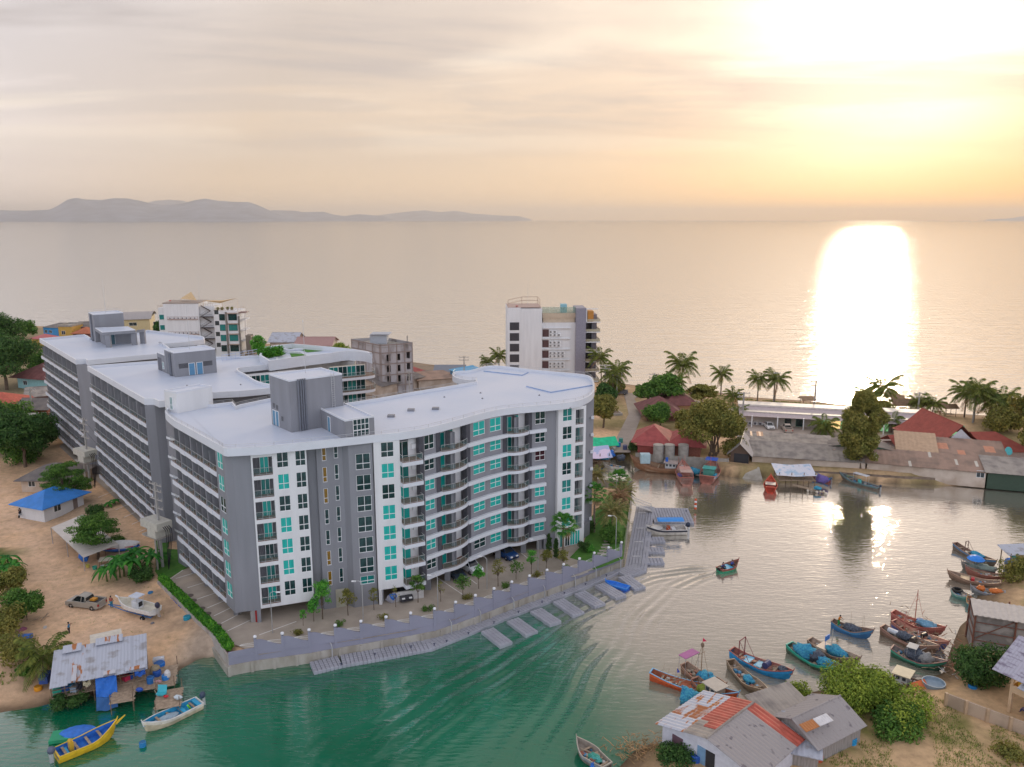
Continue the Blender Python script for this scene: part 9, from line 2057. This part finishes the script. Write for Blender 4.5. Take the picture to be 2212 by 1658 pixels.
cloth('pale blue and pink sheet roofing the hut at the creek head',T,-1.2,5.0,4.0,3.7,2.3,(.4,.45,.7),4.8,mat('patched_sheet',(.42,.48,.68),.7,col2=(.72,.60,.74),vs=.35,thr=(.48,.52)))
cloth('bright green shade net stretched behind the creek-head hut',T,1.0,7.6,8.6,4.4,3.4,(.02,.45,.22),4.2,mat('green_shade',(.01,.50,.25),.8,var=.2,vs=1.,bump=.6,bs=2))
for i,(x,y,r_,mm,nm) in enumerate(((1300,993,(1.6,.9,.6),NETB,'long turquoise net heap at the creek head'),(1318,984,(1.1,.9,.9),TARPB,'tall blue bundle at the creek head'),(1342,992,(1.,.8,.7),NETD,'dark blue net heap at the creek head'),(1325,976,(.7,.6,.8),paint((.6,.6,.55)),'white sack beside the blue bundle'))):
    o=MB(); o.blob((0,0,.3),r_,i+60,12,.3,0,2.); q=G(x,y,1.2); ob=o.build('fishing_net' if i!=3 else 'sack',mm,smooth=True); ob.location=q; tag(ob,nm,'fishing net' if i!=3 else 'sack')
for i,(x,y,cl,nm) in enumerate(((1313,964,(.45,.03,.05),'red crate stack by the creek head'),(1327,960,(.03,.12,.4),'blue crate stack by the creek head'),(1341,957,(.05,.3,.25),'green crate by the creek head'),(1350,972,(.1,.12,.25),'dark drum by the creek head'),(1336,966,(.02,.2,.5),'upright blue barrel by the creek head'))): drum(nm,G(x,y,1.9),cl,.5,1.1)
T=thing('well','round concrete well ring at the end of the sandy road','well',G(1271,968,1.9)); m=MB(); m.lathe([(1.2,-.3),(1.2,2.),(1.05,2.),(1.0,.3)],16); m.build('ring',CONC,T)
T=thing('planter','low square brick planter on the grass island of the road','planter',G(1322,896,1.95),.2); m=MB(); m.box(-2.4,-1.5,0,2.4,1.5,.6,0); m.box(-2.1,-1.2,.6,2.1,1.2,.62,1); m.build('wall_panel',[CONC,paint((.10,.06,.04))],T)
for x in (1319,1326): drum('%s blue wheelie bin by the beach road'%('left' if x==1319 else 'right'),G(x,866,1.95),(.02,.06,.25),.4,1.1,'bin','bin')
T=thing('ice_chest','pale blue fish chest beside the red lean-to','chest',G(1393,1000,1.9)); m=MB(); m.box(-1,-.7,0,1,.7,2.0); m.box(-.8,-.75,.3,.8,-.7,1.7); m.build('body',paint((.42,.56,.60)),T)
# ---------------------------------------------------------------- near right bank
PFIB=mat('pale_fibro_holed',(.33,.30,.29),.9,col2=(.17,.15,.16),vs=1.3,thr=(.62,.70),bump=.2)
# --- final form of that shack: an L of two gabled roofs in local axes
o0=G(1516,1642,1.2); d0=G(1604,1594,1.2)
a0=G(1430,1608,1.3); a1=G(1554,1680,1.3)          # foot of the white front wall, facing lower-left
t_=(a1-a0); L1=math.hypot(t_.x,t_.y); an_=math.atan2(t_.y,t_.x)
T=thing('stilt_shack','white-walled shack at the bottom with a patchwork roof of rusty tin, red and grey sheets','shack',(a0.x,a0.y,1.3),an_)

DP=7.5; H0=2.3; RH=1.25; half=L1*.80
w=MB(); w.add([(x,y,z) for y in (0,DP) for x,z in ((0,0),(half*2,0),(half*2,H0),(half,H0+RH),(0,H0))],[(0,1,2,3,4),(9,8,7,6,5),(0,5,6,1),(1,6,7,2),(2,7,8,3),(3,8,9,4),(4,9,5,0)]); w.build('wall',paint((.60,.60,.66)),T)
kk=RH/half; zf=lambda x:H0+RH-abs(x-half)*kk+.04
def rs(x0,x1,y0,y1,mm,lift=0.):
    m=MB(); z0,z1=zf(x0)+lift,zf(x1)+lift
    if x1<=half: slope(m,(x0,y1,z0),(x0,y0,z0),(x1,y0,z1),(x1,y1,z1),.48,.06)
    else: slope(m,(x1,y0,z1),(x1,y1,z1),(x0,y1,z0),(x0,y0,z0),.48,.06)
    m.build('roof_sheet',mm,T)
y9=DP+.4
rs(-.6,half*.52,-.5,y9*.28,TINR); rs(-.6,half*.52,y9*.28,y9*.62,RUST); rs(-.6,half*.52,y9*.62,y9,TINR)
rs(half*.52,half,-.5,y9*.30,FIBRO,.05); rs(half*.52,half,y9*.30,y9,REDR,.05); rs(half*.72,half,y9*.16,y9*.31,REDR,.11)
rs(half,half*2.05,-.5,y9*.80,PFIB,.05); rs(half,half*2.05,y9*.80,y9,REDR,.05)
m=MB(); m.tube((half,-.5,H0+RH+.12),(half,y9,H0+RH+.12),.13,.13,6); m.build('ridge_cap',FIBRO,T)
for x in (0.1,half*.6,half,half*1.5):
    for y in (.1,DP-.1): m=MB(); m.tube((x,y,-2.8),(x,y,.02),.09,.09,6); m.build('stilt',WOOD,T)
f=MB(); f.box(1.2,-.06,.9,2.4,-.003,1.8); f.build('window',paint((.14,.08,.10)),T); f=MB(); f.box(L1*.62,-.05,.05,L1*.62+.9,-.003,2.1); f.build('door',paint((.18,.32,.48)),T)
f=MB(); f.box(L1*.62+.95,-.05,.05,L1*.62+1.9,-.003,2.1); f.build('door',SHADE,T)
# grey sheds to its right
def lshed(label,a,b,z,dep,h,rh,rm,wm,roof='gable',seed=0,ridge=.5,oh=.4,stilt=True,rms=None,patch=None,name='shack'):
    t=house(label,a,b,dep,h,roof,rh,wm,rm,oh,z=z,name=name,cat='shack',pitch=.48,amp=.06,seed=seed,rms=rms,patch=patch)
    return t
GW=mat('grey_plank',(.30,.27,.25),.9,var=.25,vs=2,stretch=(3,3,.4))
lshed('grey-roofed shed with pale plank walls and a rusty ridge, right of the patchwork shack',(1762,1662),(1856,1612),1.2,5.6,2.5,1.3,None,GW,'gable',rms=[PFIB],seed=3)
lshed('dark weathered lean-to shed between the patchwork shack and the pale plank shed',(1690,1662),(1764,1678),1.0,4.4,2.1,.9,None,GW,'shed',rms=[TIN],seed=4)
lshed('rear shed with a long grey sheet roof and orange scrap on top',(1668,1608),(1752,1578),1.3,3.4,2.3,.8,None,GW,'shed',rms=[FIBRO],seed=5)
t=thing('scrap_sheet','orange-rust ridge sheet and white sheet laid over the grey shed roofs','sheet metal',G(1775,1562,4.95),.5); m=MB(); slope(m,(-2.4,-.3,0),(-.6,-.3,0),(-.6,.6,.25),(-2.4,.6,.25),.3,.04,0); slope(m,(-.55,-.3,0),(1.3,-.3,0),(1.3,.6,.25),(-.55,.6,.25),.3,.04,1); m.build('sheet',[paint((.42,.16,.05)),paint((.62,.60,.60))],t)
for i,(x,y,cl,nm) in enumerate(((1490+12,1650,(.02,.10,.42),'blue tarpaulin-wrapped bundle at the door of the patchwork shack'),(1690+75,1640+10,(.50,.10,.04),'orange-red tub beside the grey shed'),(1838,1612,(.02,.28,.55),'blue plastic pipe end by the grey shed'))): drum(nm,G(x,y,1.3),cl,.5,1.)
T=thing('debris','dry reed and driftwood heap on the mud left of the patchwork shack','debris',G(1395,1625,.3)); m=MB(); r=random.Random(5)
for k in range(260): x,y=r.gauss(0,1.9),r.gauss(0,1.1); a=r.uniform(0,3.14); l=r.uniform(.3,.9); m.tube((x,y,r.uniform(.0,.4)),(x+l*math.cos(a),y+l*math.sin(a),r.uniform(.1,.5)),.04,.02,4)
T['kind']='stuff'; m.build('reeds',mat('dry_reed',(.36,.24,.11),.9,var=.4,vs=2,island=.4),T)
T=thing('debris','driftwood and rubbish strewn along the shore before the yellow house','debris',G(2075,1440,.6)); m=MB()
for k in range(300): x,y=r.gauss(0,1.8),r.gauss(0,5.5); a=r.uniform(0,3.14); l=r.uniform(.3,1.1); m.tube((x,y,r.uniform(-.1,.3)),(x+l*math.cos(a),y+l*math.sin(a),r.uniform(.0,.4)),.05,.03,4,r.choice((0,0,0,1,2)))
T['kind']='stuff'; m.build('litter',[mat('drift',(.30,.22,.14),.9,var=.4,vs=2,island=.4),paint((.45,.45,.45)),paint((.35,.12,.06))],T)
# rusty frame building at the right edge
a=G(2098,1408,1.0); T=thing('frame_building','unfinished rusty steel frame building with torn grey netting and a white sheet roof','building',(a.x,a.y,1.0),-.40)
m=MB(); 
for x in (0,4.2,8.4):
    for y in (0,5): m.tube((x,y,-2.5),(x,y,5.),.10,.10,6)
for z in (1.6,2.7,3.9,4.9): m.tube((0,0,z),(9,0,z),.06,.06,5); m.tube((0,0,z),(0,5,z),.06,.06,5)
m.tube((.2,0,1.8),(4.2,0,4.8),.06,.06,5); m.tube((4.2,0,2.2),(8.4,0,4.2),.06,.06,5); m.build('steel_frame',paint((.20,.08,.05)),T)
m=MB(); m.box(0,.12,-1.,9,.2,4.7); m.box(.1,.2,-1,.18,5,4.7); m.build('netting',mat('grey_netting',(.22,.20,.18),.95,col2=(.34,.31,.28),vs=.8,thr=(.45,.6),bump=.5,bs=4),T)
m=MB(); slope(m,(-.3,-.6,5.0),(9.5,-.6,5.0),(9.5,3.,5.5),(-.3,3.,5.5),.6,.10); m.build('roof_sheet',paint((.50,.45,.40)),T)
m=MB(); m.box(.05,-.35,-.7,9,.1,.1); m.build('concrete_beam',CONC,T)
T=thing('lean_to','small grey tin canopy at the far right edge over the boats','lean-to',G(2190,1225,1.),.1); m=MB(); slope(m,(-2,-1.2,2.4),(2.5,-1.2,2.4),(2.5,1.5,3.0),(-2,1.5,3.0),.5,.05); m.build('roof_sheet',TIN,T); m=MB(); [m.tube((x,y,-1.5),(x,y,2.6),.08,.08,6) for x in (-1.5,2) for y in (-1,1)]; m.build('post',WOOD,T)
t=thing('tarpaulin','deep blue tarpaulin-wrapped crate at the far right edge','tarpaulin',G(2183,1220,.3)); m=MB(); m.blob((0,0,.4),(1.0,.7,.6),3,12,.2); m.build('sheet',TARPB,t)
# yellow house
a=G(2174,1540,1.5); b=G(2314,1610,1.5); T=thing('yellow_house','two-storey yellow house with a grey ribbed roof at the right edge','house',(a.x,a.y,1.5),math.atan2((b-a).y,(b-a).x))
YW_=paint((.62,.36,.03)); CW=paint((.66,.48,.30))
m=MB(); m.box(.6,.3,2.7,8,6,5.2); m.build('upper_wall',YW_,T)
m=MB(); m.box(0,0,2.5,8.3,6.3,2.695); m.box(0,0,2.7,.14,6.3,3.3); m.box(.14,0,2.7,8.3,.14,3.3); m.build('balcony',CW,T)
for x,y in ((.15,.1),(4,.1),(8,.1),(.15,6)): m=MB(); m.box(x-.15,y-.1,-.5,x+.15,y+.2,2.49); m.box(x-.12,y-.08,3.31,x+.12,y+.15,5.2); m.build('column',CW,T)
m=MB(); m.box(2.4,.22,3.3,3.6,.297,4.5); m.build('window',WINM,T); m=MB(); m.box(2.4,3,-.5,8,6,2.49); m.build('ground_wall',paint((.40,.28,.20)),T)
m=MB(); slope(m,(-1.2,-1.6,4.9),(9,-1.6,4.9),(9,3,7.4),(-1.2,3,7.4),.32,.05); slope(m,(9,8,5.),(-1.2,8,5.),(-1.2,3,7.4),(9,3,7.4),.32,.05); m.build('roof',mat('streaked_roof',(.42,.40,.46),.8,col2=(.20,.17,.22),vs=1.1,thr=(.5,.62),stretch=(.5,2.5,1)),T)
m=MB(); slope(m,(1.5,-1.9,4.3),(9,-1.9,4.3),(9,.2,4.9),(1.5,.2,4.9),.32,.05); m.build('porch_roof',TIN,T)
for nm,dx,cs,rz in (('person in a lilac patterned shirt, left of the two under the yellow house',1.3,(.35,.28,.50),2.2),('person in a lilac patterned shirt, right of the two under the yellow house',3.0,(.38,.30,.52),1.2)): w_=T.matrix_basis@Vector((dx,1.2,.35)); person(nm,w_,rz,P_(cs),P_((.06,.08,.2)),'sit')
T=thing('garden_wall','tall weathered concrete garden wall before the yellow house','wall',G(2044,1500,1.2)); m=MB(); P_0=[v2(G(x,y,1.4)) for x,y in ((2041,1530),(2130,1565),(2330,1640))]
for a,b in zip(P_0[:-1],P_0[1:]):
    panel(m,a,b,0,3.1,[],.2); t_=(b-a).normalized(); n=Vector((-t_.y,t_.x))*.2; m.quad((a.x,a.y,3.1),(b.x,b.y,3.1),(b.x+n.x,b.y+n.y,3.1),(a.x+n.x,a.y+n.y,3.1))
m.build('wall_panel',mat('stucco_wall',(.40,.30,.22),.9,col2=(.50,.38,.28),vs=.5,thr=(.4,.6),bump=.2),T,world=True)
for x,y in ((2041,1530),(2084,1547),(2130,1565),(2180,1584)): p=G(x,y,1.4); m=MB(); m.box(p.x-.14,p.y-.16,0,p.x+.14,p.y+.1,3.2); m.build('post',paint((.48,.34,.22)),T,world=True)
drum('bright blue drum lying by the shrub before the yellow house',G(2100,1492,1.3),(.02,.25,.62),.45,.7)
# ---------------------------------------------------------------- sea haze
def haze():
    mb=MB(); mb.box(-70500,-2500,-3,70500,71000,950); me=mb.mesh('haze',[])
    m=bpy.data.materials.new('haze'); m.use_nodes=True; N=m.node_tree.nodes; N.clear()
    o=N.new('ShaderNodeOutputMaterial'); v=N.new('ShaderNodeVolumePrincipled'); v.inputs['Color'].default_value=(1.,.94,.87,1); v.inputs['Density'].default_value=HZ; v.inputs['Anisotropy'].default_value=.35
    m.node_tree.links.new(v.outputs[0],o.inputs['Volume']); m.cycles.homogeneous_volume=True
    me.materials.append(m); h=obj('haze',me); stuff(h,'pale sea haze over the far water and islands','haze')
HZ=2.8e-5
haze()
